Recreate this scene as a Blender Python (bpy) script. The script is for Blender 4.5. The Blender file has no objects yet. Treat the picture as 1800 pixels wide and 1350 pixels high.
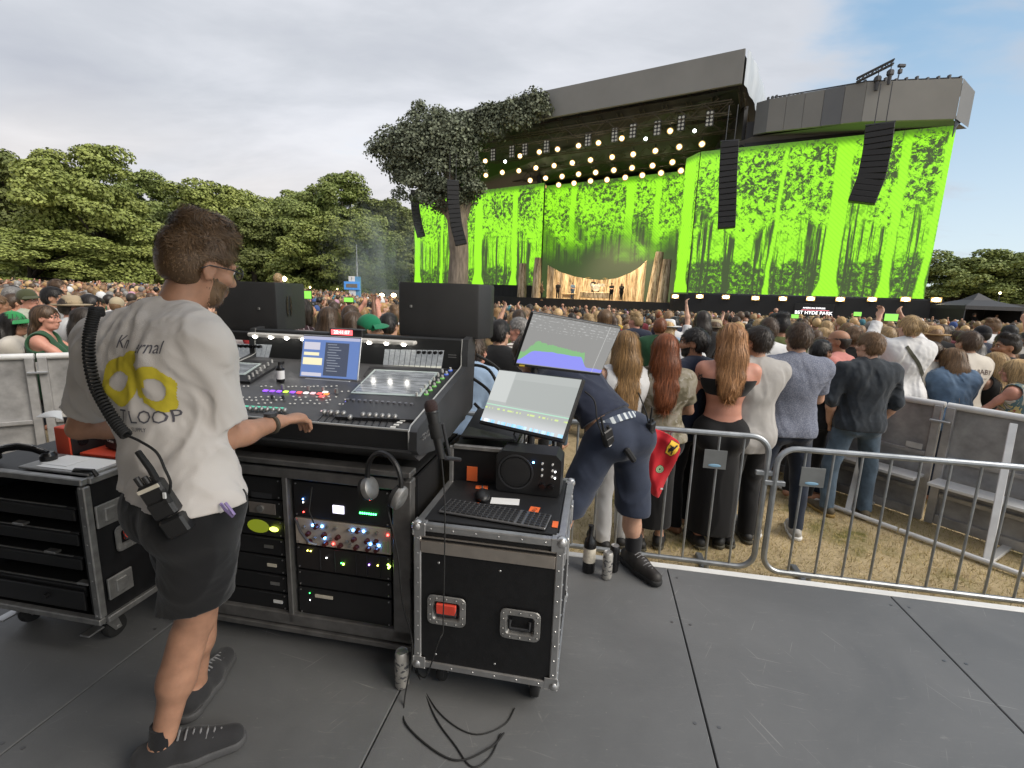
import bpy, math, random
import numpy as np
from mathutils import Vector, Matrix, noise as mnoise
from mathutils.bvhtree import BVHTree
random.seed(7); RNG = np.random.default_rng(11)
R = math.radians
S = bpy.context.scene
COL = S.collection

# ---------------------------------------------------------------- camera
FPX, PITCH, ROLL = 840.0, R(10.6), R(2.0)
CAMP = np.array([0.0, 0.0, 1.62])
_F = np.array([0, math.cos(PITCH), -math.sin(PITCH)])
_U0 = np.array([0, math.sin(PITCH), math.cos(PITCH)])
_R = np.array([1.0, 0, 0]) * math.cos(ROLL) + _U0 * math.sin(ROLL)
_U = -np.array([1.0, 0, 0]) * math.sin(ROLL) + _U0 * math.cos(ROLL)
cd = bpy.data.cameras.new('camera'); cam = bpy.data.objects.new('camera', cd); COL.objects.link(cam)
cd.sensor_width = 36; cd.lens = 36 * FPX / 1800; cd.clip_start = 0.05; cd.clip_end = 2000
cam.matrix_world = Matrix(((_R[0], _U[0], -_F[0], CAMP[0]), (_R[1], _U[1], -_F[1], CAMP[1]),
                           (_R[2], _U[2], -_F[2], CAMP[2]), (0, 0, 0, 1)))
S.camera = cam

def ray(x, y): return _F + _R * (x - 900) / FPX + _U * (675 - y) / FPX      # photograph pixel -> direction
def at_z(x, y, z):
 d = ray(x, y); return CAMP + d * (z - CAMP[2]) / d[2]
def at_y(x, y, Y):
 d = ray(x, y); return CAMP + d * Y / d[1]
def at_plane(x, y, P, n):
 d = ray(x, y); n = np.array(n, float); return CAMP + d * ((np.array(P) - CAMP) @ n / (d @ n))
def at_r(x, y, r):                                                        # at horizontal distance r
 d = ray(x, y); return CAMP + d * (r / math.hypot(d[0], d[1]))
YAW = R(9.7)                                                              # the mixing platform is turned to the right
EX = np.array([math.cos(YAW), -math.sin(YAW), 0]); EY = np.array([math.sin(YAW), math.cos(YAW), 0])
def G(u, v, z=0.0): return EX * u + EY * v + np.array([0, 0, z])
GROUND = -0.40
def gz(x, y):                                                             # the field falls away gently towards the stage
 t = np.clip((x + 22.0) / 24.0, 0, 1); return GROUND - 0.022 * np.clip(y - 8.0, 0, 45) * t * t * (3 - 2 * t)

# ---------------------------------------------------------------- render / view
S.view_settings.view_transform = 'Standard'; S.view_settings.look = 'None'
S.view_settings.exposure = 1.35; S.view_settings.gamma = 1
S.cycles.max_bounces = 6; S.cycles.diffuse_bounces = 3; S.cycles.glossy_bounces = 3
S.cycles.transparent_max_bounces = 6; S.cycles.use_denoising = True
S.cycles.sample_clamp_indirect = 6

# ---------------------------------------------------------------- node helper
class NT:
 def __init__(s, tree): s.t = tree; s.n = tree.nodes; s.l = tree.links
 def new(s, typ, **kw):
  nd = s.n.new(typ)
  for k, v in kw.items(): setattr(nd, k, v)
  return nd
 def put(s, sock, v):
  if v is None: return
  if hasattr(v, 'is_linked') or hasattr(v, 'links'): s.l.new(v, sock)
  else:
   if isinstance(v, (tuple, list)) and len(v) == 3 and sock.type == 'RGBA': v = (*v, 1)
   sock.default_value = v
 def math(s, op, a, b=0.5, c=None, clamp=False):
  nd = s.new('ShaderNodeMath', operation=op); nd.use_clamp = clamp
  s.put(nd.inputs[0], a); s.put(nd.inputs[1], b)
  if c is not None: s.put(nd.inputs[2], c)
  return nd.outputs[0]
 def vmath(s, op, a, b):
  nd = s.new('ShaderNodeVectorMath', operation=op); s.put(nd.inputs[0], a); s.put(nd.inputs[1], b); return nd.outputs[0]
 def noise(s, vec, scale=5, detail=3, rough=0.5, dist=0.0):
  nd = s.new('ShaderNodeTexNoise'); s.put(nd.inputs['Vector'], vec)
  nd.inputs['Scale'].default_value = scale; nd.inputs['Detail'].default_value = detail
  nd.inputs['Roughness'].default_value = rough; nd.inputs['Distortion'].default_value = dist
  return nd.outputs['Fac']
 def voro(s, vec, scale=5):
  nd = s.new('ShaderNodeTexVoronoi'); s.put(nd.inputs['Vector'], vec); nd.inputs['Scale'].default_value = scale
  return nd.outputs['Distance']
 def ramp(s, fac, stops, interp='LINEAR'):
  nd = s.new('ShaderNodeValToRGB'); cr = nd.color_ramp; cr.interpolation = interp
  while len(cr.elements) < len(stops): cr.elements.new(0.5)
  for e, (p, c) in zip(cr.elements, stops):
   e.position = p; e.color = (*c, 1) if not isinstance(c, (int, float)) else (c, c, c, 1)
  s.put(nd.inputs[0], fac); return nd.outputs[0]
 def mix(s, fac, a, b):
  nd = s.new('ShaderNodeMix', data_type='RGBA')
  s.put(nd.inputs[0], fac); s.put(nd.inputs[6], a); s.put(nd.inputs[7], b); return nd.outputs[2]
 def mapping(s, vec, scale=(1, 1, 1), rot=(0, 0, 0), loc=(0, 0, 0)):
  nd = s.new('ShaderNodeMapping'); s.put(nd.inputs[0], vec)
  nd.inputs['Scale'].default_value = scale; nd.inputs['Rotation'].default_value = rot; nd.inputs['Location'].default_value = loc
  return nd.outputs[0]
 def sep(s, vec):
  nd = s.new('ShaderNodeSeparateXYZ'); s.put(nd.inputs[0], vec); return nd.outputs
 def comb(s, x, y, z):
  nd = s.new('ShaderNodeCombineXYZ')
  for i, q in enumerate((x, y, z)): s.put(nd.inputs[i], q)
  return nd.outputs[0]
 def coord(s, what='Object'): return s.new('ShaderNodeTexCoord').outputs[what]
 def smooth(s, x, lo, hi):
  nd = s.new('ShaderNodeMapRange', interpolation_type='SMOOTHSTEP'); s.put(nd.inputs[0], x)
  nd.inputs[1].default_value = lo; nd.inputs[2].default_value = hi; return nd.outputs[0]

# ---------------------------------------------------------------- world: evening overcast with blue breaks
SUN_EL, SUN_AZ = R(40), R(118)          # azimuth from +Y, negative = left
w = bpy.data.worlds.new('World'); S.world = w; w.use_nodes = True
nt = NT(w.node_tree); w.node_tree.nodes.clear()
sky = nt.new('ShaderNodeTexSky', sky_type='NISHITA'); sky.sun_disc = False
sky.sun_elevation = SUN_EL; sky.sun_rotation = SUN_AZ; sky.altitude = 50; sky.air_density = 1.0; sky.dust_density = 1.2
gen = nt.coord('Generated'); sx, sy, sz = nt.sep(gen)
zz = nt.math('ADD', nt.math('MAXIMUM', sz, 0.0), 0.16)
pl = nt.comb(nt.math('DIVIDE', sx, zz), nt.math('DIVIDE', sy, zz), 0.0)
pl = nt.mapping(pl, scale=(0.55, 1.0, 1), rot=(0, 0, R(28)))
n1 = nt.noise(pl, 0.85, 7, 0.55, 0.5)
n2 = nt.noise(nt.mapping(pl, loc=(7.3, 2.1, 0)), 2.2, 7, 0.55, 0.4)
n3 = nt.noise(nt.mapping(pl, loc=(1.3, 9.1, 0), scale=(0.5, 1.2, 1)), 0.6, 4, 0.5, 0.2)
dens = nt.math('ADD', nt.math('MULTIPLY', n1, 0.62), nt.math('MULTIPLY', n2, 0.38))
body = nt.ramp(dens, [(0.30, (6.2, 6.3, 6.6)), (0.42, (5.2, 5.35, 5.75)), (0.53, (4.2, 4.4, 4.8)), (0.66, (3.4, 3.6, 4.1))])
lowz = nt.smooth(sz, 0.32, 0.02)
warm = nt.math('MULTIPLY', nt.math('MULTIPLY', lowz, nt.smooth(n3, 0.42, 0.6)), nt.smooth(sx, 0.55, -0.3))
body = nt.mix(nt.math('MULTIPLY', warm, 0.75), body, (7.2, 6.5, 5.9))
blue = nt.mix(nt.smooth(sz, 0.0, 0.5), (5.2, 6.0, 6.5), (1.9, 3.4, 5.0))
bl = nt.mix(0.75, sky.outputs[0], blue)
gap = nt.math('ADD', nt.smooth(sx, 0.05, 0.85), nt.math('MULTIPLY', nt.math('SUBTRACT', 0.5, dens), 3.2))
gap = nt.smooth(gap, 0.38, 0.78)
skyc = nt.mix(gap, body, bl)
bg = nt.new('ShaderNodeBackground'); nt.put(bg.inputs[0], skyc); bg.inputs[1].default_value = 0.060
out = nt.new('ShaderNodeOutputWorld'); nt.l.new(bg.outputs[0], out.inputs[0])

sd = bpy.data.lights.new('sun', 'SUN'); sd.energy = 1.5; sd.angle = R(40); sd.color = (1, 0.91, 0.79)
sun = bpy.data.objects.new('sun', sd); COL.objects.link(sun)
sdir = Vector((math.sin(SUN_AZ) * math.cos(SUN_EL), math.cos(SUN_AZ) * math.cos(SUN_EL), math.sin(SUN_EL)))
sun.rotation_euler = sdir.to_track_quat('Z', 'Y').to_euler(); sun.location = (-20, 10, 30)

# ---------------------------------------------------------------- materials
MATS = {}
def mat(name, col=(0.5, 0.5, 0.5), rough=0.6, metal=0.0, var=0.15, scale=6.0, bump=0.0, bscale=40.0, spec=0.5,
  emit=None, es=1.0, coord='Object', col2=None, rvar=0.12, sheen=0.0, trans=0.0, island=0.0, sub=0.0, stretch=(1, 1, 1), coat=0.0):
 if name in MATS: return MATS[name]
 m = bpy.data.materials.new(name); m.use_nodes = True; t = NT(m.node_tree)
 b = t.n['Principled BSDF']; c = t.mapping(t.coord(coord), scale=stretch)
 nz = t.noise(c, scale, 4, 0.6)
 lo = tuple(max(0, q * (1 - var)) for q in col) if col2 is None else col
 hi = tuple(min(1, q * (1 + var)) for q in col) if col2 is None else col2
 cc = t.ramp(nz, [(0.3, lo), (0.7, hi)])
 if island:
  gi = t.new('ShaderNodeNewGeometry')
  cc = t.mix(1.0, cc, t.ramp(gi.outputs['Random Per Island'], [(0, (1 - island,) * 3), (1, (1 + island,) * 3)]))
  cc.node.blend_type = 'MULTIPLY'
 t.put(b.inputs['Base Color'], cc)
 t.put(b.inputs['Roughness'], t.math('ADD', rough, t.math('MULTIPLY', t.math('SUBTRACT', nz, 0.5), rvar), clamp=True))
 b.inputs['Metallic'].default_value = metal; b.inputs['Specular IOR Level'].default_value = spec
 if sheen: b.inputs['Sheen Weight'].default_value = sheen
 if coat: b.inputs['Coat Weight'].default_value = coat; b.inputs['Coat Roughness'].default_value = 0.12
 if trans: b.inputs['Transmission Weight'].default_value = trans
 if sub:
  b.inputs['Subsurface Weight'].default_value = sub; b.inputs['Subsurface Radius'].default_value = (0.012, 0.005, 0.003)
  b.inputs['Subsurface Scale'].default_value = 0.6
 if bump:
  bp = t.new('ShaderNodeBump'); bp.inputs['Strength'].default_value = bump; bp.inputs['Distance'].default_value = 0.004
  t.put(bp.inputs['Height'], t.noise(c, bscale, 4, 0.6)); t.l.new(bp.outputs[0], b.inputs['Normal'])
 if emit is not None:
  b.inputs['Emission Color'].default_value = (*emit, 1); b.inputs['Emission Strength'].default_value = es
 MATS[name] = m; return m

M_black = mat('black_paint', (0.012, 0.012, 0.013), 0.55, bump=0.08, bscale=180)
M_blackg = mat('black_gloss', (0.008, 0.008, 0.009), 0.28)
M_blackp = mat('black_plastic', (0.015, 0.015, 0.016), 0.42, bump=0.1, bscale=260)
M_rubber = mat('black_rubber', (0.014, 0.014, 0.014), 0.75)
M_dgrey = mat('dark_grey_metal', (0.045, 0.046, 0.05), 0.42, metal=0.3)
M_grille = mat('black_grille', (0.010, 0.010, 0.011), 0.6, bump=0.6, bscale=700)
M_alu = mat('aluminium', (0.55, 0.55, 0.55), 0.38, metal=0.9, var=0.12, scale=14, bump=0.05, bscale=90)
M_alud = mat('worn_aluminium', (0.36, 0.355, 0.345), 0.46, metal=0.75, var=0.25, scale=18, bump=0.1, bscale=120)
M_galv = mat('galvanised_steel', (0.33, 0.35, 0.365), 0.42, metal=0.7, var=0.22, scale=9)
M_white = mat('white_paint', (0.72, 0.72, 0.71), 0.5, var=0.08)
M_whitep = mat('white_plastic', (0.68, 0.68, 0.67), 0.4, var=0.05)
M_paper = mat('white_paper', (0.78, 0.78, 0.77), 0.8, var=0.04)
M_red = mat('red_tape', (0.62, 0.06, 0.035), 0.6, var=0.15)
M_orange = mat('orange_label', (0.85, 0.16, 0.04), 0.6, var=0.1)
M_glassdark = mat('dark_glass', (0.01, 0.011, 0.013), 0.12, var=0.05)
def emitm(name, col, s=1.0): return mat(name, (0.02, 0.02, 0.02), 0.5, emit=col, es=s, var=0.0)

# ---------------------------------------------------------------- mesh builder
class MB:
 def __init__(s): s.v = []; s.f = []; s.mi = []; s.m = 0; s.M = Matrix.Identity(4)
 def at(s, loc=(0, 0, 0), rot=(0, 0, 0)):
  from mathutils import Euler
  s.M = Matrix.Translation(Vector(loc)) @ Euler(rot).to_matrix().to_4x4(); return s
 def add(s, vs, fs):
  o = len(s.v); s.v += [tuple(s.M @ Vector(q)) for q in vs]
  s.f += [tuple(i + o for i in f) for f in fs]; s.mi += [s.m] * len(fs); return s
 def raw(s, vs, fs):                                             # numpy arrays, no transform
  o = len(s.v); s.v += [tuple(q) for q in np.asarray(vs).tolist()]
  s.f += [tuple(i + o for i in f) for f in fs]; s.mi += [s.m] * len(fs); return s
 def quad(s, a, b, c, d): return s.add([a, b, c, d], [(0, 1, 2, 3)])
 def box(s, c, d, b=0.0):
  x, y, z = d[0] / 2, d[1] / 2, d[2] / 2; cx, cy, cz = c
  if b <= 0:
   vs = [(cx + i * x, cy + j * y, cz + k * z) for i in (-1, 1) for j in (-1, 1) for k in (-1, 1)]
   return s.add(vs, [(0, 1, 3, 2), (4, 6, 7, 5), (0, 4, 5, 1), (2, 3, 7, 6), (0, 2, 6, 4), (1, 5, 7, 3)])
  b = min(b, x * .9, y * .9, z * .9); vs = []; idx = {}
  for i in (-1, 1):
   for j in (-1, 1):
    for k in (-1, 1):
     for ax in range(3):
      e = [i * (x - b), j * (y - b), k * (z - b)]; e[ax] = (i, j, k)[ax] * (x, y, z)[ax]
      idx[(i, j, k, ax)] = len(vs); vs.append((cx + e[0], cy + e[1], cz + e[2]))
  fs = []
  for ax in range(3):
   for sg in (-1, 1):
    o = [a for a in range(3) if a != ax]; q = []
    for p in ((-1, -1), (1, -1), (1, 1), (-1, 1)):
     t = [0, 0, 0]; t[ax] = sg; t[o[0]] = p[0]; t[o[1]] = p[1]; q.append(idx[(*t, ax)])
    if (sg < 0) != (ax == 1): q.reverse()
    fs.append(tuple(q))
  for ax in range(3):
   o = [a for a in range(3) if a != ax]
   for p in ((-1, -1), (1, -1), (1, 1), (-1, 1)):
    a0 = [0, 0, 0]; a0[o[0]], a0[o[1]] = p; a1 = list(a0); a0[ax] = -1; a1[ax] = 1
    q = [idx[(*a0, o[0])], idx[(*a1, o[0])], idx[(*a1, o[1])], idx[(*a0, o[1])]]
    if (p[0] * p[1] > 0) == (ax != 1): q.reverse()
    fs.append(tuple(q))
  for i in (-1, 1):
   for j in (-1, 1):
    for k in (-1, 1):
     q = [idx[(i, j, k, 0)], idx[(i, j, k, 1)], idx[(i, j, k, 2)]]
     if i * j * k < 0: q.reverse()
     fs.append(tuple(q))
  return s.add(vs, fs)
 def tube(s, pts, r, n=8, caps=True, closed=False):
  P = [Vector(p) for p in pts]; rs = r if isinstance(r, (list, tuple)) else [r] * len(P)
  vs = []; fs = []; T = []
  for i in range(len(P)):
   a = P[(i - 1) % len(P)] if (closed or i > 0) else P[0]; b = P[(i + 1) % len(P)] if (closed or i < len(P) - 1) else P[-1]
   T.append((b - a).normalized())
  u = T[0].orthogonal().normalized()
  for i, p in enumerate(P):
   u = (u - T[i] * u.dot(T[i])); u = u.normalized() if u.length > 1e-6 else T[i].orthogonal().normalized()
   w_ = T[i].cross(u)
   for k in range(n):
    t = 2 * math.pi * k / n; vs.append(tuple(p + (u * math.cos(t) + w_ * math.sin(t)) * rs[i]))
  L = len(P)
  for i in range(L if closed else L - 1):
   for k in range(n):
    a = i * n + k; b = i * n + (k + 1) % n; c = ((i + 1) % L) * n
    fs.append((a, b, c + (k + 1) % n, c + k))
  if caps and not closed: fs += [tuple(range(n - 1, -1, -1)), tuple((L - 1) * n + k for k in range(n))]
  return s.add(vs, fs)
 def cyl(s, a, b, r, n=16, r2=None): return s.tube([a, b], [r, r if r2 is None else r2], n)
 def lathe(s, prof, n=24, axis='z', c=(0, 0, 0)):
  vs = []; fs = []
  for (r, z) in prof:
   for k in range(n):
    t = 2 * math.pi * k / n; q = (r * math.cos(t), r * math.sin(t), z)
    if axis == 'y': q = (q[0], q[2], q[1])
    if axis == 'x': q = (q[2], q[0], q[1])
    vs.append((q[0] + c[0], q[1] + c[1], q[2] + c[2]))
  for i in range(len(prof) - 1):
   for k in range(n):
    q = (i * n + k, i * n + (k + 1) % n, (i + 1) * n + (k + 1) % n, (i + 1) * n + k)
    fs.append(q[::-1] if axis == 'y' else q)
  return s.add(vs, fs)
 def ball(s, c, r, n=12, m=8):
  r = (r, r, r) if isinstance(r, (int, float)) else r
  vs = []; fs = []
  for i in range(m + 1):
   a = math.pi * i / m
   for k in range(n):
    t = 2 * math.pi * k / n
    vs.append((c[0] + r[0] * math.sin(a) * math.cos(t), c[1] + r[1] * math.sin(a) * math.sin(t), c[2] - r[2] * math.cos(a)))
  for i in range(m):
   for k in range(n): fs.append((i * n + k, i * n + (k + 1) % n, (i + 1) * n + (k + 1) % n, (i + 1) * n + k))
  return s.add(vs, fs)
 def prism(s, poly, a, b, axis='x'):
  """polygon (2-D list) extruded along an axis from a to b"""
  n = len(poly); vs = []
  for t in (a, b):
   for (p, q) in poly:
    vs.append((t, p, q) if axis == 'x' else (p, t, q) if axis == 'y' else (p, q, t))
  fs = [tuple(range(n)), tuple(range(2 * n - 1, n - 1, -1))] + [(i, n + i, n + (i + 1) % n, (i + 1) % n) for i in range(n)]
  return s.add(vs, fs)
 def build(s, name, mats, parent=None, smooth=35, loc=None):
  me = bpy.data.meshes.new(name); me.from_pydata(s.v, [], s.f)
  for m in (mats if isinstance(mats, (list, tuple)) else [mats]): me.materials.append(m)
  if any(s.mi): me.polygons.foreach_set('material_index', s.mi)
  if smooth:
   me.polygons.foreach_set('use_smooth', [True] * len(me.polygons)); me.set_sharp_from_angle(angle=R(smooth))
  me.update(); o = bpy.data.objects.new(name, me); COL.objects.link(o)
  if parent: o.parent = parent
  if loc is not None: o.location = loc
  return o

def fixn(o):
 import bmesh
 bm = bmesh.new(); bm.from_mesh(o.data); bmesh.ops.recalc_face_normals(bm, faces=bm.faces); bm.to_mesh(o.data); bm.free(); return o
def tag(o, label=None, cat=None, group=None, kind=None):
 if label: o['label'] = label
 if cat: o['category'] = cat
 if group: o['group'] = group
 if kind: o['kind'] = kind
 return o
def thing(name, label, cat, loc=(0, 0, 0), rz=0.0, group=None):
 o = bpy.data.objects.new(name, None); COL.objects.link(o); o.empty_display_size = 0.1
 o.location = tuple(loc); o.rotation_euler = (0, 0, rz); return tag(o, label, cat, group)
def gthing(name, label, cat, u, v, z=0.0, group=None, rz=0.0): return thing(name, label, cat, G(u, v, z), -YAW + rz, group)
def copy_tree(o, parent=None):
 c = o.copy(); COL.objects.link(c)
 if parent: c.parent = parent
 for ch in o.children: copy_tree(ch, c)
 return c
def arrmesh(name, V, F, mats, parent=None, smooth=True, loc=None):
 me = bpy.data.meshes.new(name); V = np.asarray(V, np.float32); F = np.asarray(F, np.int32)
 k = F.shape[1]; me.vertices.add(len(V)); me.vertices.foreach_set('co', V.ravel())
 me.loops.add(F.size); me.loops.foreach_set('vertex_index', F.ravel())
 me.polygons.add(len(F)); me.polygons.foreach_set('loop_start', np.arange(0, F.size, k, dtype=np.int32))
 me.polygons.foreach_set('loop_total', np.full(len(F), k, np.int32))
 for m in (mats if isinstance(mats, (list, tuple)) else [mats]): me.materials.append(m)
 if smooth: me.polygons.foreach_set('use_smooth', np.ones(len(F), bool))
 me.update(calc_edges=True); me.validate()
 o = bpy.data.objects.new(name, me); COL.objects.link(o)
 if parent: o.parent = parent
 if loc is not None: o.location = tuple(loc)
 return o
def text(name, s, size, m, parent, loc, rot, depth=0.0, shear=0.0, align='CENTER', sub=0):
 cu = bpy.data.curves.new(name, 'FONT'); cu.body = s; cu.size = size; cu.shear = shear; cu.align_x = align; cu.align_y = 'CENTER'
 cu.extrude = depth; cu.resolution_u = 3
 t = bpy.data.objects.new(name + '_tmp', cu); COL.objects.link(t)
 me = bpy.data.meshes.new_from_object(t.evaluated_get(bpy.context.evaluated_depsgraph_get()))
 bpy.data.objects.remove(t); me.name = name; me.materials.clear(); me.materials.append(m)
 o = bpy.data.objects.new(name, me); COL.objects.link(o); o.location = tuple(loc); o.rotation_euler = rot
 if parent: o.parent = parent
 return o
# ================================================================ SETTING
def ground_material():
 m = bpy.data.materials.new('dry_grass_ground'); m.use_nodes = True; t = NT(m.node_tree); b = t.n['Principled BSDF']
 c = t.coord(); n1 = t.noise(c, 1.1, 6, 0.6); n2 = t.noise(c, 9, 6, 0.7); n3 = t.noise(c, 60, 4, 0.7)
 col = t.ramp(n2, [(0.25, (0.42, 0.32, 0.185)), (0.5, (0.60, 0.48, 0.29)), (0.75, (0.70, 0.56, 0.35))])
 green = t.ramp(n3, [(0.3, (0.12, 0.12, 0.035)), (0.7, (0.26, 0.24, 0.085))])
 col = t.mix(t.smooth(t.math('ADD', n1, t.math('MULTIPLY', n2, 0.4)), 0.74, 0.92), col, green)
 col = t.mix(t.math('MULTIPLY', t.smooth(n3, 0.5, 0.75), 0.5), col, (0.2, 0.13, 0.06))
 t.put(b.inputs['Base Color'], col); b.inputs['Roughness'].default_value = 0.95; b.inputs['Specular IOR Level'].default_value = 0.1
 bp = t.new('ShaderNodeBump'); bp.inputs['Strength'].default_value = 0.9; bp.inputs['Distance'].default_value = 0.03
 t.put(bp.inputs['Height'], t.math('ADD', n3, n2)); t.l.new(bp.outputs[0], b.inputs['Normal'])
 return m
gx = np.concatenate([[-400, -120], np.linspace(-24, 4, 29), [60, 400]]); gy = np.concatenate([[-60, 0], np.arange(8, 54, 3.0), [53, 120, 600]]); gX, gY = np.meshgrid(gx, gy, indexing='ij'); gV = np.stack([gX, gY, gz(gX, gY)], -1).reshape(-1, 3); ny = len(gy)
gF = [(i * ny + j, (i + 1) * ny + j, (i + 1) * ny + j + 1, i * ny + j + 1) for i in range(len(gx) - 1) for j in range(ny - 1)]
tag(arrmesh('ground', gV, gF, ground_material()), kind='structure')
# loose dry blades in the open strip behind the barriers
gv_, gf_ = [], []
for i in range(26000):
 x = RNG.uniform(0.3, 5.2); y = RNG.uniform(2.85, 5.6)
 h = RNG.uniform(0.012, 0.045); a = RNG.uniform(0, 6.28); wd = RNG.uniform(0.0015, 0.003)
 tx, ty = RNG.normal(0, .022, 2); c_, s_ = math.cos(a) * wd, math.sin(a) * wd
 o = len(gv_); gv_ += [(x - c_, y - s_, GROUND), (x + c_, y + s_, GROUND), (x + tx, y + ty, GROUND + h)]; gf_.append((o, o + 1, o + 2))
tag(arrmesh('grass', gv_, gf_, mat('dry_grass_blade', (0.50, 0.37, 0.17), 0.9, island=0.4, col2=(0.32, 0.27, 0.10), scale=1.5), smooth=False), 
 'short dry grass on the ground behind the barriers', 'grass', kind='stuff')

# ---- the mixing platform: deck panels with seams, white front edge
def deck_mat():
 m = bpy.data.materials.new('black_deck'); m.use_nodes = True; t = NT(m.node_tree); b = t.n['Principled BSDF']; c = t.coord()
 n1 = t.noise(c, 1.4, 6, 0.65, 0.6); n2 = t.noise(c, 90, 4, 0.7); n3 = t.noise(t.mapping(c, scale=(1, 6, 1), rot=(0, 0, 0.5)), 7, 6, 0.8, 1.5)
 vs = t.voro(c, 16)
 col = t.ramp(n1, [(0.3, (0.105, 0.108, 0.110)), (0.7, (0.142, 0.145, 0.147))])
 col = t.mix(t.math('MULTIPLY', t.smooth(n3, 0.57, 0.74), 0.4), col, (0.27, 0.265, 0.255))
 col = t.mix(t.math('MULTIPLY', t.smooth(vs, 0.05, 0.02), 0.6), col, (0.27, 0.265, 0.25))
 for rt, sd in ((.3, 3.1), (1.25, 7.7), (2.2, 1.9)):
  sc = t.noise(t.mapping(t.mapping(c, rot=(0, 0, rt)), scale=(1.6, 70, 1), loc=(sd, sd, 0)), 1.6, 2, .4); col = t.mix(t.math('MULTIPLY', t.math('MULTIPLY', t.smooth(sc, .715, .745), t.smooth(n1, .45, .58)), .45), col, (0.34, 0.335, 0.325))
 t.put(b.inputs['Base Color'], col)
 t.put(b.inputs['Roughness'], t.math('ADD', 0.40, t.math('MULTIPLY', n1, 0.25))); b.inputs['Specular IOR Level'].default_value = 0.45
 bp = t.new('ShaderNodeBump'); bp.inputs['Strength'].default_value = 0.35; bp.inputs['Distance'].default_value = 0.002
 t.put(bp.inputs['Height'], n2); t.l.new(bp.outputs[0], b.inputs['Normal']); return m
DECK = deck_mat()
pl_ = MB()
us = [-5.6, -4.375, -3.15, -1.925, -0.70, 0.525, 1.755, 2.98, 4.2, 5.4]
VF = 2.82
for a, b in zip(us[:-1], us[1:]):
 for v0, v1 in ((-1.9, 0.38), (0.38, VF)):
  p = G((a + b) / 2, (v0 + v1) / 2, -0.02)
  pl_.at(p, (0, 0, -YAW)); pl_.box((0, 0, 0), (b - a - .006, v1 - v0 - .006, 0.04), 0.003)
ds = MB().at(G(0, 0, 0), (0, 0, -YAW))
for a in us[1:-1]:
 for v in (.5, 1.1, 1.7, 2.3, 2.72):
  for q in (-.045, .045): ds.cyl((a + q, v, .0002), (a + q, v, .0016), .007, 10)
tag(ds.build('platform_bolts', mat('bolt_grey', (.16, .16, .16), .4, metal=.8)), kind='structure')
plat = tag(pl_.build('platform', DECK, smooth=0), kind='structure')
e_ = MB().at(G(0, 0, 0), (0, 0, -YAW))
e_.box((-.1, VF + .028, -.03), (11, .05, .06), .004)
tag(e_.build('platform_edge', mat('white_edge', (0.66, 0.66, 0.64), 0.55, var=0.12, scale=5)), kind='structure')
e_ = MB().at(G(0, 0, 0), (0, 0, -YAW))
e_.box((-.1, VF - .02, -.225), (11, .02, .34)); e_.box((-.1, .3, -.06), (10.8, 4.6, .03))
tag(e_.build('platform_skirt', M_black), kind='structure')

# ---- unseen cover over the mix platform, its extent set for the shade it casts
cv = thing('shade_tent', 'unseen fabric cover added to shade the sound desk platform', 'tent', G(0, 0, 0), -YAW)
k = MB(); k.box((-1.9, -.9, 3.28), (6.9, 4.4, .08)); k.build('roof', mat('tent_canvas', (.30, .25, .18), .8), cv)  # sized to shade the engineer, tinted tan to bounce warm light
k = MB(); k.box((-3.0, -2.9, 1.4), (4.7, .06, 3.6)); k.build('shade_back_wall', M_black, cv)  # unseen wall, added to darken the left of the floor
k = MB(); k.box((-5.35, -1.2, 1.4), (.06, 3.3, 3.6)); k.build('side_wall', M_black, cv)  # second unseen wall, added to keep light off the floor and rack

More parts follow.
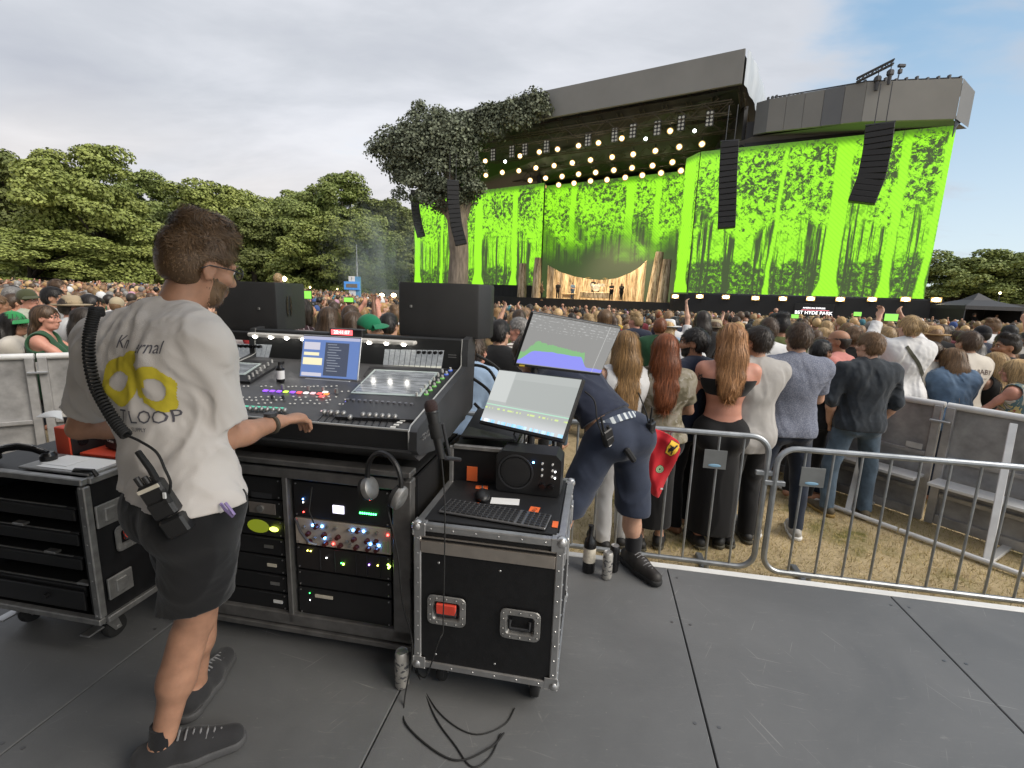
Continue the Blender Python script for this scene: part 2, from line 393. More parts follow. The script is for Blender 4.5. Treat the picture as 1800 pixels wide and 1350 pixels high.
# ================================================================ STAGE
def screen_mat(name, trunks, w_, h_, dark_low=0.23, fade=0.0, seed=0.0):
 m = bpy.data.materials.new(name); m.use_nodes = True; t = NT(m.node_tree); b = t.n['Principled BSDF']
 c = t.coord(); x, y, z = t.sep(c); off = (seed, 0, seed * .7)
 cc = t.mapping(c, loc=off)
 zn = t.math('DIVIDE', z, h_)
 # leaves: mottled, denser towards the top; thin trunks: noise stretched along the height
 lf = t.noise(cc, 2.5, 6, 0.8, 0.5); lb = t.noise(t.mapping(cc, loc=(3, 1, 2)), 0.33, 3, 0.5, 0.8)
 th = t.math('ADD', t.math('MULTIPLY', lf, 0.76), t.math('MULTIPLY', lb, 0.24))
 leaf = t.smooth(th, 0.455, 0.512)
 st = t.noise(t.mapping(cc, scale=(1.7, 1.7, 0.05)), 1.0, 5, 0.75, 0.1)
 stems = t.smooth(st, 0.43, 0.50)
 upper = t.smooth(t.math('ADD', zn, t.math('MULTIPLY', t.math('SUBTRACT', lb, 0.5), 0.9)), 0.42, 0.6)
 val = t.math('ADD', t.math('MULTIPLY', leaf, upper), t.math('MULTIPLY', t.math('MULTIPLY', stems, t.math('ADD', t.math('MULTIPLY', leaf, 0.35), 0.65)), t.math('SUBTRACT', 1.0, upper)))
 # undergrowth
 ug = t.noise(t.mapping(cc, scale=(1, 1, 0.6)), 0.75, 5, 0.7, 0.3)
 lowm = t.smooth(t.math('SUBTRACT', zn, t.math('MULTIPLY', t.math('SUBTRACT', ug, 0.5), 0.5)), dark_low + .03, dark_low - .03)
 val = t.math('MULTIPLY', val, t.math('SUBTRACT', 1.0, t.math('MULTIPLY', lowm, t.math('SUBTRACT', 1.0, t.math('MULTIPLY', t.smooth(lf, 0.47, 0.62), 0.8)))))
 for (x0, lean, hw) in trunks:
  wob = t.math('MULTIPLY', t.math('SUBTRACT', t.noise(t.mapping(cc, scale=(0, 0, 1), loc=(x0, 0, 0)), 0.35, 3, 0.6), 0.5), 0.5)
  fl = t.math('MULTIPLY', t.smooth(zn, 0.12, 0.0), 0.6 * hw)
  cx = t.math('ADD', t.math('MULTIPLY', z, lean), x0)
  dd = t.math('ABSOLUTE', t.math('SUBTRACT', t.math('SUBTRACT', x, cx), wob))
  tr = t.smooth(t.math('SUBTRACT', dd, fl), hw + .10, hw - .06)
  bark = t.math('SUBTRACT', 1.0, t.math('MULTIPLY', t.smooth(t.noise(t.mapping(cc, scale=(1, 1, .35)), 2.6, 4, 0.7), 0.60, 0.66), 0.25))
  val = t.math('MAXIMUM', val, t.math('MULTIPLY', tr, bark))
 if fade:
  val = t.math('MULTIPLY', val, t.smooth(t.math('ADD', zn, t.math('MULTIPLY', t.math('SUBTRACT', lb, .5), .5)), fade - .16, fade + .22))
 top = t.math('SUBTRACT', 1.0, t.math('MULTIPLY', t.smooth(zn, 0.93, 1.0), 0.75))
 val = t.math('MULTIPLY', val, top)
 # LED rows
 led = t.new('ShaderNodeTexWave', wave_type='BANDS', bands_direction='DIAGONAL'); t.put(led.inputs[0], c); led.inputs['Scale'].default_value = 1.9
 val = t.math('MULTIPLY', val, t.math('ADD', 0.88, t.math('MULTIPLY', led.outputs['Fac'], 0.2)))
 col = t.ramp(val, [(0.0, (0.052, 0.082, 0.028)), (0.45, (0.13, 0.36, 0.014)), (1.0, (0.36, 0.93, 0.028))])
 b.inputs['Base Color'].default_value = (0.01, 0.01, 0.01, 1); b.inputs['Roughness'].default_value = 0.6
 t.put(b.inputs['Emission Color'], col); b.inputs['Emission Strength'].default_value = 0.45
 return m
def screen(label, A, B, z0, z1, m, name='led_screen'):
 A = np.array(A, float); B = np.array(B, float); L = np.linalg.norm(B - A); ang = math.atan2(B[1] - A[1], B[0] - A[0])
 root = thing(name, label, 'screen', (A[0], A[1], z0), ang)
 k = MB(); k.box((L / 2, .16, (z1 - z0) / 2), (L, .3, z1 - z0)); k.build('cabinet', M_black, root)
 k = MB(); k.quad((0, 0, 0), (L, 0, 0), (L, 0, z1 - z0), (0, 0, z1 - z0)); k.build('display', m, root, smooth=0)
 return root, L
RS0, RS1 = (15.5, 44.0), (30.15, 36.0)
screen('bright green forest picture on the wide video screen right of the stage', RS0, RS1, 2.35, 14.2,
       screen_mat('screen_forest_right', [(10.5, 0.0, .55), (14.15, 0.0, .27), (16.35, 0.02, .2), (6.2, 0.03, .14)], 16.7, 11.85, seed=3.1))
screen('bright green forest picture on the video screen behind the oak tree', (-14.5, 70.0), (2.9, 58.0), 2.75, 14.3,
       screen_mat('screen_forest_left', [(11.6, 0.0, .6), (17.2, 0.0, .35), (5.2, .02, .2), (.6, 0, .5)], 21.1, 11.5, seed=11.4, dark_low=.17))
screen('dim green forest picture on the video wall at the back of the stage', (3.0, 62.0), (18.4, 51.9), 1.4, 14.8,
       screen_mat('screen_forest_back', [(4.2, 0, .35), (11.2, 0, .45), (14.2, .01, .3)], 18.4, 13.4, seed=23.7, dark_low=.30, fade=.46))
screen('narrow strip of green screen turning the corner of the stage opening', (15.0, 46.2), (15.45, 44.05), 2.35, 14.2, screen_mat('screen_strip', [(1, 0, .8)], 2.2, 11.9, seed=5), name='led_screen')

fas = mat('grey_fabric', (0.20, 0.198, 0.187), 0.75, var=0.1, scale=0.25, bump=0.1, bscale=3)
fas2 = mat('grey_fabric_pale', (0.20, 0.197, 0.185), 0.75, var=0.1, scale=0.25)
fas3 = mat('grey_fabric_cool', (0.13, 0.135, 0.142), 0.75, var=0.1, scale=0.25)
sheetm = mat('white_sheeting', (0.42, 0.45, 0.48), 0.45, var=0.12, scale=.5, stretch=(4, 4, .4), bump=0.6, bscale=1.6)
st = thing('concert_stage', 'huge dark concert stage with grey roof front and black base wall', 'stage', (0, 0, 0))
def wallstrip(mb, pts, z0, z1, th=.25):
 """a vertical strip through points (x, y), real thickness"""
 for (a, b) in zip(pts[:-1], pts[1:]):
  a = np.array(a[:2]); b = np.array(b[:2]); d = (b - a) / np.linalg.norm(b - a); n = np.array([-d[1], d[0]]) * th
  q = [(*a, z0), (*b, z0), (*(b + n), z0), (*(a + n), z0)]; r_ = [(x, y, z1) for x, y, z in q]
  mb.add(q + r_, [(0, 3, 2, 1), (4, 5, 6, 7), (0, 1, 5, 4), (1, 2, 6, 5), (2, 3, 7, 6), (3, 0, 4, 7)])
k = MB(); wallstrip(k, [(-9.0, 57.8), (2.2, 50.0), (17.05, 41.0)], 18.4, 20.85, .3); k.build('roof_fascia', fas, st, smooth=0)
# roof body behind the fascia and its sheeted right flank
k = MB()
top = [(-9, 58.4, 20.6), (17.3, 41.5, 20.6), (21.5, 46.3, 19.5), (23, 49, 17.2), (-3, 68, 17.2), (-6, 63, 19.5)]
k.add(top, [tuple(range(6))]); k.build('roof_skin', fas3, st, smooth=0)
k = MB(); vs = []; fs = []
prof = [(0, 20.8), (.25, 20.75), (.55, 20.2), (.8, 19.0), (1.0, 17.2), (1.1, 15.3)]
nn = 14
for i in range(nn + 1):
 f = i / nn; zt = np.interp(f, [p[0] / 1.1 for p in prof], [p[1] for p in prof]); zb = 18.3 - 3.6 * f + .9 * math.sin(f * 3.1)
 bx = .07 * math.sin(i * 1.7); p = (17.25 + 5.6 * f + bx * .5, 41.0 + 6.6 * f - bx)
 vs += [(p[0], p[1], max(zb, 14.6)), (p[0] + .4 * math.sin(f * 3), p[1], (zb + zt) / 2), (p[0], p[1], zt)]
for i in range(nn): fs += [(3 * i, 3 * i + 3, 3 * i + 4, 3 * i + 1), (3 * i + 1, 3 * i + 4, 3 * i + 5, 3 * i + 2)]
k.add(vs, fs); k.build('flank_sheet', sheetm, st, smooth=80)
k = MB(); k.add([(-9, 58.2, 18.2), (17, 41.4, 18.2), (23, 51, 14.6), (3, 64, 14.6), (-9, 66, 14.6)], [(0, 1, 2, 3, 4)]); k.build('roof_underside', M_black, st, smooth=0)
k = MB()                                                           # dark side walls of the opening
wallstrip(k, [(18.75, 43.2), (18.6, 47), (19, 52.2)], -.4, 17.6, .3); wallstrip(k, [(2.5, 58.6), (3.0, 62.4)], -.4, 15.2, .4)
wallstrip(k, [(3, 62.5), (19, 52.2)], -.4, 15.5, .3)
k.build('side_wall', M_black, st, smooth=0)
# girders under the roof
k = MB(); gm = mat('truss_brown', (0.055, 0.042, 0.026), 0.6, metal=.3, var=.3)
AX = np.array([2.2, 50.0]) - np.array([17.0, 41.0]); AXL = np.linalg.norm(AX); AX = AX / AXL; NX = np.array([-AX[1], AX[0]]); NX = -NX if NX[1] < 0 else NX
def SP(s, d, z):                                                  # along the roof edge from its right end, d metres behind it
 p = np.array([17.0, 41.0]) + AX * s + NX * d; return (p[0], p[1], z)
def truss(mb, a, b, h=.8, w_=.6, r=.05, n=14):
 a = Vector(a); b = Vector(b); side = (b - a).cross(Vector((0, 0, 1))).normalized() * w_ / 2
 ch = [(side, 0), (-side, 0), (side, h), (-side, h)]
 for s_, z in ch: mb.tube([a + s_ + Vector((0, 0, z)), b + s_ + Vector((0, 0, z))], r, 5)
 for i in range(n):
  p = a.lerp(b, i / n); q = a.lerp(b, (i + 1) / n)
  for s_ in (side, -side):
   z0, z1 = (0, h) if i % 2 else (h, 0)
   mb.tube([p + s_ + Vector((0, 0, z0)), q + s_ + Vector((0, 0, z1))], r * .6, 4)
  mb.tube([p + side, q - side], r * .6, 4)
for d, z in ((.8, 16.6), (1.6, 17.6), (4.0, 16.2), (6.6, 15.6), (8.8, 15.1), (10.8, 14.8)):
 truss(k, SP(0.6, d, z), SP(26, d, z), h=.9, n=24)
for s_ in range(0, 27, 2): truss(k, SP(s_, .5, 17.9 - .0), SP(s_, 11, 15.4), h=.5, w_=.4, r=.035, n=12)
for i in range(240):
 s_ = RNG.uniform(0, 25); d = RNG.uniform(.4, 10); z = 18.0 - d * .25 - RNG.uniform(0, .8); a_ = RNG.uniform(0, 3.1); L = RNG.uniform(.4, 1.6)
 p = Vector(SP(s_, d, z)); k.tube([p, p + Vector((math.cos(a_) * L, math.sin(a_) * L, RNG.uniform(-.6, .6)))], .03, 4)
k.build('roof_truss', gm, st, smooth=0)
# base wall, deck
k = MB(); wallstrip(k, [(-15.2, 70.2), (2.6, 57.7)], -1.7, 2.76, .3); wallstrip(k, [(-16, 71), (-2.3, 57.2), (3.4, 53.0), (14.4, 45.2)], -1.7, 1.36, .4); k.build('base_wall', mat('black_drape', (0.02, 0.02, 0.021), .8, var=.25, scale=.8, stretch=(3, 3, .2)), st, smooth=0)
k = MB(); k.add([(-2.3, 57.4, 1.34), (14.4, 45.4, 1.34), (18.6, 52, 1.34), (3, 62, 1.34)], [(0, 1, 2, 3)]); k.build('stage_floor', mat('stage_floor_wood', (0.10, 0.075, 0.045), .5), st, smooth=0)
k = MB(); wallstrip(k, [(14.4, 45.15), (15.3, 43.6), (31.4, 35.2), (38, 36.2)], -1.7, 2.2, .4); k.build('wing_base', M_black, st, smooth=0)
k = MB(); wallstrip(k, [(15.5, 43.7), (31.2, 35.5)], 2.2, 2.34, .5); k.build('wing_ledge', M_dgrey, st, smooth=0)
# right wing roof box
wing = [(18.95, 42.2), (19.4, 41.0), (23.6, 36.1), (28.75, 34.5)]
zt = [17.5, 17.35, 16.75, 16.5]; zb = [15.1, 14.95, 14.25, 14.05]
for i, (mm, nm) in enumerate(((fas3, 1), (fas2, 5), (fas, 1))):
 a = np.array(wing[i]); b = np.array(wing[i + 1]); d = (b - a); n = np.array([-d[1], d[0]]); n = n / np.linalg.norm(n) * .3
 for j in range(nm):
  k = MB(); f0, f1 = j / nm, (j + 1) / nm; p, q = a + d * f0 + n * .02 * (j % 2), a + d * (f1 - .004) + n * .02 * (j % 2)
  za, zc = zt[i] + (zt[i + 1] - zt[i]) * f0, zt[i] + (zt[i + 1] - zt[i]) * f1; ya, yc = zb[i] + (zb[i + 1] - zb[i]) * f0, zb[i] + (zb[i + 1] - zb[i]) * f1
  k.add([(*p, ya), (*q, yc), (*(q + n), yc), (*(p + n), ya), (*p, za), (*q, zc), (*(q + n), zc), (*(p + n), za)],
              [(0, 3, 2, 1), (4, 5, 6, 7), (0, 1, 5, 4), (1, 2, 6, 5), (2, 3, 7, 6), (3, 0, 4, 7)])
  k.build('wing_panel', [fas2, fas, fas2, fas3, fas2][j] if nm > 1 else mm, st, smooth=0)
k = MB(); k.add([(28.75, 34.5, 14.05), (31.3, 36.4, 14.2), (31.3, 36.4, 16.5), (28.75, 34.5, 16.5)], [(0, 1, 2, 3)])
k.add([(19, 42.4, 17.3), (23.6, 36.3, 16.6), (28.8, 34.7, 16.35), (31.4, 36.6, 16.4), (22, 46, 17)], [(0, 1, 2, 3, 4)])
k.add([(19, 42.4, 15.0), (23.6, 36.4, 14.28), (28.8, 34.8, 14.1), (31.4, 36.6, 14.2), (16, 45, 14.3)], [(4, 3, 2, 1, 0)])
k.build('wing_cover', fas3, st, smooth=0)
k = MB(); wallstrip(k, [(18.7, 43.0), (24.4, 39.9), (30.2, 36.5)], 13.6, 16.3, .2); k.build('wing_back', M_black, st, smooth=0)
k = MB()
for i in range(7): k.cyl((28.9 + i * .06, 34.7 + i * .05, 13.0 + i * .12), (28.9 + i * .2, 34.7 + i * .16, 14.3), .035, 5)
for i in range(22):
 f = i / 21; p = np.array(wing[1]) * (1 - f) + np.array(wing[2]) * f if i < 12 else np.array(wing[2]) * (1 - (i - 12) / 9) + np.array(wing[3]) * (i - 12) / 9
 z = (17.35 - .6 * f * 1.9) if i < 12 else 16.75 - .25 * (i - 12) / 9
 k.box((p[0], p[1] + .3, z + .1), (.12, .2, .26 + .1 * (i % 3)))
k.tube([(19.6, 41.1, 17.5), (23.7, 36.4, 16.9), (28.7, 34.8, 16.65)], .05, 5)
k.build('roof_fitting', M_dgrey, st, smooth=0)
cr = thing('hoist_arm', 'slanted crane arm with two hanging hoists on the right roof', 'hoist', (23.6, 36.1, 16.5))
k = MB(); a = Vector((-.6, .3, .3)); b = Vector((1.15, -.6, 1.15)); truss(k, a, b, .25, .25, .05, 8); k.build('arm', M_dgrey, cr)
for f in (.62, .95):
 p = a.lerp(b, f); k = MB(); k.cyl(p, p - Vector((0, 0, .3)), .03, 6); k.box(p - Vector((0, 0, .5)), (.42, .34, .42), .1); k.cyl(p - Vector((0, 0, .6)), p - Vector((0, 0, 1.2)), .14, 8, .1); k.build('chain_hoist', M_dgrey, cr)
k = MB(); k.cyl((2.2, .3, 0.1), (2.3, .3, 1.5), .04, 6); k.box((2.35, .3, 1.45), (.5, .2, .2), .04); k.box((2.3, .3, 1.1), (.25, .2, .3), .04)
tag(k.build('roof_antenna', M_dgrey, loc=(23.6, 36.1, 16.5)), 'thin antenna pole standing on the right stage roof', 'antenna')

# ---- lamps of the roof
lampw = emitm('lamp_white', (1.0, 0.88, 0.58), 8.0); lampy = emitm('lamp_halo', (1.0, 0.58, 0.16), .5); lampb = emitm('lamp_cool', (0.9, 1.0, 0.92), 5.0)
LAMP = [
 [(1178,230),(1093,243),(1052,251),(1017,256),(980,262),(948,267),(914,274),(853,283)],
 [(1234,253),(1194,258),(1152,265),(1113,271),(1076,276),(1038,281),(1006,286),(974,291),(942,295),(912,300),(883,303),(854,308)],
 [(1219,280),(1182,285),(1147,291),(1111,295),(1079,299),(1047,303),(1017,306),(988,310),(959,313),(932,317)],
 [(1197,300),(1162,304),(1129,308),(1099,312),(1067,316),(1038,318),(1009,322),(982,325),(956,328)]]
DEEP = [1.6, 4.0, 6.6, 8.8]
rowname = ['front', 'second', 'third', 'back']
def make_stage_lamp():
 root = thing('stage_lamp', 'x', 'stage light', group='warm lamps hung in rows under the stage roof')
 k = MB(); k.lathe([(.06, .55), (.24, .5), (.30, .1), (.33, .0), (.29, .02)], 14, 'y'); k.box((0, .25, .42), (.1, .1, .55)); k.build('housing', M_black, root)
 k = MB(); k.lathe([(.0, .03), (.30, .03)], 14, 'y'); k.build('painted_halo', lampy, root)  # amber emissive disc imitates the halo round the lens
 k = MB(); k.lathe([(.0, -.05), (.09, -.045), (.15, .0), (.17, .028)], 14, 'y'); k.build('lens', lampw, root)
 return root
proto = make_stage_lamp(); used = False
for ri, row in enumerate(LAMP):
 P0 = SP(0, DEEP[ri], 0)
 for ci, (x, y) in enumerate(row):
  o = proto if not used else copy_tree(proto); used = True
  p = at_plane(x, y, P0, (NX[0], NX[1], 0)); o.location = tuple(p)
  d = CAMP - p; o.rotation_euler = (0, 0, math.atan2(d[1], d[0]) + math.pi / 2)
  o.scale = (.9 + .05 * ri,) * 3
  o['label'] = 'glowing warm lamp, number %d from the right in the %s row under the stage roof' % (ci + 1, rowname[ri])
for i, (x, y) in enumerate(((888, 284), (1135, 244), (1221, 230))):
 root = thing('spot_lamp', ['small cool white spot lamp near the tree end of the roof', 'small cool white spot lamp in mid roof', 'small cool white spot lamp near the right end of the roof'][i], 'stage light', at_plane(x, y, SP(0, 1.0, 0), (NX[0], NX[1], 0)), 0, 'cool spot lamps under the stage roof')
 k = MB(); k.lathe([(.05, .5), (.2, .4), (.22, .05), (.2, 0)], 12, 'y'); k.build('housing', M_black, root)
 k = MB(); k.lathe([(0, 0), (.15, .01)], 12, 'y'); k.build('lens', lampb, root)
bm_ = mat('blinder_cell', (.16, .16, .14), .35, metal=.3, emit=(.9, .85, .7), es=.08)  # faint emission brightens these cells although the lamps are off
for i, (x, y) in enumerate(((960, 257), (1033, 245), (1080, 237), (1112, 230), (1155, 225), (1197, 216), (1247, 208), (806, 282), (837, 276), (866, 272), (899, 266), (922, 262))):
 root = thing('blinder_light', 'tall unlit eight cell lamp panel, number %d of the front row under the roof' % (i + 1), 'stage light', at_plane(x, y, SP(0, .75, 0), (NX[0], NX[1], 0)), math.atan2(AX[1], AX[0]) + math.pi, 'unlit blinder panels on the front truss')
 k = MB(); k.box((0, .1, 0), (.62, .15, 1.25), .03); k.build('frame', M_black, root)
 k = MB()
 for a in (-1, 1):
  for b in (-3, -1, 1, 3): k.lathe([(0, 0), (.1, .01), (.12, .03)], 8, 'y', (a * .15, -.0, b * .15))
 k.build('cell', bm_, root)
# footlights along the right wing ledge
FL = [(1187,521),(1230,521),(1276,522),(1328,524),(1376,525),(1425,525),(1477,526),(1533,526),(1592,526),(1646,527)]
for i, (x, y) in enumerate(FL):
 a = np.array([15.3, 43.3]); b = np.array([31.3, 35.0]); n = np.array([-(b - a)[1], (b - a)[0], 0])
 p = at_plane(x, y, (*a, 0), n); d = CAMP - p
 root = thing('foot_light', 'bright floodlight on the wing base, number %d from the left' % (i + 1), 'floodlight', p, math.atan2(d[1], d[0]) + math.pi / 2, 'floodlights along the right wing base')
 k = MB(); k.box((0, .12, 0), (.62, .2, .36), .04); k.box((0, .15, -.3), (.1, .1, .35)); k.build('housing', M_black, root)
 k = MB(); k.box((0, .005, 0), (.6, .02, .34), .01); k.build('painted_halo', lampy, root)  # glowing amber plate stands in for the floodlight's halo
 k = MB(); k.ball((0, -.01, 0), (.25, .04, .13), 12, 6); k.build('lens', lampw, root)

# ---- hanging line arrays
def line_array(label, pts, Y, w_, dp, n):
 """cabinets hung along a curve of photograph points at depth Y"""
 P = [Vector(at_y(x, y, Y)) for x, y in pts]
 root = thing('line_array', label, 'loudspeaker', P[0], 0, 'hanging loudspeaker columns')
 d = CAMP - np.array(P[0]); yaw = math.atan2(d[1], d[0]) + math.pi / 2
 L = [0]
 for a, b in zip(P[:-1], P[1:]): L.append(L[-1] + (b - a).length)
 def pos(t):
  for i in range(len(P) - 1):
   if t <= L[i + 1] + 1e-6: return P[i].lerp(P[i + 1], (t - L[i]) / (L[i + 1] - L[i]))
 cm = M_grille; cab = MB()
 for i in range(n):
  a = pos(L[-1] * i / n) - P[0]; b = pos(L[-1] * (i + 1) / n) - P[0]; c = (a + b) / 2; dr = (b - a)
  h = dr.length; tilt = math.atan2(dr.x, -dr.z)
  m = Matrix.Translation(c) @ Matrix.Rotation(yaw, 4, 'Z') @ Matrix.Rotation(-tilt * .85, 4, 'Y')
  k = MB(); k.M = m; k.box((0, dp / 2, 0), (w_, dp, h * .96), .03)
  k.build('cabinet', cm, root)
 k = MB(); k.M = Matrix.Rotation(yaw, 4, 'Z'); k.box((0, dp / 2, .06), (w_ * 1.03, dp * .9, .08)); k.cyl((-.3, dp / 2, .1), (-.3, dp / 2, 2.6), .03, 5); k.cyl((.3, dp / 2, .1), (.3, dp / 2, 2.6), .03, 5); k.build('rigging', M_dgrey, root)
 return root
line_array('black column of speakers hanging straight in front of the oak tree', [(796, 318), (797, 355), (802, 395), (811, 430)], 49, 1.15, .9, 14)
line_array('black curved column of speakers hanging left of the oak tree', [(729, 335), (730, 365), (735, 395), (741, 416)], 60, 1.0, .9, 12)
line_array('black straight column of speakers hanging at the right edge of the stage opening', [(1283, 248), (1280, 300), (1279, 350), (1277, 400)], 38, 1.25, .9, 15)
line_array('black curved column of speakers hanging in front of the right screen', [(1547, 218), (1542, 262), (1532, 310), (1514, 355)], 33.6, 1.55, .9, 13)

# ---- stage set: curved textured drape, pillars, riser
bark = bpy.data.materials.new('pale_bark_drape'); bark.use_nodes = True; t = NT(bark.node_tree); b = t.n['Principled BSDF']
c = t.coord(); nz = t.noise(t.mapping(c, scale=(3.2, 3.2, .45)), 1.5, 6, .75, .3)
t.put(b.inputs['Base Color'], t.ramp(nz, [(.36, (.05, .035, .02)), (.47, (.38, .28, .17)), (.62, (.72, .60, .44))])); b.inputs['Roughness'].default_value = .8
bp = t.new('ShaderNodeBump'); bp.inputs['Strength'].default_value = .8; bp.inputs['Distance'].default_value = .1; t.put(bp.inputs['Height'], nz); t.l.new(bp.outputs[0], b.inputs['Normal'])
k = MB(); vs = []; fs = []; nn = 48
topc = [(963, 466), (985, 478), (1010, 486), (1040, 491), (1060, 492), (1085, 489), (1110, 479), (1126, 469), (1137, 458)]
for i in range(nn + 1):
 f = i / nn; x = 963 + f * 174; y = np.interp(x, [q[0] for q in topc], [q[1] for q in topc])
 Y = 55.5 - 5.5 * f + 2.2 * math.sin(math.pi * f) + .22 * math.sin(f * 70)
 p = at_y(x, y, Y); vs += [(p[0], p[1], 1.35), (p[0], p[1], p[2])]
vs += [(x, y + .15, z) for x, y, z in vs]; n2 = 2 * (nn + 1)
for i in range(nn): a = 2 * i; fs += [(a, a + 2, a + 3, a + 1), (n2 + a, n2 + a + 1, n2 + a + 3, n2 + a + 2), (a + 1, a + 3, n2 + a + 3, n2 + a + 1)]
tag(k.add(vs, fs).build('stage_backdrop', bark), 'pale textured drape dipping in the middle behind the band', 'backdrop')
for x0, y0, x1, w_, Y, lb in ((919, 463, 917, 1.0, 56.5, 'short pale bark pillar at the left end of the stage'), (946, 453, 942, .95, 55, 'tall pale bark pillar left of the drape'), (1160, 443, 1146, .95, 48.6, 'tall leaning bark pillar right of the drape'), (1173, 456, 1164, 1.0, 48, 'shorter leaning bark pillar at the right end of the stage')):
 a = Vector(at_y(x1, 521, Y)); b = Vector(at_y(x0, y0, Y)); a.z = 1.35
 k = MB(); k.tube([a - a, (b - a) * .5, b - a], [w_ / 2 * 1.1, w_ / 2, w_ / 2 * .8], 12); tag(k.build('bark_pillar', bark, loc=a), lb, 'pillar', 'bark pillars on the stage')
ri = thing('drum_riser', 'low pale wooden drum riser in the middle of the stage', 'riser', at_y(1046, 524, 51)); k = MB(); k.box((0, 0, .3), (2.9, 2.2, .6), .04); k.build('platform_box', bark, ri)
dk = thing('drum_kit', 'drum kit with cymbals on the wooden riser', 'drum kit', np.array(at_y(1046, 524, 51)) + (0, 0, .6))
k = MB(); k.lathe([(.0, -.4), (.34, -.4), (.36, -.36), (.36, .3)], 16, 'y', (0, 0, .42)); k.build('bass_drum', mat('drum_white', (.6, .58, .52), .4), dk)
for sx_ in (-.45, .4, .75):
 k = MB(); k.lathe([(0, .9), (.2, .9), (.2, .6)], 12, 'z', (sx_, 0, 0)); k.cyl((sx_, 0, 0), (sx_, 0, .6), .03, 6); k.build('tom', mat('drum_white'), dk)
for sx_ in (-.9, .95):
 k = MB(); k.lathe([(0, 1.5), (.3, 1.46)], 14, 'z', (sx_, 0, 0)); k.cyl((sx_, 0, 0), (sx_, 0, 1.5), .02, 6); k.build('cymbal', mat('brass', (.6, .42, .15), .3, metal=.9), dk)
k = MB(); k.box((0, 0, .5), (1.6, .5, .12), .03); k.cyl((-.6, 0, 0), (-.6, 0, .45), .05, 6); k.cyl((.6, 0, 0), (.6, 0, .45), .05, 6); k.box((0, .1, .25), (1.2, .2, .3), .02)
tag(k.build('keyboard_stand', mat('pale_wood', (.45, .3, .15), .5), loc=np.array(at_y(999, 525, 51.5))), 'pale wooden electric piano left of the drummer', 'piano')
for i, (x, y) in enumerate(((1062, 447),)): pass
# text sign on the wing base
sp = at_plane(1430, 548, (15.3, 43.3, 0), (8.3, 16, 0)); ang = math.atan2(-8.3, 16)
root = thing('lit_sign', 'small lit sign with white lettering on the black wing base', 'sign', sp, ang)
k = MB(); k.box((0, .06, .1), (2.7, .08, 1.05), .02); k.build('board', M_black, root)
wt = emitm('sign_white', (1, .97, .98), 1.1)
text('lettering', 'BST HYDE PARK', .36, wt, root, (0, -.0, -.1), (math.pi / 2, 0, 0), .01)
text('small_lettering', 'AMERICAN EXPRESS', .17, wt, root, (0, -.0, .28), (math.pi / 2, 0, 0), .01)
k = MB(); k.box((.1, -.002, .12), (1.9, .01, .03)); k.build('red_rule', emitm('sign_red', (1, .25, .3), .8), root)

# ---- marquee at the right
mq = thing('marquee', 'black pointed canopy tent beside the right end of the stage', 'tent', (32.5, 34.2, GROUND))
k = MB()
for sx_ in (-1.95, 1.95):
 for sy_ in (-1.2, 1.5): k.cyl((sx_, sy_, -.6), (sx_, sy_, 2.4), .05, 6)
k.build('pole', M_dgrey, mq)
k = MB(); b4 = [(-2.05, -1.3), (2.05, -1.3), (2.05, 1.6), (-2.05, 1.6)]
k.add([(x, y, 2.35) for x, y in b4] + [(.35 * x, .35 * y + .1, 2.75) for x, y in b4] + [(0, .15, 3.25)],
      [(0, 1, 5, 4), (1, 2, 6, 5), (2, 3, 7, 6), (3, 0, 4, 7), (4, 5, 8), (5, 6, 8), (6, 7, 8), (7, 4, 8)])
k.add([(x, y, 2.1) for x, y in b4] + [(x, y, 2.35) for x, y in b4], [(0, 1, 5, 4), (1, 2, 6, 5), (2, 3, 7, 6), (3, 0, 4, 7)])
k.build('canopy', mat('tent_black', (.03, .03, .034), .7), mq, smooth=0)
k = MB(); k.box((0, 1.6, 1.2), (4.1, .04, 2.3)); k.box((-2.0, .15, 1.2), (.04, 2.8, 2.3)); k.box((2.0, .15, 1.2), (.04, 2.8, 2.3)); k.build('back_sheet', M_black, mq)
k = MB(); k.box((0, 0, 1.0), (7, .1, 2.6)); [k.box((x * .25 - 3.4, -.06, 1.0), (.02, .03, 2.0)) for x in range(28)]
tag(k.build('timber_fence', mat('orange_timber', (.42, .22, .07), .7, var=.3), loc=(38.2, 34.6, GROUND), smooth=0), 'orange brown timber fence right of the black tent', 'fence')
# far perimeter hoarding left
k = MB()
for i in range(18): k.box((-72 + i * 3.4, 62 + i * .35, 1.0), (3.36, .1, 2.75 if i < 9 else 2.2))
tag(k.build('perimeter_fence', mat('grey_hoarding', (.30, .29, .28), .7), loc=(0, 0, GROUND), smooth=0), 'low grey perimeter hoarding between the crowd and the trees', 'fence')

# thin smoke drifting left of the stage
k = MB(); k.ball((0, 0, 0), (6.5, 3.0, 6.5), 20, 14); p = at_y(662, 450, 50); sm_ = bpy.data.materials.new('smoke'); sm_.use_nodes = True; t = NT(sm_.node_tree); t.n.remove(t.n['Principled BSDF']); vo = t.new('ShaderNodeVolumePrincipled'); vo.inputs['Color'].default_value = (.80, .90, .95, 1)
c = t.coord(); ln = t.new('ShaderNodeVectorMath', operation='LENGTH'); t.put(ln.inputs[0], t.mapping(c, scale=(1 / 6.5, 1 / 3.0, 1 / 6.5))); t.put(vo.inputs['Density'], t.math('MULTIPLY', t.math('MULTIPLY', t.smooth(ln.outputs['Value'], 1.0, .1), t.smooth(t.noise(t.mapping(c, rot=(0, .5, 0), scale=(1, 1, .6)), .32, 4, .6, .6), .36, .72)), .26)); t.l.new(vo.outputs[0], t.n['Material Output'].inputs['Volume'])
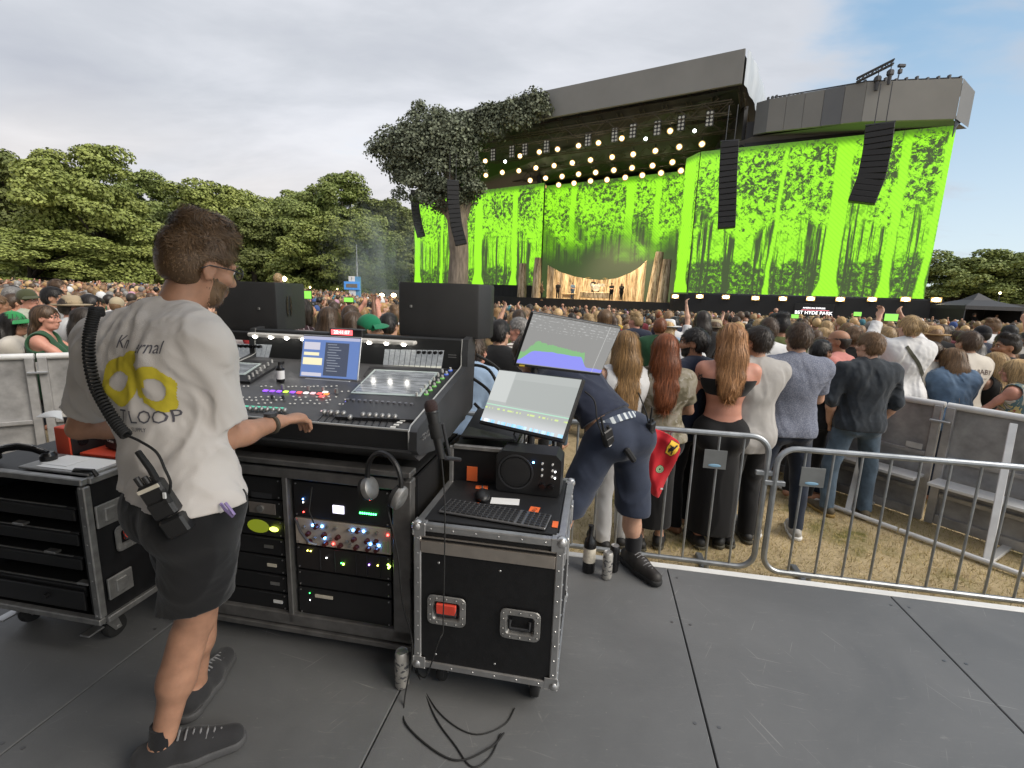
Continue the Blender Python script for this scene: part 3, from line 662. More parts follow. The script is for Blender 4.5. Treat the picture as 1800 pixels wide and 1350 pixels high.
tag(k.build('smoke', sm_, loc=p), 'thin bluish smoke drifting before the trees left of the stage', 'smoke', kind='stuff')

# ================================================================ TREES
leaf_m = {}
def leafmat(name, a, b, isl=.25):
 m = mat(name, a, .55, col2=b, scale=.45, island=isl, spec=.25, rvar=.1); return m
LEAF = [leafmat('leaf_olive', (.18, .22, .055), (.30, .335, .095)), leafmat('leaf_dark', (.10, .125, .036), (.175, .20, .065)), leafmat('leaf_mid', (.155, .20, .056), (.255, .295, .09))]
OAKLEAF = leafmat('leaf_grey_green', (.095, .112, .075), (.18, .20, .135), .5)
def leaf_cloud(blobs, per, size, rng, up=.45, spread=(.62, 1.10)):
 """leaf quads scattered through the shells of many blobs, tilted outwards"""
 Vs = []
 for (c, r) in blobs:
  n = max(12, int(per * (r[0] * r[1] + r[0] * r[2] + r[1] * r[2]) / 3))
  d = rng.normal(size=(n, 3)); d /= np.linalg.norm(d, axis=1)[:, None]
  d[:, 2] = np.where(d[:, 2] < -.35, -d[:, 2], d[:, 2])
  rad = rng.uniform(*spread, (n, 1)) ** .7
  p = np.array(c) + d * rad * np.array(r)
  nr = d + rng.normal(0, .55, (n, 3)) + np.array([0, 0, up]); nr /= np.linalg.norm(nr, axis=1)[:, None]
  t = np.cross(nr, rng.normal(size=(n, 3))); t /= np.linalg.norm(t, axis=1)[:, None] + 1e-9; b_ = np.cross(nr, t)
  s_ = size * rng.uniform(.5, 1.25, (n, 1)); l_ = s_ * rng.uniform(.6, 1.1, (n, 1))
  Vs.append(np.stack([p - t * s_, p - b_ * l_ * .8 + nr * s_ * .2, p + t * s_, p + b_ * l_ + nr * -s_ * .25], 1).reshape(-1, 3))
 V = np.concatenate(Vs); F = np.arange(len(V)).reshape(-1, 4); return V, F
BARKM = mat('tree_bark', (.055, .045, .034), .9, var=.4, scale=3, stretch=(2, 2, .3))
def make_tree(seed, h, rx, lowz, nb):
 rng = np.random.default_rng(seed); blobs = []
 main = []
 for i in range(7):                                             # large limbs of foliage
  a = rng.uniform(0, 6.28); rr = rng.uniform(.1, .62); z = rng.uniform(.35, .86)
  main.append((np.array([math.cos(a) * rr * rx, math.sin(a) * rr * rx, h * z]), rx * rng.uniform(.36, .55)))
 main.append((np.array([0, 0, h * .80]), rx * .45))
 for i in range(nb):
  c, r = main[i % len(main)]; d = rng.normal(size=3); d /= np.linalg.norm(d); d[2] = abs(d[2]) * (1 if rng.random() < .72 else -.8)
  p = c + d * np.array([r, r, r * .85]) * rng.uniform(.75, 1.05); s_ = rx * rng.uniform(.10, .20)
  if p[2] > h - s_ * .5: p[2] = h - s_ * .5 - rng.uniform(0, 1.2)
  if p[2] < lowz: p[2] = lowz + rng.uniform(0, 2)
  blobs.append((p, (s_ * 1.25, s_ * 1.25, s_ * .8)))
 for i in range(nb // 2):                                       # low skirts
  a = rng.uniform(0, 6.28); s_ = rx * rng.uniform(.12, .2)
  blobs.append((np.array([math.cos(a) * rx * .75, math.sin(a) * rx * .75, rng.uniform(lowz * .6, h * .5)]), (s_ * 1.3, s_ * 1.3, s_ * .9)))
 V, F = leaf_cloud(blobs, 150, .21, rng)
 tk = MB(); tk.tube([(0, 0, 0), (.1, 0, h * .25), (0, .1, h * .5), (0, 0, h * .8)], [.55, .42, .3, .08], 8)
 for c, r in main: tk.tube([(0, 0, h * .3), tuple(c * np.array([.5, .5, .8])), tuple(c)], [.25, .16, .06], 6)
 return V, F, tk
protos = []
TR = [ # px x, px top y, distance, variant, leaf, label
 (-60, 250, 70, 0, 1, 'dark tree cut by the left edge of the photo'), (20, 262, 66, 3, 1, 'dark open crowned tree at far left beside the largest tree'), (165, 250, 60, 1, 0, 'largest yellow green tree left of the engineer'),
 (250, 300, 84, 1, 2, 'tall tree behind the dip right of the largest tree'), (440, 332, 84, 3, 0, 'tall far tree behind the broad tree and the left monitor speaker'), (540, 338, 86, 0, 2, 'far tree filling the gap left of the tall domed tree'), (660, 348, 88, 1, 0, 'far tree filling the gap right of the tall domed tree'), (-5, 300, 84, 2, 2, 'far pale tree at the left edge behind the dark one'), (95, 292, 86, 0, 0, 'far tree left of the largest tree'),
 (45, 400, 52, 2, 0, 'low bushy tree in front at far left'), (372, 316, 70, 0, 0, 'broad green tree rising behind the engineer'), (300, 352, 76, 2, 2, 'lower tree filling in between the two broad trees'), (492, 346, 74, 3, 2, 'round topped tree behind the left monitor speaker'),
 (600, 302, 72, 1, 2, 'tall domed tree left of the stage'), (560, 380, 66, 2, 0, 'lower pale tree in front of the tall domed tree'), (690, 350, 80, 0, 1, 'tree partly hidden behind the left screen'), (655, 392, 74, 3, 2, 'lower tree with smoke drifting in front of it'), (440, 368, 68, 2, 1, 'dark lower tree above the left monitor speaker'), (775, 400, 92, 1, 1, 'far tree beyond the left screen edge'),
 (1690, 437, 62, 2, 2, 'bushy tree behind the black tent'), (1800, 442, 60, 0, 1, 'tree at the right edge behind the timber fence'), (1745, 492, 82, 1, 1, 'low far tree between the two right hand trees')]
vm = [make_tree(3, 18, 9.0, 2.2, 120), make_tree(8, 20, 9.5, 2.4, 140), make_tree(15, 15, 8.5, 1.5, 110), make_tree(21, 17, 8.0, 2.5, 100)]
vmesh = {}
for i, (x, y, D, v, lf, lb) in enumerate(TR):
 p = at_y(x, y, D); H = p[2] - GROUND; V, F, tk = vm[v]; h0 = V[:, 2].max()
 root = thing('tree', lb, 'tree', (p[0], p[1], GROUND), RNG.uniform(0, 6.28), 'park trees behind the crowd')
 if v not in vmesh:
  cobj = arrmesh('crown', V, F, LEAF[lf], root, smooth=False); tobj = tk.build('trunk', BARKM, root); vmesh[v] = (cobj.data, tobj.data)
 else:
  cobj = bpy.data.objects.new('crown', vmesh[v][0]); COL.objects.link(cobj); cobj.parent = root
  tobj = bpy.data.objects.new('trunk', vmesh[v][1]); COL.objects.link(tobj); tobj.parent = root
 cobj.material_slots[0].link = 'OBJECT'; cobj.material_slots[0].material = LEAF[lf]
 s_ = H / h0; root.scale = (max(s_, .85), max(s_, .85), s_)
# far dark wood closing the gaps under the crowns
blobs = []
for i in range(230):
 x = RNG.uniform(-98, -14); blobs.append((np.array([x, 84 + RNG.uniform(0, 6), RNG.uniform(1, 10.5)]), (2.4, 2.0, 1.9)))
for i in range(40):
 x = RNG.uniform(56, 110); blobs.append((np.array([x, 78 + RNG.uniform(0, 6), RNG.uniform(0, 6)]), (2.2, 2.0, 1.7)))
V, F = leaf_cloud(blobs, 16, .42, RNG); tag(arrmesh('wood', V, F, LEAF[1], smooth=False), 'dark dense undergrowth below the park trees', 'wood', kind='stuff')

# ---- the oak at the stage
oak = thing('oak_tree', 'big dark oak tree growing over the left end of the stage roof', 'tree', (-6.1, 52, GROUND))
k = MB(); k.tube([(0, 0, 0), (-.05, 0, 2.5), (.05, 0, 6), (-.2, 0, 9.5), (-.6, 0, 12.5), (-1.5, 0, 15)], [1.45, 1.12, 1.0, 1.05, .8, .4], 16)
for pts, rs in (([(0, 0, 8.6), (.8, .3, 11), (1.2, .6, 13.5)], [.6, .45, .2]), ([(-.2, 0, 9), (-2.6, -.2, 12), (-5.5, -.4, 14)], [.6, .45, .15]), ([(.2, 0, 9.2), (.8, .6, 13.5), (1, 1, 17)], [.6, .4, .2]), ([(-.4, 0, 8.6), (-1.6, .2, 10.6), (-3.4, .2, 12)], [.4, .3, .1])):
 k.tube(pts, rs, 9)
k.build('trunk', mat('oak_bark', (.22, .18, .14), .9, var=.45, scale=2.5, stretch=(2, 2, .35), bump=.8, bscale=6), oak)
def oakpx(x, y, Y): p = at_y(x, y, Y); return p - np.array([-6.1, 52, GROUND])
blobs = []
for x, y, r, Y in ((672,270,1.25,52),(690,255,1.4,51.6),(700,285,1.4,52.4),(715,300,1.2,52),(722,265,1.6,51),(735,235,1.5,51.6),(732,205,.7,51.5),(738,190,.6,51.5),(725,325,.8,52),(748,285,1.6,51.4),(760,255,1.7,51),(775,230,1.5,50.8),(768,208,.9,51),(790,270,1.6,51),(800,245,1.5,50.8),(810,290,1.4,51),(745,320,1.1,51.6),(765,330,1.1,51.5),(785,345,.9,52),(820,320,1.0,51.5),(835,340,.7,52),(778,370,.7,52),(825,355,.6,52.2),(660,268,.6,52),(705,235,.7,51.5),(768,300,1.3,50.8),(715,245,1.0,51.5),(688,300,.8,52),(755,345,.8,52)):
 blobs.append((oakpx(x, y, Y), (r * 1.05, r, r * .9)))
for i in range(46):
 x = RNG.uniform(700, 845); y = RNG.uniform(232, 372 - abs(x - 775) * .35); r = RNG.uniform(.5, 1.05); blobs.append((oakpx(x, y, RNG.uniform(50.2, 52)), (r, r * .8, r * .85)))
for i in range(64):                                                # foliage swag along the roof edge
 f = i / 63; x = 770 + f * 185; yt = np.interp(x, [770, 800, 850, 900, 950], [215, 205, 190, 182, 172]); yb = np.interp(x, [770, 830, 880, 930, 955], [290, 262, 240, 222, 205])
 y = yt + (yb - yt) * RNG.uniform(.12, .88); Y = np.interp(x, [770, 955], [52.5, 49.4]); r = RNG.uniform(.6, 1.0)
 blobs.append((oakpx(x, y, Y - RNG.uniform(0, .6)), (r, r * .7, r)))
V, F = leaf_cloud([(c, tuple(1.12 * q for q in r)) for c, r in blobs], 460, .15, RNG, up=.2, spread=(.25, 1.55)); arrmesh('crown', V, F, OAKLEAF, oak, smooth=False)

# ---- blue sign tower, mast, lamps left
root = thing('sign_tower', 'tall blue information tower with a screen panel beyond the crowd', 'sign tower', at_y(622, 530, 40) * (1, 1, 0) + np.array([0, 0, GROUND]), .1)
zt_ = at_y(622, 486, 40)[2] - GROUND; bl_ = mat('blue_panel', (.06, .22, .55), .5, emit=(.1, .35, .8), es=.12)
k = MB(); k.box((.15, .2, zt_ / 2), (.75, .4, zt_)); k.build('tower_body', mat('pale_blue_panel', (.12, .3, .5), .5), root)
k = MB(); k.box((-.1, -.1, zt_ - .75), (1.25, .12, .65), .02); k.build('blue_frame', bl_, root)
k = MB(); k.box((-.1, -.17, zt_ - .75), (.9, .03, .3), .01); k.build('screen_panel', mat('dim_panel', (.18, .15, .12), .4), root)
k = MB(); k.box((-.12, -.02, zt_ - .2), (.5, .05, .42), .01); k.box((-.1, -.02, zt_ - 1.5), (.55, .05, .8), .01); k.build('white_panel', M_whitep, root)
text('icon', 'i', .5, bl_, root, (-.1, -.06, zt_ - 1.5), (math.pi / 2, 0, 0), .005); text('icon', '?', .36, mat('grey_ink', (.1, .12, .12)), root, (-.12, -.06, zt_ - .2), (math.pi / 2, 0, 0), .005)
p = at_y(629, 530, 41); k = MB(); k.cyl((0, 0, 0), (0, 0, at_y(627, 430, 41)[2] - GROUND), .05, 6, .03); k.cyl((0, 0, 3), (0, 0, 4.3), .08, 6, .05)
tag(k.build('mast', M_galv, loc=(p[0], p[1], GROUND)), 'thin tall mast behind the blue information tower', 'mast')
lampyw = emitm('park_lamp_glow', (1, .8, .42), 4.0)
for i, (x, y, Y, r_, lb) in enumerate(((500, 490, 50, .28, 'glowing park lamp above the left monitor speaker'), (516, 505, 60, .14, 'small lit park lamp nearest the bright one'), (545, 505, 60, .14, 'small lit park lamp in the middle under the trees'), (593, 508, 60, .1, 'small lit park lamp close to the blue tower'), (1758, 515, 50, .13, 'small lit lamp above the black tent'))):
 p = at_y(x, y, Y); root = thing('park_lamp', lb, 'lamp', (p[0], p[1], GROUND), 0, 'lit park lamps under the trees')
 k = MB(); k.cyl((0, 0, 0), (0, 0, p[2] - GROUND - r_), .05, 6); k.build('post', M_dgrey, root)
 k = MB(); k.lathe([(0, r_), (r_ * .9, r_ * .2), (r_ * .7, -r_ * .6), (0, -r_)], 10, 'z', (0, 0, p[2] - GROUND)); k.build('lantern', lampyw, root)
for i, (x, y) in enumerate(((671, 519), (692, 519))):
 p = at_y(x, y, 48); root = thing('flood_lamp', ['left', 'right'][i] + ' one of two glowing floodlights beside the left screen', 'floodlight', p, 0, 'paired floodlights left of the stage')
 k = MB(); k.box((0, .15, 0), (.6, .2, .5), .04); k.cyl((0, .15, -.2), (0, .15, GROUND - p[2]), .05, 6); k.build('housing', M_black, root)
 k = MB(); k.ball((0, 0, 0), (.26, .06, .2), 12, 6); k.build('lens', emitm('lamp_amberwhite', (1, .75, .4), 6.0), root)
# ================================================================ FIGURES: one continuous surface per body, grown from a distance field
class Field:
 def __init__(s, lo, hi, vox):
  s.lo = np.array(lo, np.float32); s.vox = vox
  s.n = np.ceil((np.array(hi) - s.lo) / vox).astype(int) + 1
  s.d = np.full(tuple(s.n), 0.25, np.float32)
 def block(s, lo, hi):
  a = np.clip(np.floor((np.array(lo) - s.lo) / s.vox).astype(int), 0, s.n); b = np.clip(np.ceil((np.array(hi) - s.lo) / s.vox).astype(int) + 1, 0, s.n)
  if np.any(b <= a): return None, None
  ax = [s.lo[i] + s.vox * np.arange(a[i], b[i], dtype=np.float32) for i in range(3)]
  return (slice(a[0], b[0]), slice(a[1], b[1]), slice(a[2], b[2])), np.meshgrid(*ax, indexing='ij', sparse=True)
 def put(s, sl, new, k, op):
  old = s.d[sl]
  if op == 'u':
   h = np.maximum(k - np.abs(old - new), 0); s.d[sl] = np.minimum(old, new) - h * h / (4 * max(k, 1e-6))
  elif op == 's':
   new = -new; h = np.maximum(k - np.abs(old - new), 0); s.d[sl] = np.maximum(old, new) + h * h / (4 * max(k, 1e-6))
 def cone(s, A, B, r1, r2, k=.03, flat=None, op='u'):
  A = np.array(A, np.float32); B = np.array(B, np.float32); r = max(r1, r2) * (1 if flat is None else max(1, flat[1])) + k + s.vox * 2
  sl, g = s.block(np.minimum(A, B) - r, np.maximum(A, B) + r)
  if sl is None: return
  ab = B - A; L2 = float(ab @ ab) + 1e-9
  v = [g[i] - A[i] for i in range(3)]
  t = np.clip((v[0] * ab[0] + v[1] * ab[1] + v[2] * ab[2]) / L2, 0, 1)
  w_ = [v[i] - t * ab[i] for i in range(3)]
  q = w_[0] ** 2 + w_[1] ** 2 + w_[2] ** 2; m = 1.0
  if flat is not None:
   n, f = flat; vn = w_[0] * n[0] + w_[1] * n[1] + w_[2] * n[2]; q = q + vn * vn * (1 / f ** 2 - 1); m = min(1.0, f)
  s.put(sl, (np.sqrt(q) - (r1 + (r2 - r1) * t)) * m, k, op)
 def ell(s, c, axes, rad, k=.02, op='u'):
  c = np.array(c, np.float32); r = max(rad) + k + s.vox * 2; sl, g = s.block(c - r, c + r)
  if sl is None: return
  v = [g[i] - c[i] for i in range(3)]; q = 0
  for a, rr in zip(axes, rad): q = q + ((v[0] * a[0] + v[1] * a[1] + v[2] * a[2]) / rr) ** 2
  s.put(sl, (np.sqrt(q) - 1) * min(rad), k, op)
 def cut(s, P, n, k=.006):                                       # remove the side the normal points to
  sl, g = s.block(s.lo, s.lo + s.n * s.vox); P = np.array(P); n = np.array(n, float); n = n / np.linalg.norm(n)
  new = (g[0] - P[0]) * n[0] + (g[1] - P[1]) * n[1] + (g[2] - P[2]) * n[2]
  s.d = np.maximum(s.d, new)
 def wrinkle(s, amp, seed, freq=16, zs=.45, lo=None):
  sl, g = s.block(s.lo, s.lo + s.n * s.vox); r = np.random.default_rng(seed); x, y, z = g; f = 0
  wx = .03 * np.sin(9 * z + 7 * x + r.uniform(0, 6)) + .02 * np.sin(15 * y - 11 * z + r.uniform(0, 6))
  for i in range(4):
   a = r.normal(size=3); a[2] *= zs * r.choice([.4, 1.6]); a = a / np.linalg.norm(a) * freq * r.uniform(.6, 1.7)
   f = f + np.sin(a[0] * (x + wx) + a[1] * (y - wx) + a[2] * (z + wx) + r.uniform(0, 6)) * (.5 if i > 1 else .8)
  f = f * .6 + .55 * (1 - 2 * np.abs(np.sin(1.3 * f + .5)))
  m = 1.0 if lo is None else np.clip((lo - z) / .15, 0.25, 1)
  s.d = np.where(np.abs(s.d) < .06, s.d - amp * f * m, s.d)
 def sample(s, P):
  q = np.clip((P - s.lo) / s.vox, 0, s.n - 1.001); i = q.astype(int); f = q - i; d = 0
  for a in (0, 1):
   for b in (0, 1):
    for c in (0, 1):
     w_ = (f[:, 0] if a else 1 - f[:, 0]) * (f[:, 1] if b else 1 - f[:, 1]) * (f[:, 2] if c else 1 - f[:, 2])
     d = d + w_ * s.d[i[:, 0] + a, i[:, 1] + b, i[:, 2] + c]
  return d
 def grad(s, P):
  e = s.vox; G_ = np.stack([s.sample(P + e * np.eye(3)[i]) - s.sample(P - e * np.eye(3)[i]) for i in range(3)], 1)
  return G_ / (np.linalg.norm(G_, axis=1)[:, None] + 1e-9)
 def mesh(s):
  d = s.d.copy(); d[0] = d[-1] = .2; d[:, 0] = d[:, -1] = .2; d[:, :, 0] = d[:, :, -1] = .2
  ins = d < 0; n = s.n
  c = np.zeros(tuple(n - 1), np.int8)
  for a in (0, 1):
   for b in (0, 1):
    for e in (0, 1): c += ins[a:n[0] - 1 + a, b:n[1] - 1 + b, e:n[2] - 1 + e]
  act = (c > 0) & (c < 8); ids = -np.ones(tuple(n - 1), np.int64); I = np.argwhere(act); ids[act] = np.arange(len(I))
  acc = np.zeros((len(I), 3)); cnt = np.zeros(len(I))
  cor = [(a, b, e) for a in (0, 1) for b in (0, 1) for e in (0, 1)]
  vals = {q: d[I[:, 0] + q[0], I[:, 1] + q[1], I[:, 2] + q[2]] for q in cor}
  for q in cor:
   for ax in range(3):
    if q[ax] == 0:
     p = list(q); p[ax] = 1; v0 = vals[q]; v1 = vals[tuple(p)]; x = (v0 < 0) != (v1 < 0)
     t = np.where(x, v0 / np.where(x, v0 - v1, 1), 0); pos = np.tile(np.array(q, float), (len(I), 1)); pos[:, ax] = t
     acc += np.where(x[:, None], pos, 0); cnt += x
  V = (I + acc / cnt[:, None]) * s.vox + s.lo
  F = []
  for ax in range(3):
   a = [slice(1, -1)] * 3; a[ax] = slice(0, -1); b = list(a); b[ax] = slice(1, None)
   A = ins[tuple(a)]; B = ins[tuple(b)]; o = [i for i in range(3) if i != ax]
   for flip, msk in ((False, A & ~B), (True, ~A & B)):
    E = np.argwhere(msk)
    if not len(E): continue
    E = E + 1; E[:, ax] -= 1
    qs = []
    for (u_, v_) in ((-1, -1), (0, -1), (0, 0), (-1, 0)):
     P = E.copy(); P[:, o[0]] += u_; P[:, o[1]] += v_; qs.append(ids[P[:, 0], P[:, 1], P[:, 2]])
    q = np.stack(qs, 1)
    if flip != (ax == 1): q = q[:, ::-1]
    F.append(q)
  return V, np.concatenate(F)

def smooth_mesh(V, F, it=1):
 for _ in range(it):
  acc = np.zeros_like(V); cnt = np.zeros(len(V))
  for i in range(4):
   a, b = F[:, i], F[:, (i + 1) % 4]
   for k in range(3):
    acc[:, k] += np.bincount(a, V[b, k], len(V)) + np.bincount(b, V[a, k], len(V))
   cnt += np.bincount(a, minlength=len(V)) + np.bincount(b, minlength=len(V))
  V = V * .5 + .5 * acc / np.maximum(cnt, 1)[:, None]
 return V
def nrm(v): v = np.array(v, float); return v / (np.linalg.norm(v) + 1e-9)
def ik(a, c, l1, l2, hint):
 a = np.array(a, float); c = np.array(c, float); v = c - a; L = np.linalg.norm(v); m = (l1 + l2) * .995
 if L > m: c = a + v / L * m; v = c - a; L = m
 x = (l1 * l1 - l2 * l2 + L * L) / (2 * L); h = math.sqrt(max(l1 * l1 - x * x, 0)); d = v / L
 hn = np.array(hint, float); hn = hn - d * (hn @ d); hn = nrm(hn); return a + d * x + hn * h, c

def pose(H=1.75, fem=False, arms='down', lean=0.0, side=0.0, twist=0.0, hyaw=0.0, hpitch=0.0, build=1.0, legs='stand'):
 """joints of a standing figure facing +Y, feet on z = 0"""
 s_ = H / 1.75; J = {}; W = (.170 if fem else .195) * s_ * (1 + (build - 1) * .5); hw = .092 * s_
 J['pel'] = np.array([0, 0, .93]) * s_
 ca, sa = math.cos(R(lean)), math.sin(R(lean))
 def tor(x, y, z):                                              # torso frame above the pelvis
  z -= .93; p = np.array([x, y * ca + z * sa, -y * sa + z * ca]); c, d = math.cos(R(twist)), math.sin(R(twist))
  p = np.array([p[0] * c + p[1] * d, -p[0] * d + p[1] * c, p[2]]); p[0] += z * math.tan(R(side)); return (p + np.array([0, 0, .93])) * s_
 J['waist'] = tor(0, 0, 1.07); J['chest'] = tor(0, .0, 1.28); J['neck'] = tor(0, -.012, 1.47); J['head'] = tor(0, .025, 1.625)
 J['shR'] = tor(W / s_, -.015, 1.408); J['shL'] = tor(-W / s_, -.015, 1.408)
 tw = R(twist); J['tf'] = np.array([math.sin(tw), math.cos(tw), 0]); J['tr'] = np.array([math.cos(tw), -math.sin(tw), 0]); J['pf'] = np.array([0, 1., 0]); J['pr'] = np.array([1., 0, 0])
 J['tu'] = nrm(J['neck'] - J['pel'])
 hy = R(hyaw + twist); hp = R(hpitch); hf = np.array([math.sin(hy) * math.cos(hp), math.cos(hy) * math.cos(hp), math.sin(hp)]); hr = np.array([math.cos(hy), -math.sin(hy), 0])
 J['hf'], J['hr'], J['hu'] = hf, hr, np.cross(hr, hf)
 for sd, q in (('R', 1), ('L', -1)):
  J['hip' + sd] = np.array([q * hw, 0, .91 * s_]); st_ = .105 if not fem else .085
  if legs == 'stride': fy = .10 * q
  elif legs == 'wide': fy = 0; st_ = .17
  else: fy = .03 * q
  J['an' + sd] = np.array([q * st_ * s_, -.03 + fy, .085 * s_]); J['kn' + sd] = np.array([q * (st_ + .0) * s_, .02 + fy * .7, .49 * s_])
  o = q * .25; J['toe' + sd] = J['an' + sd] + np.array([math.sin(o) * .175, math.cos(o) * .175, -.055]) * s_
  a = arms if isinstance(arms, str) else arms[0 if sd == 'R' else 1]
  sh = J['sh' + sd]; T = lambda x, y, z: tor(q * x, y, z)
  tgt, hint = {'down': (T(.245, .04, .80), (q * .3, -1, 0)), 'front': (T(.06, .25, 1.10), (q * 1., -.45, -.6)), 'cross': (T(-.10, .24, 1.17), (q * 1., .1, -.5)),
                     'pocket': (T(.215, .07, .90), (q * 1., -.9, 0)), 'raise': (T(.12, .36, 1.72), (q * .8, .1, -1)), 'high': (T(.18, .16, 2.0), (q * 1, .2, 0)),
                     'chin': (T(.06, .20, 1.40), (q * .7, .2, -1)), 'rail': (T(.22, .42, 1.08), (q * .8, -.3, -.5)), 'hug': (T(.0, .42, 1.45), (q * 1, .2, -.4)), 'back': (T(.08, -.17, .95), (q * 1., -.6, 0)),
                     'phone': (T(.10, .30, 1.55), (q * .9, .1, -1)), 'hip': (T(.2, .02, 1.02), (q * 1., -.5, 0)), 'out': (T(.55, .3, 1.2), (q * .3, -.6, -1))}[a]
  J['el' + sd], J['wr' + sd] = ik(sh, tgt, .285 * s_, .26 * s_, hint)
  J['hd' + sd] = nrm(J['wr' + sd] - J['el' + sd]); J['curl' + sd] = .7
 J['s'] = s_; J['fem'] = fem; J['b'] = build; return J
def bounds(J, m=.16):
 P = np.array([v for k_, v in J.items() if isinstance(v, np.ndarray) and k_ not in ('tf', 'tr', 'pf', 'pr', 'hf', 'hr', 'hu', 'tu', 'hdR', 'hdL')])
 return P.min(0) - m - np.array([0, 0, -.02]), P.max(0) + m + np.array([0, 0, .08])
def torso(F, J, e=0.0, k=.05):
 s_ = J['s']; b = J['b']; fl = (J['tf'], .68); pl_ = (J['pf'], .80)
 if J['fem']: rp, rw, rc, ru = .150, .112 * b, .130, .085
 else: rp, rw, rc, ru = .150 * (b * .6 + .4), .138 * b, .160 * b, .105
 hp = .05 * s_
 F.cone(J['hipR'] + J['pr'] * 0 + np.array([0, 0, .03]), J['hipL'] + np.array([0, 0, .03]), .105 * s_ + e, .105 * s_ + e, k)
 F.cone(J['pel'] + np.array([0, 0, .02]), J['waist'], rp * s_ + e, rw * s_ + e, k, fl); F.cone(J['waist'], J['chest'], rw * s_ + e, rc * s_ + e, k, fl)
 F.cone(J['chest'], J['neck'] - J['tu'] * .07 * s_, rc * s_ + e, ru * s_ + e, k, fl)
 sh_ = (J['shR'] - J['shL']) * .18; F.cone(J['shR'] - sh_ - J['tu'] * .055 * s_, J['shL'] + sh_ - J['tu'] * .055 * s_, .088 * s_ + e, .088 * s_ + e, k, (J['tf'], .8))
 for sd in 'RL':
  F.cone(J['neck'] - J['tu'] * .045 * s_, J['sh' + sd] + J['tu'] * .004, .058 * s_ + e, .057 * s_ + e, k)
  F.cone(J['chest'] + (J['sh' + sd] - J['chest']) * .5 - J['tf'] * .02, J['chest'] + (J['sh' + sd] - J['chest']) * .2 - J['tf'] * .03 - J['tu'] * .06, .085 * s_ + e, .075 * s_ + e, k)   # shoulder blade, side of the ribs
  q = J['pr'] * (1 if sd == 'R' else -1)
  F.ell(J['hip' + sd] - J['pf'] * .055 * s_ + np.array([0, 0, -.02]) - q * .01, np.eye(3), [(.098 if J['fem'] else .088) * s_ + e] * 3, k)
  if J['fem']: F.ell(J['chest'] + J['tf'] * .085 * s_ + q * .07 * s_ - J['tu'] * .01, np.eye(3), [.07 * s_ + e] * 3, .05)
def hand(F, J, sd, hi=False):
 s_ = J['s']; d = J['hd' + sd]; w0 = J['wr' + sd]; q = 1 if sd == 'R' else -1
 n = J.get('pn' + sd)                                           # back-of-hand direction
 if n is None: n = np.cross(d, J['tf']) * 1.0; n = nrm(n if np.linalg.norm(n) > .2 else np.cross(d, [0, 0, 1])) * q
 n = nrm(n - d * (n @ d)); sdv = np.cross(d, n)
 if 'th' + sd in J: sdv = sdv if sdv @ J['th' + sd] > 0 else -sdv
 else: sdv = sdv if sdv @ J['tf'] > 0 else -sdv                 # thumb side
 F.cone(w0, w0 + d * .075 * s_, .026 * s_, .038 * s_, .02, (n, .52))
 c = J['curl' + sd]; L = [.070, .078, .073, .058]
 for i in range(4):
  b_ = w0 + d * .082 * s_ + sdv * (.030 - .0195 * i) * s_
  a1 = c * .75; a2 = c * 1.8
  p1 = b_ + (d * math.cos(a1) - n * math.sin(a1)) * L[i] * .52 * s_; p2 = p1 + (d * math.cos(a2) - n * math.sin(a2)) * L[i] * .5 * s_
  F.cone(b_ - d * .015, p1, .0098 * s_, .0088 * s_, .006 if hi else .008); F.cone(p1, p2, .0088 * s_, .0072 * s_, .004)
 t0 = w0 + d * .022 * s_ + sdv * .026 * s_; t1 = t0 + (d * .75 + sdv * .5 - n * .25) * .042 * s_; t2 = t1 + (d * .95 - n * .3 * c) * .032 * s_
 F.cone(t0, t1, .0145 * s_, .0115 * s_, .014); F.cone(t1, t2, .0112 * s_, .0085 * s_, .004)
def head(F, J, hi=False):
 h = J['head']; f, r_, u = J['hf'], J['hr'], J['hu']; s_ = J['s'] ** .5; A = (r_, f, u)
 P = lambda x, y, z: h + (r_ * x + f * y + u * z) * s_
 F.cone(J['neck'] - J['tu'] * .03, h + u * -.05 - f * .02, .060 * J['s'] * (.88 if J['fem'] else 1), .052 * s_ * (.9 if J['fem'] else 1), .03)
 F.ell(P(0, -.008, .035), A, (.074 * s_, .096 * s_, .085 * s_), .03); F.ell(P(0, .032, -.030), A, (.057 * s_, .062 * s_, .080 * s_), .035)
 F.cone(P(-.028, .040, -.082), P(.028, .040, -.082), .026 * s_, .026 * s_, .03); F.ell(P(0, .066, -.092), A, (.02, .018, .018), .02)
 F.cone(P(0, .088, .012), P(0, .110, -.026), .009, .0135, .012); F.ell(P(.012, .098, -.031), A, (.010, .012, .008), .008); F.ell(P(-.012, .098, -.031), A, (.010, .012, .008), .008)
 for q in (1, -1):
  F.ell(P(q * .032, .094, .010), A, (.017, .014, .012), .014, 's'); F.ell(P(q * .031, .078, .010), A, (.0135, .0125, .0125), .004)
  F.cone(P(q * .012, .092, .026), P(q * .052, .074, .026), .009, .008, .012); F.ell(P(q * .046, .062, -.022), A, (.022, .022, .018), .02)
  F.ell(P(q * .076, -.004, -.008), A, (.010, .021, .033), .008); F.ell(P(q * .083, .0, -.004), A, (.006, .010, .018), .006, 's')
 F.cone(P(-.018, .088, -.056), P(.018, .088, -.056), .0075, .0075, .008); F.cone(P(-.016, .087, -.068), P(.016, .087, -.068), .0085, .0085, .006)
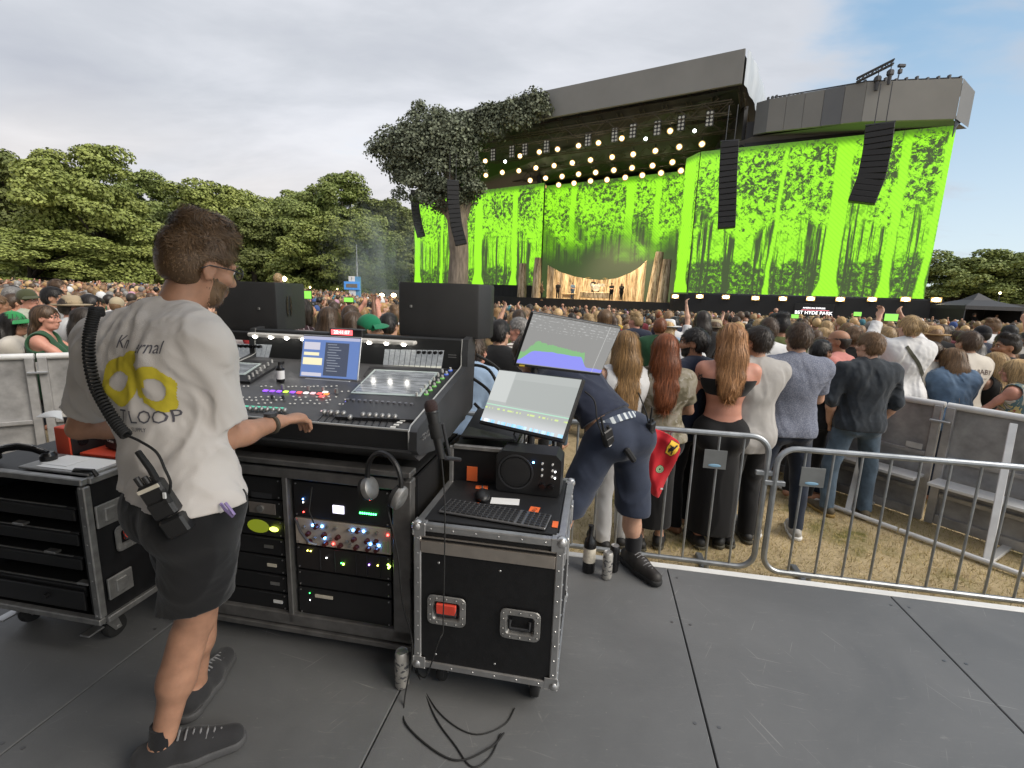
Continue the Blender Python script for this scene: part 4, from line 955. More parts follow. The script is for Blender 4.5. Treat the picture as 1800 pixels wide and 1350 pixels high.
def limbs(F, J, hi=False, feet=True, lt=1.0):
 s_ = J['s']; fm = .86 if J['fem'] else 1.0; b = fm * (J['b'] * .5 + .5)
 for sd in 'RL':
  sh, el, wr = J['sh' + sd], J['el' + sd], J['wr' + sd]
  F.cone(sh, sh + (el - sh) * .5, .056 * s_ * b, .048 * s_ * b, .03); F.cone(sh + (el - sh) * .4, el, .047 * s_ * b, .038 * s_ * b, .02)
  F.cone(el, el + (wr - el) * .35, .038 * s_ * b, .040 * s_ * b, .015); F.cone(el + (wr - el) * .3, wr, .040 * s_ * b, .026 * s_ * b, .02)
  hand(F, J, sd, hi)
  hp, kn, an, to = J['hip' + sd], J['kn' + sd], J['an' + sd], J['toe' + sd]
  F.cone(hp, kn, .088 * s_ * lt * (b * .5 + .5), .054 * s_ * lt, .04); ld = nrm(kn - an); pf = nrm(np.array([*(to - an)[:2], 0]))
  F.cone(kn, kn + (an - kn) * .5, .050 * s_ * lt, .046 * s_ * lt, .02); F.cone(kn + (an - kn) * .12 - pf * .014, kn + (an - kn) * .48 - pf * .016, .046 * s_ * lt, .045 * s_ * lt, .03)
  F.cone(kn + (an - kn) * .45 - pf * .008, an, .045 * s_ * lt, .034 * s_, .03); F.cone(kn + pf * .018 * lt, kn + pf * .018 * lt - ld * .02, .034 * s_ * lt, .032 * s_ * lt, .02)
  if feet: F.cone(an - pf * .035 - np.array([0, 0, .04]) * s_, to, .034 * s_, .028 * s_, .03); F.cone(an, an - pf * .035 - np.array([0, 0, .04]) * s_, .034, .034, .02)

SKIN = [mat('skin_fair', (.50, .29, .20), .5, var=.16, scale=16, bump=.12, bscale=350, sub=.12, spec=.4), mat('skin_light', (.42, .225, .145), .5, var=.18, scale=14, bump=.15, bscale=350, sub=.12, spec=.4),
  mat('skin_tan', (.31, .155, .09), .5, var=.1, scale=9, sub=.1, spec=.4), mat('skin_brown', (.17, .085, .05), .5, var=.1, scale=9, sub=.08, spec=.4), mat('skin_pink', (.52, .25, .18), .5, var=.12, scale=9, sub=.12, spec=.4)]
def hairm(name, c): return mat(name, c, .45, var=.2, scale=5, island=.55, spec=.4)
HAIR = dict(brown=hairm('hair_brown', (.07, .042, .024)), dark=hairm('hair_dark', (.028, .021, .016)), blond=hairm('hair_blond', (.40, .27, .13)), auburn=hairm('hair_auburn', (.20, .062, .022)), ginger=hairm('hair_ginger', (.40, .205, .09)),
   light=hairm('hair_light_brown', (.17, .10, .05)), grey=hairm('hair_grey', (.22, .21, .20)), golden=hairm('hair_golden', (.27, .155, .06)), black=hairm('hair_black', (.014, .012, .011)))
def cloth(name, c, rough=.85, **kw): return mat(name, c, rough, var=kw.pop('var', .10), scale=kw.pop('scale', 5), bump=kw.pop('bump', .25), bscale=kw.pop('bscale', 260), spec=.2, sheen=.15, **kw)

def ribbons(F, V, N, n, step, ns, flow, lift, width, rng, jitter=.25, taper=True, mask=None, lenf=None):
 """hair strands that follow a field's surface"""
 idx = rng.integers(0, len(V), n * 2)
 if mask is not None: idx = idx[mask(V[idx])]
 idx = idx[:n]; p = V[idx].copy(); n = len(idx); lf = lift * rng.uniform(.15, 1, n)[:, None]; pts = []; jit = rng.normal(0, jitter, (n, 3)); length = rng.uniform(.6, 1.15, n)[:, None]
 if lenf is not None: q_ = lenf(p)[:, None]; length = length * q_; lf = lf * q_
 for j in range(ns + 1):
  g = F.grad(p); p = p - g * (F.sample(p)[:, None] - lf * (j + .5) / ns) * (1 - (j / ns) ** 3 * .8); pts.append((p.copy(), g))
  d = flow(p, g, j / ns) + jit; d = d - g * (d * g).sum(1)[:, None] * .75; d /= np.linalg.norm(d, axis=1)[:, None] + 1e-9; p = p + d * step * length
 VV = np.zeros((n, ns + 1, 2, 3)); wr = width * rng.uniform(.5, 1.3, n)[:, None]
 for j in range(ns + 1):
  a = pts[max(j - 1, 0)][0]; b = pts[min(j + 1, ns)][0]; t = b - a; sdv = np.cross(t, pts[j][1] + rng.normal(0, .15, (n, 3))); sdv /= np.linalg.norm(sdv, axis=1)[:, None] + 1e-9
  ww = wr * ((1 - (j / ns) ** 2 * .85) if taper else 1); VV[:, j, 0] = pts[j][0] - sdv * ww; VV[:, j, 1] = pts[j][0] + sdv * ww
 base = (np.arange(n) * (ns + 1) * 2)[:, None]; Fs = [np.stack([base[:, 0] + 2 * j, base[:, 0] + 2 * j + 1, base[:, 0] + 2 * j + 3, base[:, 0] + 2 * j + 2], 1) for j in range(ns)]
 return VV.reshape(-1, 3), np.concatenate(Fs)

def make_hair(root, J, style, m, vox, rng, nstr):
 """style: short, messy, crop, long, bob, bun, bald, tail"""
 h = J['head']; f, r_, u = J['hf'], J['hr'], J['hu']; A = (r_, f, u); s_ = J['s'] ** .5
 P = lambda x, y, z: h + (r_ * x + f * y + u * z) * s_
 lo = h - np.array([.2, .2, .55 if style in ('long', 'tail') else .2]); hi = h + np.array([.2, .2, .24]); F = Field(lo, hi, vox)
 e = {'crop': .006, 'short': .012, 'messy': .007, 'long': .016, 'bob': .018, 'bun': .012, 'bald': .004, 'tail': .010}[style]
 F.ell(P(0, -.012, .037), A, ((.074 + e) * s_, (.096 + e) * s_, (.084 + e * 1.2) * s_), .02)
 if style not in ('long', 'bob'): F.ell(P(0, -.045, -.005), A, ((.068 + e) * s_, (.062 + e) * s_, (.075 + e * .5) * s_), .03)
 if style == 'messy':
  for q in range(26):
   a = rng.uniform(0, 6.28); z = rng.uniform(.55, 1); F.ell(P(.07 * math.cos(a) * (1.1 - z * .7), -.005 + .09 * math.sin(a) * (1.1 - z * .7), .06 + .07 * z), A, (rng.uniform(.018, .034),) * 3, .02)
 if style in ('long', 'tail'):
  back = J['neck'] - J['tf'] * (.075 if style == 'long' else .09) * J['s']
  L = J.get('hairlen', .40); w_ = .072 if style == 'long' else .03
  mid = P(0, -.075, -.07)
  F.cone(P(0, -.05, .02), mid, .085 if style == 'long' else .06, w_ + .012, .03, (f, .8))
  low = back - np.array([0, 0, 1]) * (L - .2) * J['s'] - J['tf'] * .05
  m2 = (mid + back) / 2 - J['tf'] * .015
  F.cone(mid, m2, w_ + .012, w_ + .015, .03, (J['tf'], .6)); F.cone(m2, low, w_ + .015, w_ * .85, .03, (J['tf'], .42))
  if style == 'long':
   for q in (1, -1): F.cone(P(q * .062, .01, .02), P(q * .07, -.02, -.12), .03, .028, .03); F.cone(P(q * .07, -.02, -.12), (back + low) / 2 + J['tr'] * q * .07, .028, .026, .03)
 if style == 'bob':
  for q in (1, -1): F.cone(P(q * .066, 0, .03), P(q * .066, 0, -.09), .032, .030, .03)
  F.cone(P(0, -.07, .02), P(0, -.07, -.085), .07, .06, .03)
 if style == 'bun': F.ell(P(.03, -.125, .02), A, (.055, .045, .05), .02); F.ell(P(-.03, -.115, .0), A, (.05, .04, .045), .02)
 # clear the face, then the neck below the hairline
 fz = {'long': .075, 'bob': .075}.get(style, .085)
 F.ell(P(0, .085, -.03), A, (.062, .072, .100), .012, 's')
 if style == 'bald': F.cut(P(0, 0, .045), u)
 if style in ('crop', 'short', 'messy', 'bun', 'bald', 'tail'):
  for q in (1, -1): F.ell(P(q * .085, .022, -.032), A, (.034, .062, .058), .01, 's')
  if style != 'tail': F.cut(P(0, -.06, -.07), -u + f * -.35)
 V, Q = F.mesh()
 if not len(V): return None
 V = smooth_mesh(V, Q, 1); N = F.grad(V)
 if style in ('long', 'tail'): fl = lambda p, g, t: np.array([0, 0, -1.0]) + np.where(((p - P(0, 0, .06)) @ u)[:, None] > 0, 1, 0) * (p - P(0, .03, .06)) * 6
 elif style == 'bob': fl = lambda p, g, t: np.array([0, 0, -1.0]) + (p - P(0, .0, .05)) * 5
 elif style == 'messy': fl = lambda p, g, t: (p - P(0, -.05, .08)) * 7 + f * .35 + r_ * .15 + g * .55 - u * (.45 - .5 * t) + np.sin(p[:, [1, 2, 0]] * 95 + t * 5) * .9
 else: fl = lambda p, g, t: (p - P(0, -.04, .10)) * 9 + f * .15 - u * .35
 st, ns, lift, wd = {'long': (.038, 6, .018, .0021), 'tail': (.03, 6, .007, .003), 'bob': (.024, 5, .014, .002), 'messy': (.0095, 6, .017, .0013), 'crop': (.007, 2, .004, .002), 'short': (.012, 3, .015, .0018), 'bun': (.02, 4, .007, .0026), 'bald': (.008, 2, .004, .002)}[style]
 msk = None
 if style == 'messy': msk = lambda p: rng.random(len(p)) < np.clip(.35 + ((p - P(0, 0, 0)) @ u) * 8, .12, 1)
 sv, sf = ribbons(F, V, N, nstr, st, ns, fl, lift, wd, rng, .30 if style in ('messy', 'short') else .18, mask=msk, lenf=(lambda p: np.clip(.22 + ((p - P(0, 0, .02)) @ u) * 11, .22, 1.25)) if style == 'messy' else None)
 o = len(V); return arrmesh('hair', np.concatenate([V, sv]), np.concatenate([Q, sf + o]), m, root)

def make_cap(root, J, m, kind='cap', m2=None):
 """cap: peak forward; hat: wide brim"""
 h = J['head']; f, r_, u = J['hf'], J['hr'], J['hu']; s_ = J['s'] ** .5
 M = Matrix((( *r_,), (*f,), (*u,))).transposed().to_4x4(); M.translation = Vector(h)
 k = MB(); k.M = M
 if kind == 'cap':
  k.ball((0, -.008, .045), (.090 * s_, .110 * s_, .098 * s_), 20, 12); k.v = [v for v in k.v]
  vs = []; fs = []
  for i in range(11):
   a = (i / 10 - .5) * 2.5
   for j, (rr, zz_) in enumerate(((.092, .062), (.145, .054), (.175, .040), (.174, .034), (.145, .046), (.09, .054))):
    vs.append((rr * math.sin(a) * (.92 if j < 3 else .92), rr * math.cos(a) + (.0 if j else -.0), zz_ - abs(math.sin(a)) * .022 * (rr / .17)))
  for i in range(10):
   for j in range(6): fs.append((i * 6 + j, i * 6 + (j + 1) % 6, (i + 1) * 6 + (j + 1) % 6, (i + 1) * 6 + j))
  k.add(vs, fs); k.ball((0, -.008, .142 * s_), .009, 8, 5)
 else:
  k.lathe([(.0, .145), (.05, .147), (.078, .135), (.088, .10), (.094, .055), (.097, .05), (.16, .035), (.185, .046), (.186, .040), (.16, .028), (.09, .04)], 28)
  k.lathe([(.0965, .056), (.0975, .058), (.0945, .078), (.0935, .078)], 28)
 return k.build('cap' if kind == 'cap' else 'hat', m, root, smooth=60)

def sleeve(F, J, sd, frac, e, flare=.002):
 s_ = J['s']; fm = .88 if J['fem'] else 1; b = fm * (J['b'] * .5 + .5); sh, el, wr = J['sh' + sd], J['el' + sd], J['wr' + sd]
 if frac <= 1.0:
  p = sh + (el - sh) * frac; F.cone(sh, p, .058 * s_ * b + e, (.050 * s_ * b + e + flare), .035); F.cut_end = None; return p, nrm(el - sh)
 F.cone(sh, el, .058 * s_ * b + e, .043 * s_ * b + e, .035); p = el + (wr - el) * (frac - 1); F.cone(el, p, .043 * s_ * b + e, (.040 - .010 * (frac - 1)) * s_ * b + e * .8, .02); return p, nrm(wr - el)

def figure(root, J, skin, top=None, bottom=None, shoes=None, hair=None, vox=.009, seed=0, nstr=900, hi=False, eyes=False, hat=None, beard=None):
 """top: dict(m, kind tee/shirt/tank/bandeau, sleeve, hem, ease); bottom: dict(m, kind trousers/shorts/skirt, len)"""
 rng = np.random.default_rng(seed + 100); lo, hi_ = bounds(J); s_ = J['s']; P = {}
 F = Field(lo, hi_, vox); torso(F, J, -.004 if top and top['kind'] != 'bandeau' else 0); limbs(F, J, hi, lt=.78 if bottom and bottom['kind'] != 'shorts' else 1.0); head(F, J, hi)
 V, Q = F.mesh(); V = smooth_mesh(V, Q, 1); P['body'] = arrmesh('body', V, Q, skin, root)
 if top:
  F = Field(lo, hi_, vox); e = top.get('ease', .014); kd = top['kind']; hem = top.get('hem', .84) * s_
  if kd == 'bandeau':
   torso(F, J, .007, .04); F.cut(J['chest'] - J['tu'] * (.055 * s_) , -J['tu']); F.cut(J['chest'] + J['tu'] * .075 * s_, J['tu'])
  else:
   torso(F, J, e, .07)
   dz = J['pel'][2] - hem; base = J['pel'] - np.array([0, 0, max(dz, -.1)])
   if dz > -.1: F.cone(J['waist'], base - np.array([0, 0, .03]), (.138 if not J['fem'] else .125) * s_ * J['b'] + e + .006, .150 * s_ * (J['b'] * .6 + .4) + e + top.get('hf', .004), .05, (J['pf'], .74))
   cuts = []
   if top.get('sleeve', 0) > 0:
    for sd in 'RL':                                     # each sleeve ends in a clean cuff
     F2 = Field(lo, hi_, vox); p, n = sleeve(F2, J, sd, top['sleeve'], e * .9); F2.cut(p, n); F.put((slice(None),) * 3, F2.d, .035, 'u')
   if kd in ('shirt',): F.cone(J['neck'] - J['tu'] * .03, J['neck'] + J['tu'] * .022 + J['tf'] * .012, .070 * s_, .060 * s_, .02)
   else: F.cone(J['neck'] - J['tu'] * .05, J['neck'] - J['tu'] * .012, .088 * s_, .070 * s_, .02)
   if kd in ('tank',):
    for q in ('R', 'L'): F.ell(J['sh' + q] + (J['sh' + q] - J['neck']) * .12, np.eye(3), [.088 * s_] * 3, .01, 's')
    F.ell(J['neck'] - J['tf'] * .07 + J['tu'] * .01, np.eye(3), (.085 * s_, .085 * s_, .12 * s_), .012, 's')
    F.ell(J['neck'] + J['tf'] * .07 + J['tu'] * .01, np.eye(3), (.085 * s_, .085 * s_, .12 * s_), .012, 's')
   F.wrinkle(top.get('wr', .0032) * .75, seed + 5, 27, .3)
   if vox < .012: F.wrinkle(top.get('wr', .0032) * .28, seed + 6, 70, .5)
   hn = top.get('hemn', (0, 0, -1)); F.cut((J['pel'][0], J['pel'][1], hem), hn)
  V, Q = F.mesh(); V = smooth_mesh(V, Q, 1); P['top'] = arrmesh(top.get('name', 'top'), V, Q, top['m'], root)
 if bottom:
  F = Field(lo, hi_, vox); kd = bottom['kind']; ln = bottom.get('len', .07); e = bottom.get('ease', .012)
  F.cone(J['hipR'] + np.array([0, 0, .03]), J['hipL'] + np.array([0, 0, .03]), .105 * s_ + e * .7, .105 * s_ + e * .7, .04)
  F.cone(J['pel'] + np.array([0, 0, .0]), J['waist'] - J['tu'] * .045, .150 * s_ + e * .7, (.138 if not J['fem'] else .118) * s_ * J['b'] + e * .7, .05, (J['tf'], .70))
  for sd in 'RL':
   q = J['pr'] * (1 if sd == 'R' else -1); F.ell(J['hip' + sd] - J['pf'] * .055 * s_ + np.array([0, 0, -.02]) - q * .01, np.eye(3), [(.098 if J['fem'] else .088) * s_ + e * .7] * 3, .05)
   hp, kn, an = J['hip' + sd], J['kn' + sd], J['an' + sd]
   if kd == 'trousers':
    F.cone(hp, kn, .092 * s_ + e, .064 * s_ + e, .03); F.cone(kn, an + np.array([0, 0, .0]), .060 * s_ + e, bottom.get('cuff', .052) * s_ + e * .6, .02)
   elif kd == 'shorts':
    F.cone(hp, kn + (hp - kn) * .04, .098 * s_ + e, .080 * s_ + e * 1.6, .03); F.cone(kn + (hp - kn) * .1, kn - (hp - kn) * .12, .080 * s_ + e * 1.6, .082 * s_ + e * 1.6, .02)
  if kd == 'skirt':
   z1 = bottom.get('len', .18) * s_; F.cone(J['pel'] - np.array([0, 0, .06]), np.array([J['pel'][0], J['pel'][1], z1 - .06]), .150 * s_, bottom.get('flare', .21) * s_, .04, (J['pf'], .85))
  F.wrinkle(bottom.get('wr', .004), seed + 8, 14 if kd != 'skirt' else 22, .25 if kd == 'skirt' else .9, lo=J['pel'][2])
  if vox < .012 and kd != 'skirt': F.wrinkle(.0015, seed + 9, 45)
  F.cut((0, 0, ln * s_), (0, 0, -1)) if 'cutn' not in bottom else F.cut((J['pel'][0], J['pel'][1], ln), bottom['cutn'])
  F.cut(J['waist'] - J['tu'] * bottom.get('rise', .03) * s_, J['tu'])
  V, Q = F.mesh(); V = smooth_mesh(V, Q, 1); P['bottom'] = arrmesh(bottom.get('name', kd), V, Q, bottom['m'], root)
 if shoes:
  for sd in 'RL':
   an, to = J['an' + sd], J['toe' + sd]; pf = nrm(np.array([*(to - an)[:2], 0])); g0 = min(to[2] - .03, an[2] - .085 * s_); z0 = np.array([0, 0, g0])
   F = Field(np.minimum(an, to) - .14, np.maximum(an, to) + .14, vox * .8); base = np.array([an[0], an[1], 0]) + z0
   heel = base - pf * .05; tip = base + pf * .195 * s_
   F.cone(heel + np.array([0, 0, .055]), base + pf * .08 + np.array([0, 0, .052]), .040 * s_, .046 * s_, .02); F.cone(base + pf * .08 + np.array([0, 0, .050]), tip + np.array([0, 0, .040]), .047 * s_, .036 * s_, .025)
   F.cone(base + np.array([0, 0, .05]), an + np.array([0, 0, shoes.get('h', -.005)]), .044 * s_, .040 * s_, .025); F.cut(base + np.array([0, 0, .012]), (0, 0, -1))
   V, Q = F.mesh(); V = smooth_mesh(V, Q, 1); so = arrmesh('shoe', V, Q, shoes['m'], root)
   if vox < .0082:
    k = MB(); sx = np.array([pf[1], -pf[0], 0])
    for i in range(7): c = base + pf * (.048 + .02 * i) + np.array([0, 0, .1125 - .0058 * i]) * s_; k.tube([c - sx * .027 - np.array([0, 0, .012]), c + pf * .004 + np.array([0, 0, .002]), c + sx * .027 - np.array([0, 0, .012])], .003, 5)
    k.build('lace', shoes.get('lace', mat('grey_lace', (.22, .22, .225), .6)), so)
   F = Field(np.minimum(an, to) - .14, np.maximum(an, to) + .14, vox * .8)
   F.cone(heel + np.array([0, 0, .02]), base + pf * .09 + np.array([0, 0, .02]), .047 * s_, .049 * s_, .02); F.cone(base + pf * .09 + np.array([0, 0, .02]), tip + np.array([0, 0, .02]), .050 * s_, .041 * s_, .02)
   F.cut(base + np.array([0, 0, .002]), (0, 0, -1)); F.cut(base + np.array([0, 0, .034]), (0, 0, 1)); V, Q = F.mesh(); arrmesh('sole', V, Q, shoes.get('sole', M_rubber), so)
 if hair: P['hair'] = make_hair(root, J, hair[0], HAIR[hair[1]], min(vox, .009), rng, nstr)
 if hat: P['hat'] = make_cap(root, J, hat[1], hat[0])
 h = J['head']; f, r_, u = J['hf'], J['hr'], J['hu']; ss = s_ ** .5; pt = lambda x, y, z: h + (r_ * x + f * y + u * z) * ss
 if eyes:
  for q in (1, -1):
   k = MB(); k.ball(pt(q * .031, .081, .010), .0118, 10, 8); k.build('eye', mat('eye_white', (.6, .58, .55), .25, var=0), root)
   k = MB(); k.ball(pt(q * .031, .0885, .010), .0062, 10, 8); k.build('iris', mat('eye_dark', (.02, .014, .01), .2, var=0), root)
  k = MB()
  for q in (1, -1): k.tube([pt(q * .014, .099, .027), pt(q * .032, .097, .033), pt(q * .05, .084, .028)], [.003, .0042, .002], 5)
  k.build('eyebrow', HAIR[hair[1] if hair else 'brown'], root)
 if beard:
  F = Field(h - .17, h + .15, .006); A = (r_, f, u); o_ = .0028; F.ell(pt(0, -.008, .035), A, (.074 * ss, .096 * ss, .085 * ss), .03); F.ell(pt(0, .032, -.030), A, (.057 * ss + o_, .062 * ss + o_, .080 * ss + o_), .035); F.cone(pt(-.028, .040, -.082), pt(.028, .040, -.082), .026 * ss + o_, .026 * ss + o_, .03); F.ell(pt(0, .066, -.092), A, (.02 + o_, .018 + o_, .018 + o_), .02)
  for q in (1, -1): F.ell(pt(q * .046, .062, -.022), A, (.022 + o_,) * 3, .02)
  F.cone(pt(-.018, .088, -.052), pt(.018, .088, -.052), .0105, .0105, .008)
  F.cone(pt(-.022, .098, -.062), pt(.022, .098, -.062), .009, .009, .004, op='s')
  F.cut(pt(0, .0, -.012), u * 1 + f * .40); F.cut(pt(0, -.012, 0), -f); V, Q = F.mesh(); N = F.grad(V)
  sv, sf = ribbons(F, V, N, 500, .006, 2, lambda p, g, t: np.array([0, 0, -1.0]) + g * .6, .004, .0016, rng); arrmesh('beard', np.concatenate([V, sv]), np.concatenate([Q, sf + len(V)]), HAIR[beard], root)
 return P
def wear(o, tgt, **kw): pass
def project(name, V, F, target, m, parent, origin, ax, ay, direction, off=.002):
 """lay a flat drawing (u, v) on a cloth surface: rays along `direction`"""
 me = target.data; n = len(me.vertices); co = np.empty(n * 3, np.float32); me.vertices.foreach_get('co', co); co = co.reshape(-1, 3)
 bvh = BVHTree.FromPolygons([Vector(c) for c in co], [tuple(p.vertices) for p in me.polygons])
 d = Vector(direction).normalized(); out = []; bad = set()
 for i, (u_, v_) in enumerate(V):
  o = Vector(origin) + Vector(ax) * u_ + Vector(ay) * v_; hit = bvh.ray_cast(o - d * .4, d)
  if hit[0] is None: bad.add(i); out.append(o)
  else: out.append(hit[0] - d * off)
 F = [f for f in F if not any(i in bad for i in f)]
 me2 = bpy.data.meshes.new(name); me2.from_pydata([tuple(p) for p in out], [], F); me2.materials.append(m)
 me2.polygons.foreach_set('use_smooth', [True] * len(me2.polygons))
 ob = bpy.data.objects.new(name, me2); COL.objects.link(ob); ob.parent = parent; return ob
def text_flat(s, size, shear=0.0, cuts=1, sx=1.0, space=1.0):
 import bmesh
 cu = bpy.data.curves.new('t', 'FONT'); cu.body = s; cu.size = size; cu.shear = shear; cu.align_x = 'CENTER'; cu.align_y = 'CENTER'; cu.resolution_u = 2; cu.space_character = space
 t = bpy.data.objects.new('t', cu); COL.objects.link(t); me = bpy.data.meshes.new_from_object(t.evaluated_get(bpy.context.evaluated_depsgraph_get())); bpy.data.objects.remove(t)
 bm = bmesh.new(); bm.from_mesh(me); bmesh.ops.triangulate(bm, faces=bm.faces)
 for _ in range(3):
  es = [e for e in bm.edges if e.calc_length() > size * .25]
  if es: bmesh.ops.subdivide_edges(bm, edges=es, cuts=1); bmesh.ops.triangulate(bm, faces=bm.faces)
 V = [(v.co.x * sx, v.co.y) for v in bm.verts]; F = [tuple(v.index for v in f.verts) for f in bm.faces]; bm.free(); bpy.data.meshes.remove(me); return V, F
def disc_flat(poly_pts, step=.012):
 """fill an outline given as a test function on a grid"""
 inside, (x0, x1, y0, y1) = poly_pts; xs = np.arange(x0, x1, step); ys = np.arange(y0, y1, step); V = []; F = []; ix = {}
 def vid(i, j):
  if (i, j) not in ix: ix[(i, j)] = len(V); V.append((x0 + i * step, y0 + j * step))
  return ix[(i, j)]
 for i in range(len(xs)):
  for j in range(len(ys)):
   if inside(xs[i] + step / 2, ys[j] + step / 2): F.append((vid(i, j), vid(i + 1, j), vid(i + 1, j + 1), vid(i, j + 1)))
 return V, F
# ================================================================ THE SOUND ENGINEER
def A3(*v): return np.array(v, float)
HAIR['hero'] = hairm('hair_wavy_brown', (.13, .080, .044))
hero = thing('person', 'man in white printed t-shirt and black shorts with a hand on the sound desk', 'person', (-1.06, 1.43, 0), 0)
O = A3(-1.06, 1.43, 0)
J = {}
def put(J, O, **kw):
 for k_, v in kw.items(): J[k_] = np.array(v, float) - O
put(J, O, pel=(-1.025, 1.43, .95), waist=(-1.055, 1.44, 1.10), chest=(-1.105, 1.465, 1.31), neck=(-1.075, 1.50, 1.515), head=(-1.01, 1.56, 1.675),
 shR=(-.925, 1.425, 1.445), shL=(-1.315, 1.53, 1.425), elR=(-.915, 1.475, 1.130), wrR=at_z(490, 741, 1.135), elL=(-1.50, 1.60, 1.11), wrL=(-1.33, 1.78, 1.08),
 hipR=(-.955, 1.385, .92), hipL=(-1.095, 1.475, .92), knR=(-1.035, 1.425, .51), knL=(-1.11, 1.58, .50), anR=(-1.135, 1.352, .095), anL=(-1.185, 1.60, .10), toeR=(-.965, 1.43, .035), toeL=(-1.195, 1.765, .035))
J['tf'] = nrm((.20, .97, 0)); J['tr'] = nrm((.97, -.20, 0)); J['pf'] = nrm((.42, .9, 0)); J['pr'] = nrm((.9, -.42, 0)); J['tu'] = nrm(J['neck'] - J['pel'])
hf = nrm((.50, .84, -.25)); hr = nrm(np.cross(hf, (0.12, 0, 1))); J['hf'], J['hr'], J['hu'] = hf, hr, np.cross(hr, hf)
J['s'] = 1.045; J['fem'] = False; J['b'] = .9
J['hdR'] = nrm((.40, .9, -.06)); J['pnR'] = nrm((-.1, -.1, 1)); J['thR'] = A3(-1, .2, 0); J['curlR'] = .75
J['hdL'] = nrm((.3, .9, -.2)); J['pnL'] = A3(0, 0, 1); J['curlL'] = .5
white_tee = mat('white_cotton', (.60, .56, .525), .9, var=.05, scale=3, bump=.35, bscale=420, spec=.15, sheen=.2)
hp = figure(hero, J, SKIN[1], dict(m=white_tee, kind='tee', sleeve=.80, hem=.935, hf=-.012, ease=.017, wr=.0075, name='t_shirt', hemn=nrm((-.12, .0, -1))),
   dict(m=cloth('black_shorts_cloth', (.012, .012, .013)), kind='shorts', len=.59, ease=.013, wr=.006, cutn=nrm((.1, 0, -1)), name='shorts', rise=.105),
   dict(m=cloth('black_shoe', (.03, .03, .032)), h=-.012, sole=mat('dark_grey_sole', (.07, .07, .072), .7)), ('messy', 'hero'), vox=.0058, seed=4, nstr=9000, hi=True, eyes=True, beard='hero')
# socks
for sd in 'RL':
 a = J['an' + sd]; k = MB(); k.tube([a + A3(-.01, 0, -.055), a + A3(0, 0, -.01), a + A3(.003, 0, .03), a + A3(.006, .004, .07)], [.044, .041, .038, .0375], 14); k.build('sock', cloth('black_sock', (.014, .014, .016)), hero)
# print on the back
bk = J['tf'] * 1.0; up = A3(0, 0, 1); rt = J['tr']
pc = J['chest'] + A3(.085, -.015, .01)
ink = mat('faded_ink', (.10, .095, .11), .9, var=.25, scale=30); yel = mat('yellow_print', (.60, .49, .035), .9, var=.18, scale=12)
for s_, sz, du, dv, sh_ in (('Kn', .060, -.060, .122, .12), ('ernal', .060, .055, .112, .12), ('T', .062, -.050, -.122, .1), ('LOOP', .066, .045, -.125, .1), ('SUPPLY', .02, .0, -.168, 0)):
 V, F_ = text_flat(s_, sz, sh_, sx=.82); project('back_print', [((x + du) * .8 - .015, (y + dv) * .85 + .025) for x, y in V], F_, hp['top'], ink, hp['top'], pc, rt, up, bk, .0035)
def swirl(x, y):
 # two linked loops like a rope turned round itself
 a = math.hypot((x + .058) / 1.0, (y + .004) / 1.05); b = math.hypot((x - .078) / .92, (y + .028) / 1.1)
 n_ = .006 * math.sin(40 * x + 22 * y) + .004 * math.sin(70 * y - 30 * x)
 l1 = .038 + n_ < a < .078 + n_ and not (x > -.02 and y > .012 and y < .03); l2 = .038 + n_ < b < .072 + n_ and not (x < .03 and y < -.06)
 bar = abs((y - .028) - (x + .01) * -.55) < .022 and -.06 < x < .05
 bl = (x + .012) ** 2 / .0012 + (y - .075) ** 2 / .0006 < 1
 return l1 or l2 or bar or bl
V, F_ = disc_flat((swirl, (-.16, .17, -.115, .115)), .003); project('yellow_emblem', [(x * .74 - .012, y * .82 + .028) for x, y in V], F_, hp['top'], yel, hp['top'], pc, rt, up, bk, .0025)
# spectacles
h = J['head']; pt = lambda x, y, z: h + hr * x + hf * y + J['hu'] * z
k = MB()
for q in (1, -1):
 k.tube([pt(q * .034 + .024 * math.cos(t), .108, .008 + .020 * math.sin(t)) for t in np.linspace(0, 2 * math.pi, 17)[:-1]], .0022, 6, closed=True); k.tube([pt(q * .058, .106, .012), pt(q * .080, .06, .014), pt(q * .083, -.01, .008), pt(q * .080, -.03, -.008)], .0022, 6)
k.tube([pt(-.010, .109, .010), pt(0, .112, .013), pt(.010, .109, .010)], .002, 6); k.build('spectacle_frame', M_blackp, hero)
tag(hero, None); 
sp_ = [o for o in hero.children if o.name.startswith('spectacle')][0]
k = MB()
for q in (1, -1): k.lathe([(0, .1085), (.0225, .1085)], 14, 'y', (q * .034, 0, .008))
k.M = Matrix.Identity(4)
lm = Matrix((tuple(hr), tuple(hf), tuple(J['hu']))).transposed().to_4x4(); lm.translation = Vector(h)
k.v = [tuple(lm @ Vector(v)) for v in k.v]
g_ = mat('spectacle_glass', (.8, .8, .8), .05, var=0); g_.node_tree.nodes['Principled BSDF'].inputs['Alpha'].default_value = .16; k.build('lens', g_, sp_)
# watch
w0 = J['wrR']; d_ = nrm(J['wrR'] - J['elR']); k = MB(); c0 = w0 - d_ * .035
nn_ = nrm(A3(0, 0, 1) - d_ * d_[2]); s3 = np.cross(d_, nn_)
k.tube([c0 + (nn_ * math.cos(t) * .030 + s3 * math.sin(t) * .033) for t in np.linspace(0, 2 * math.pi, 25)[:-1]], .0075, 8, closed=True)
wb = tag(k.build('wrist_watch', mat('watch_strap', (.06, .05, .035), .7), loc=O), 'dark watch with olive strap on the engineer wrist', 'watch')
k = MB(); k.cyl(c0 + nn_ * .030, c0 + nn_ * .042, .022, 20); k.build('watch_case', M_dgrey, wb)
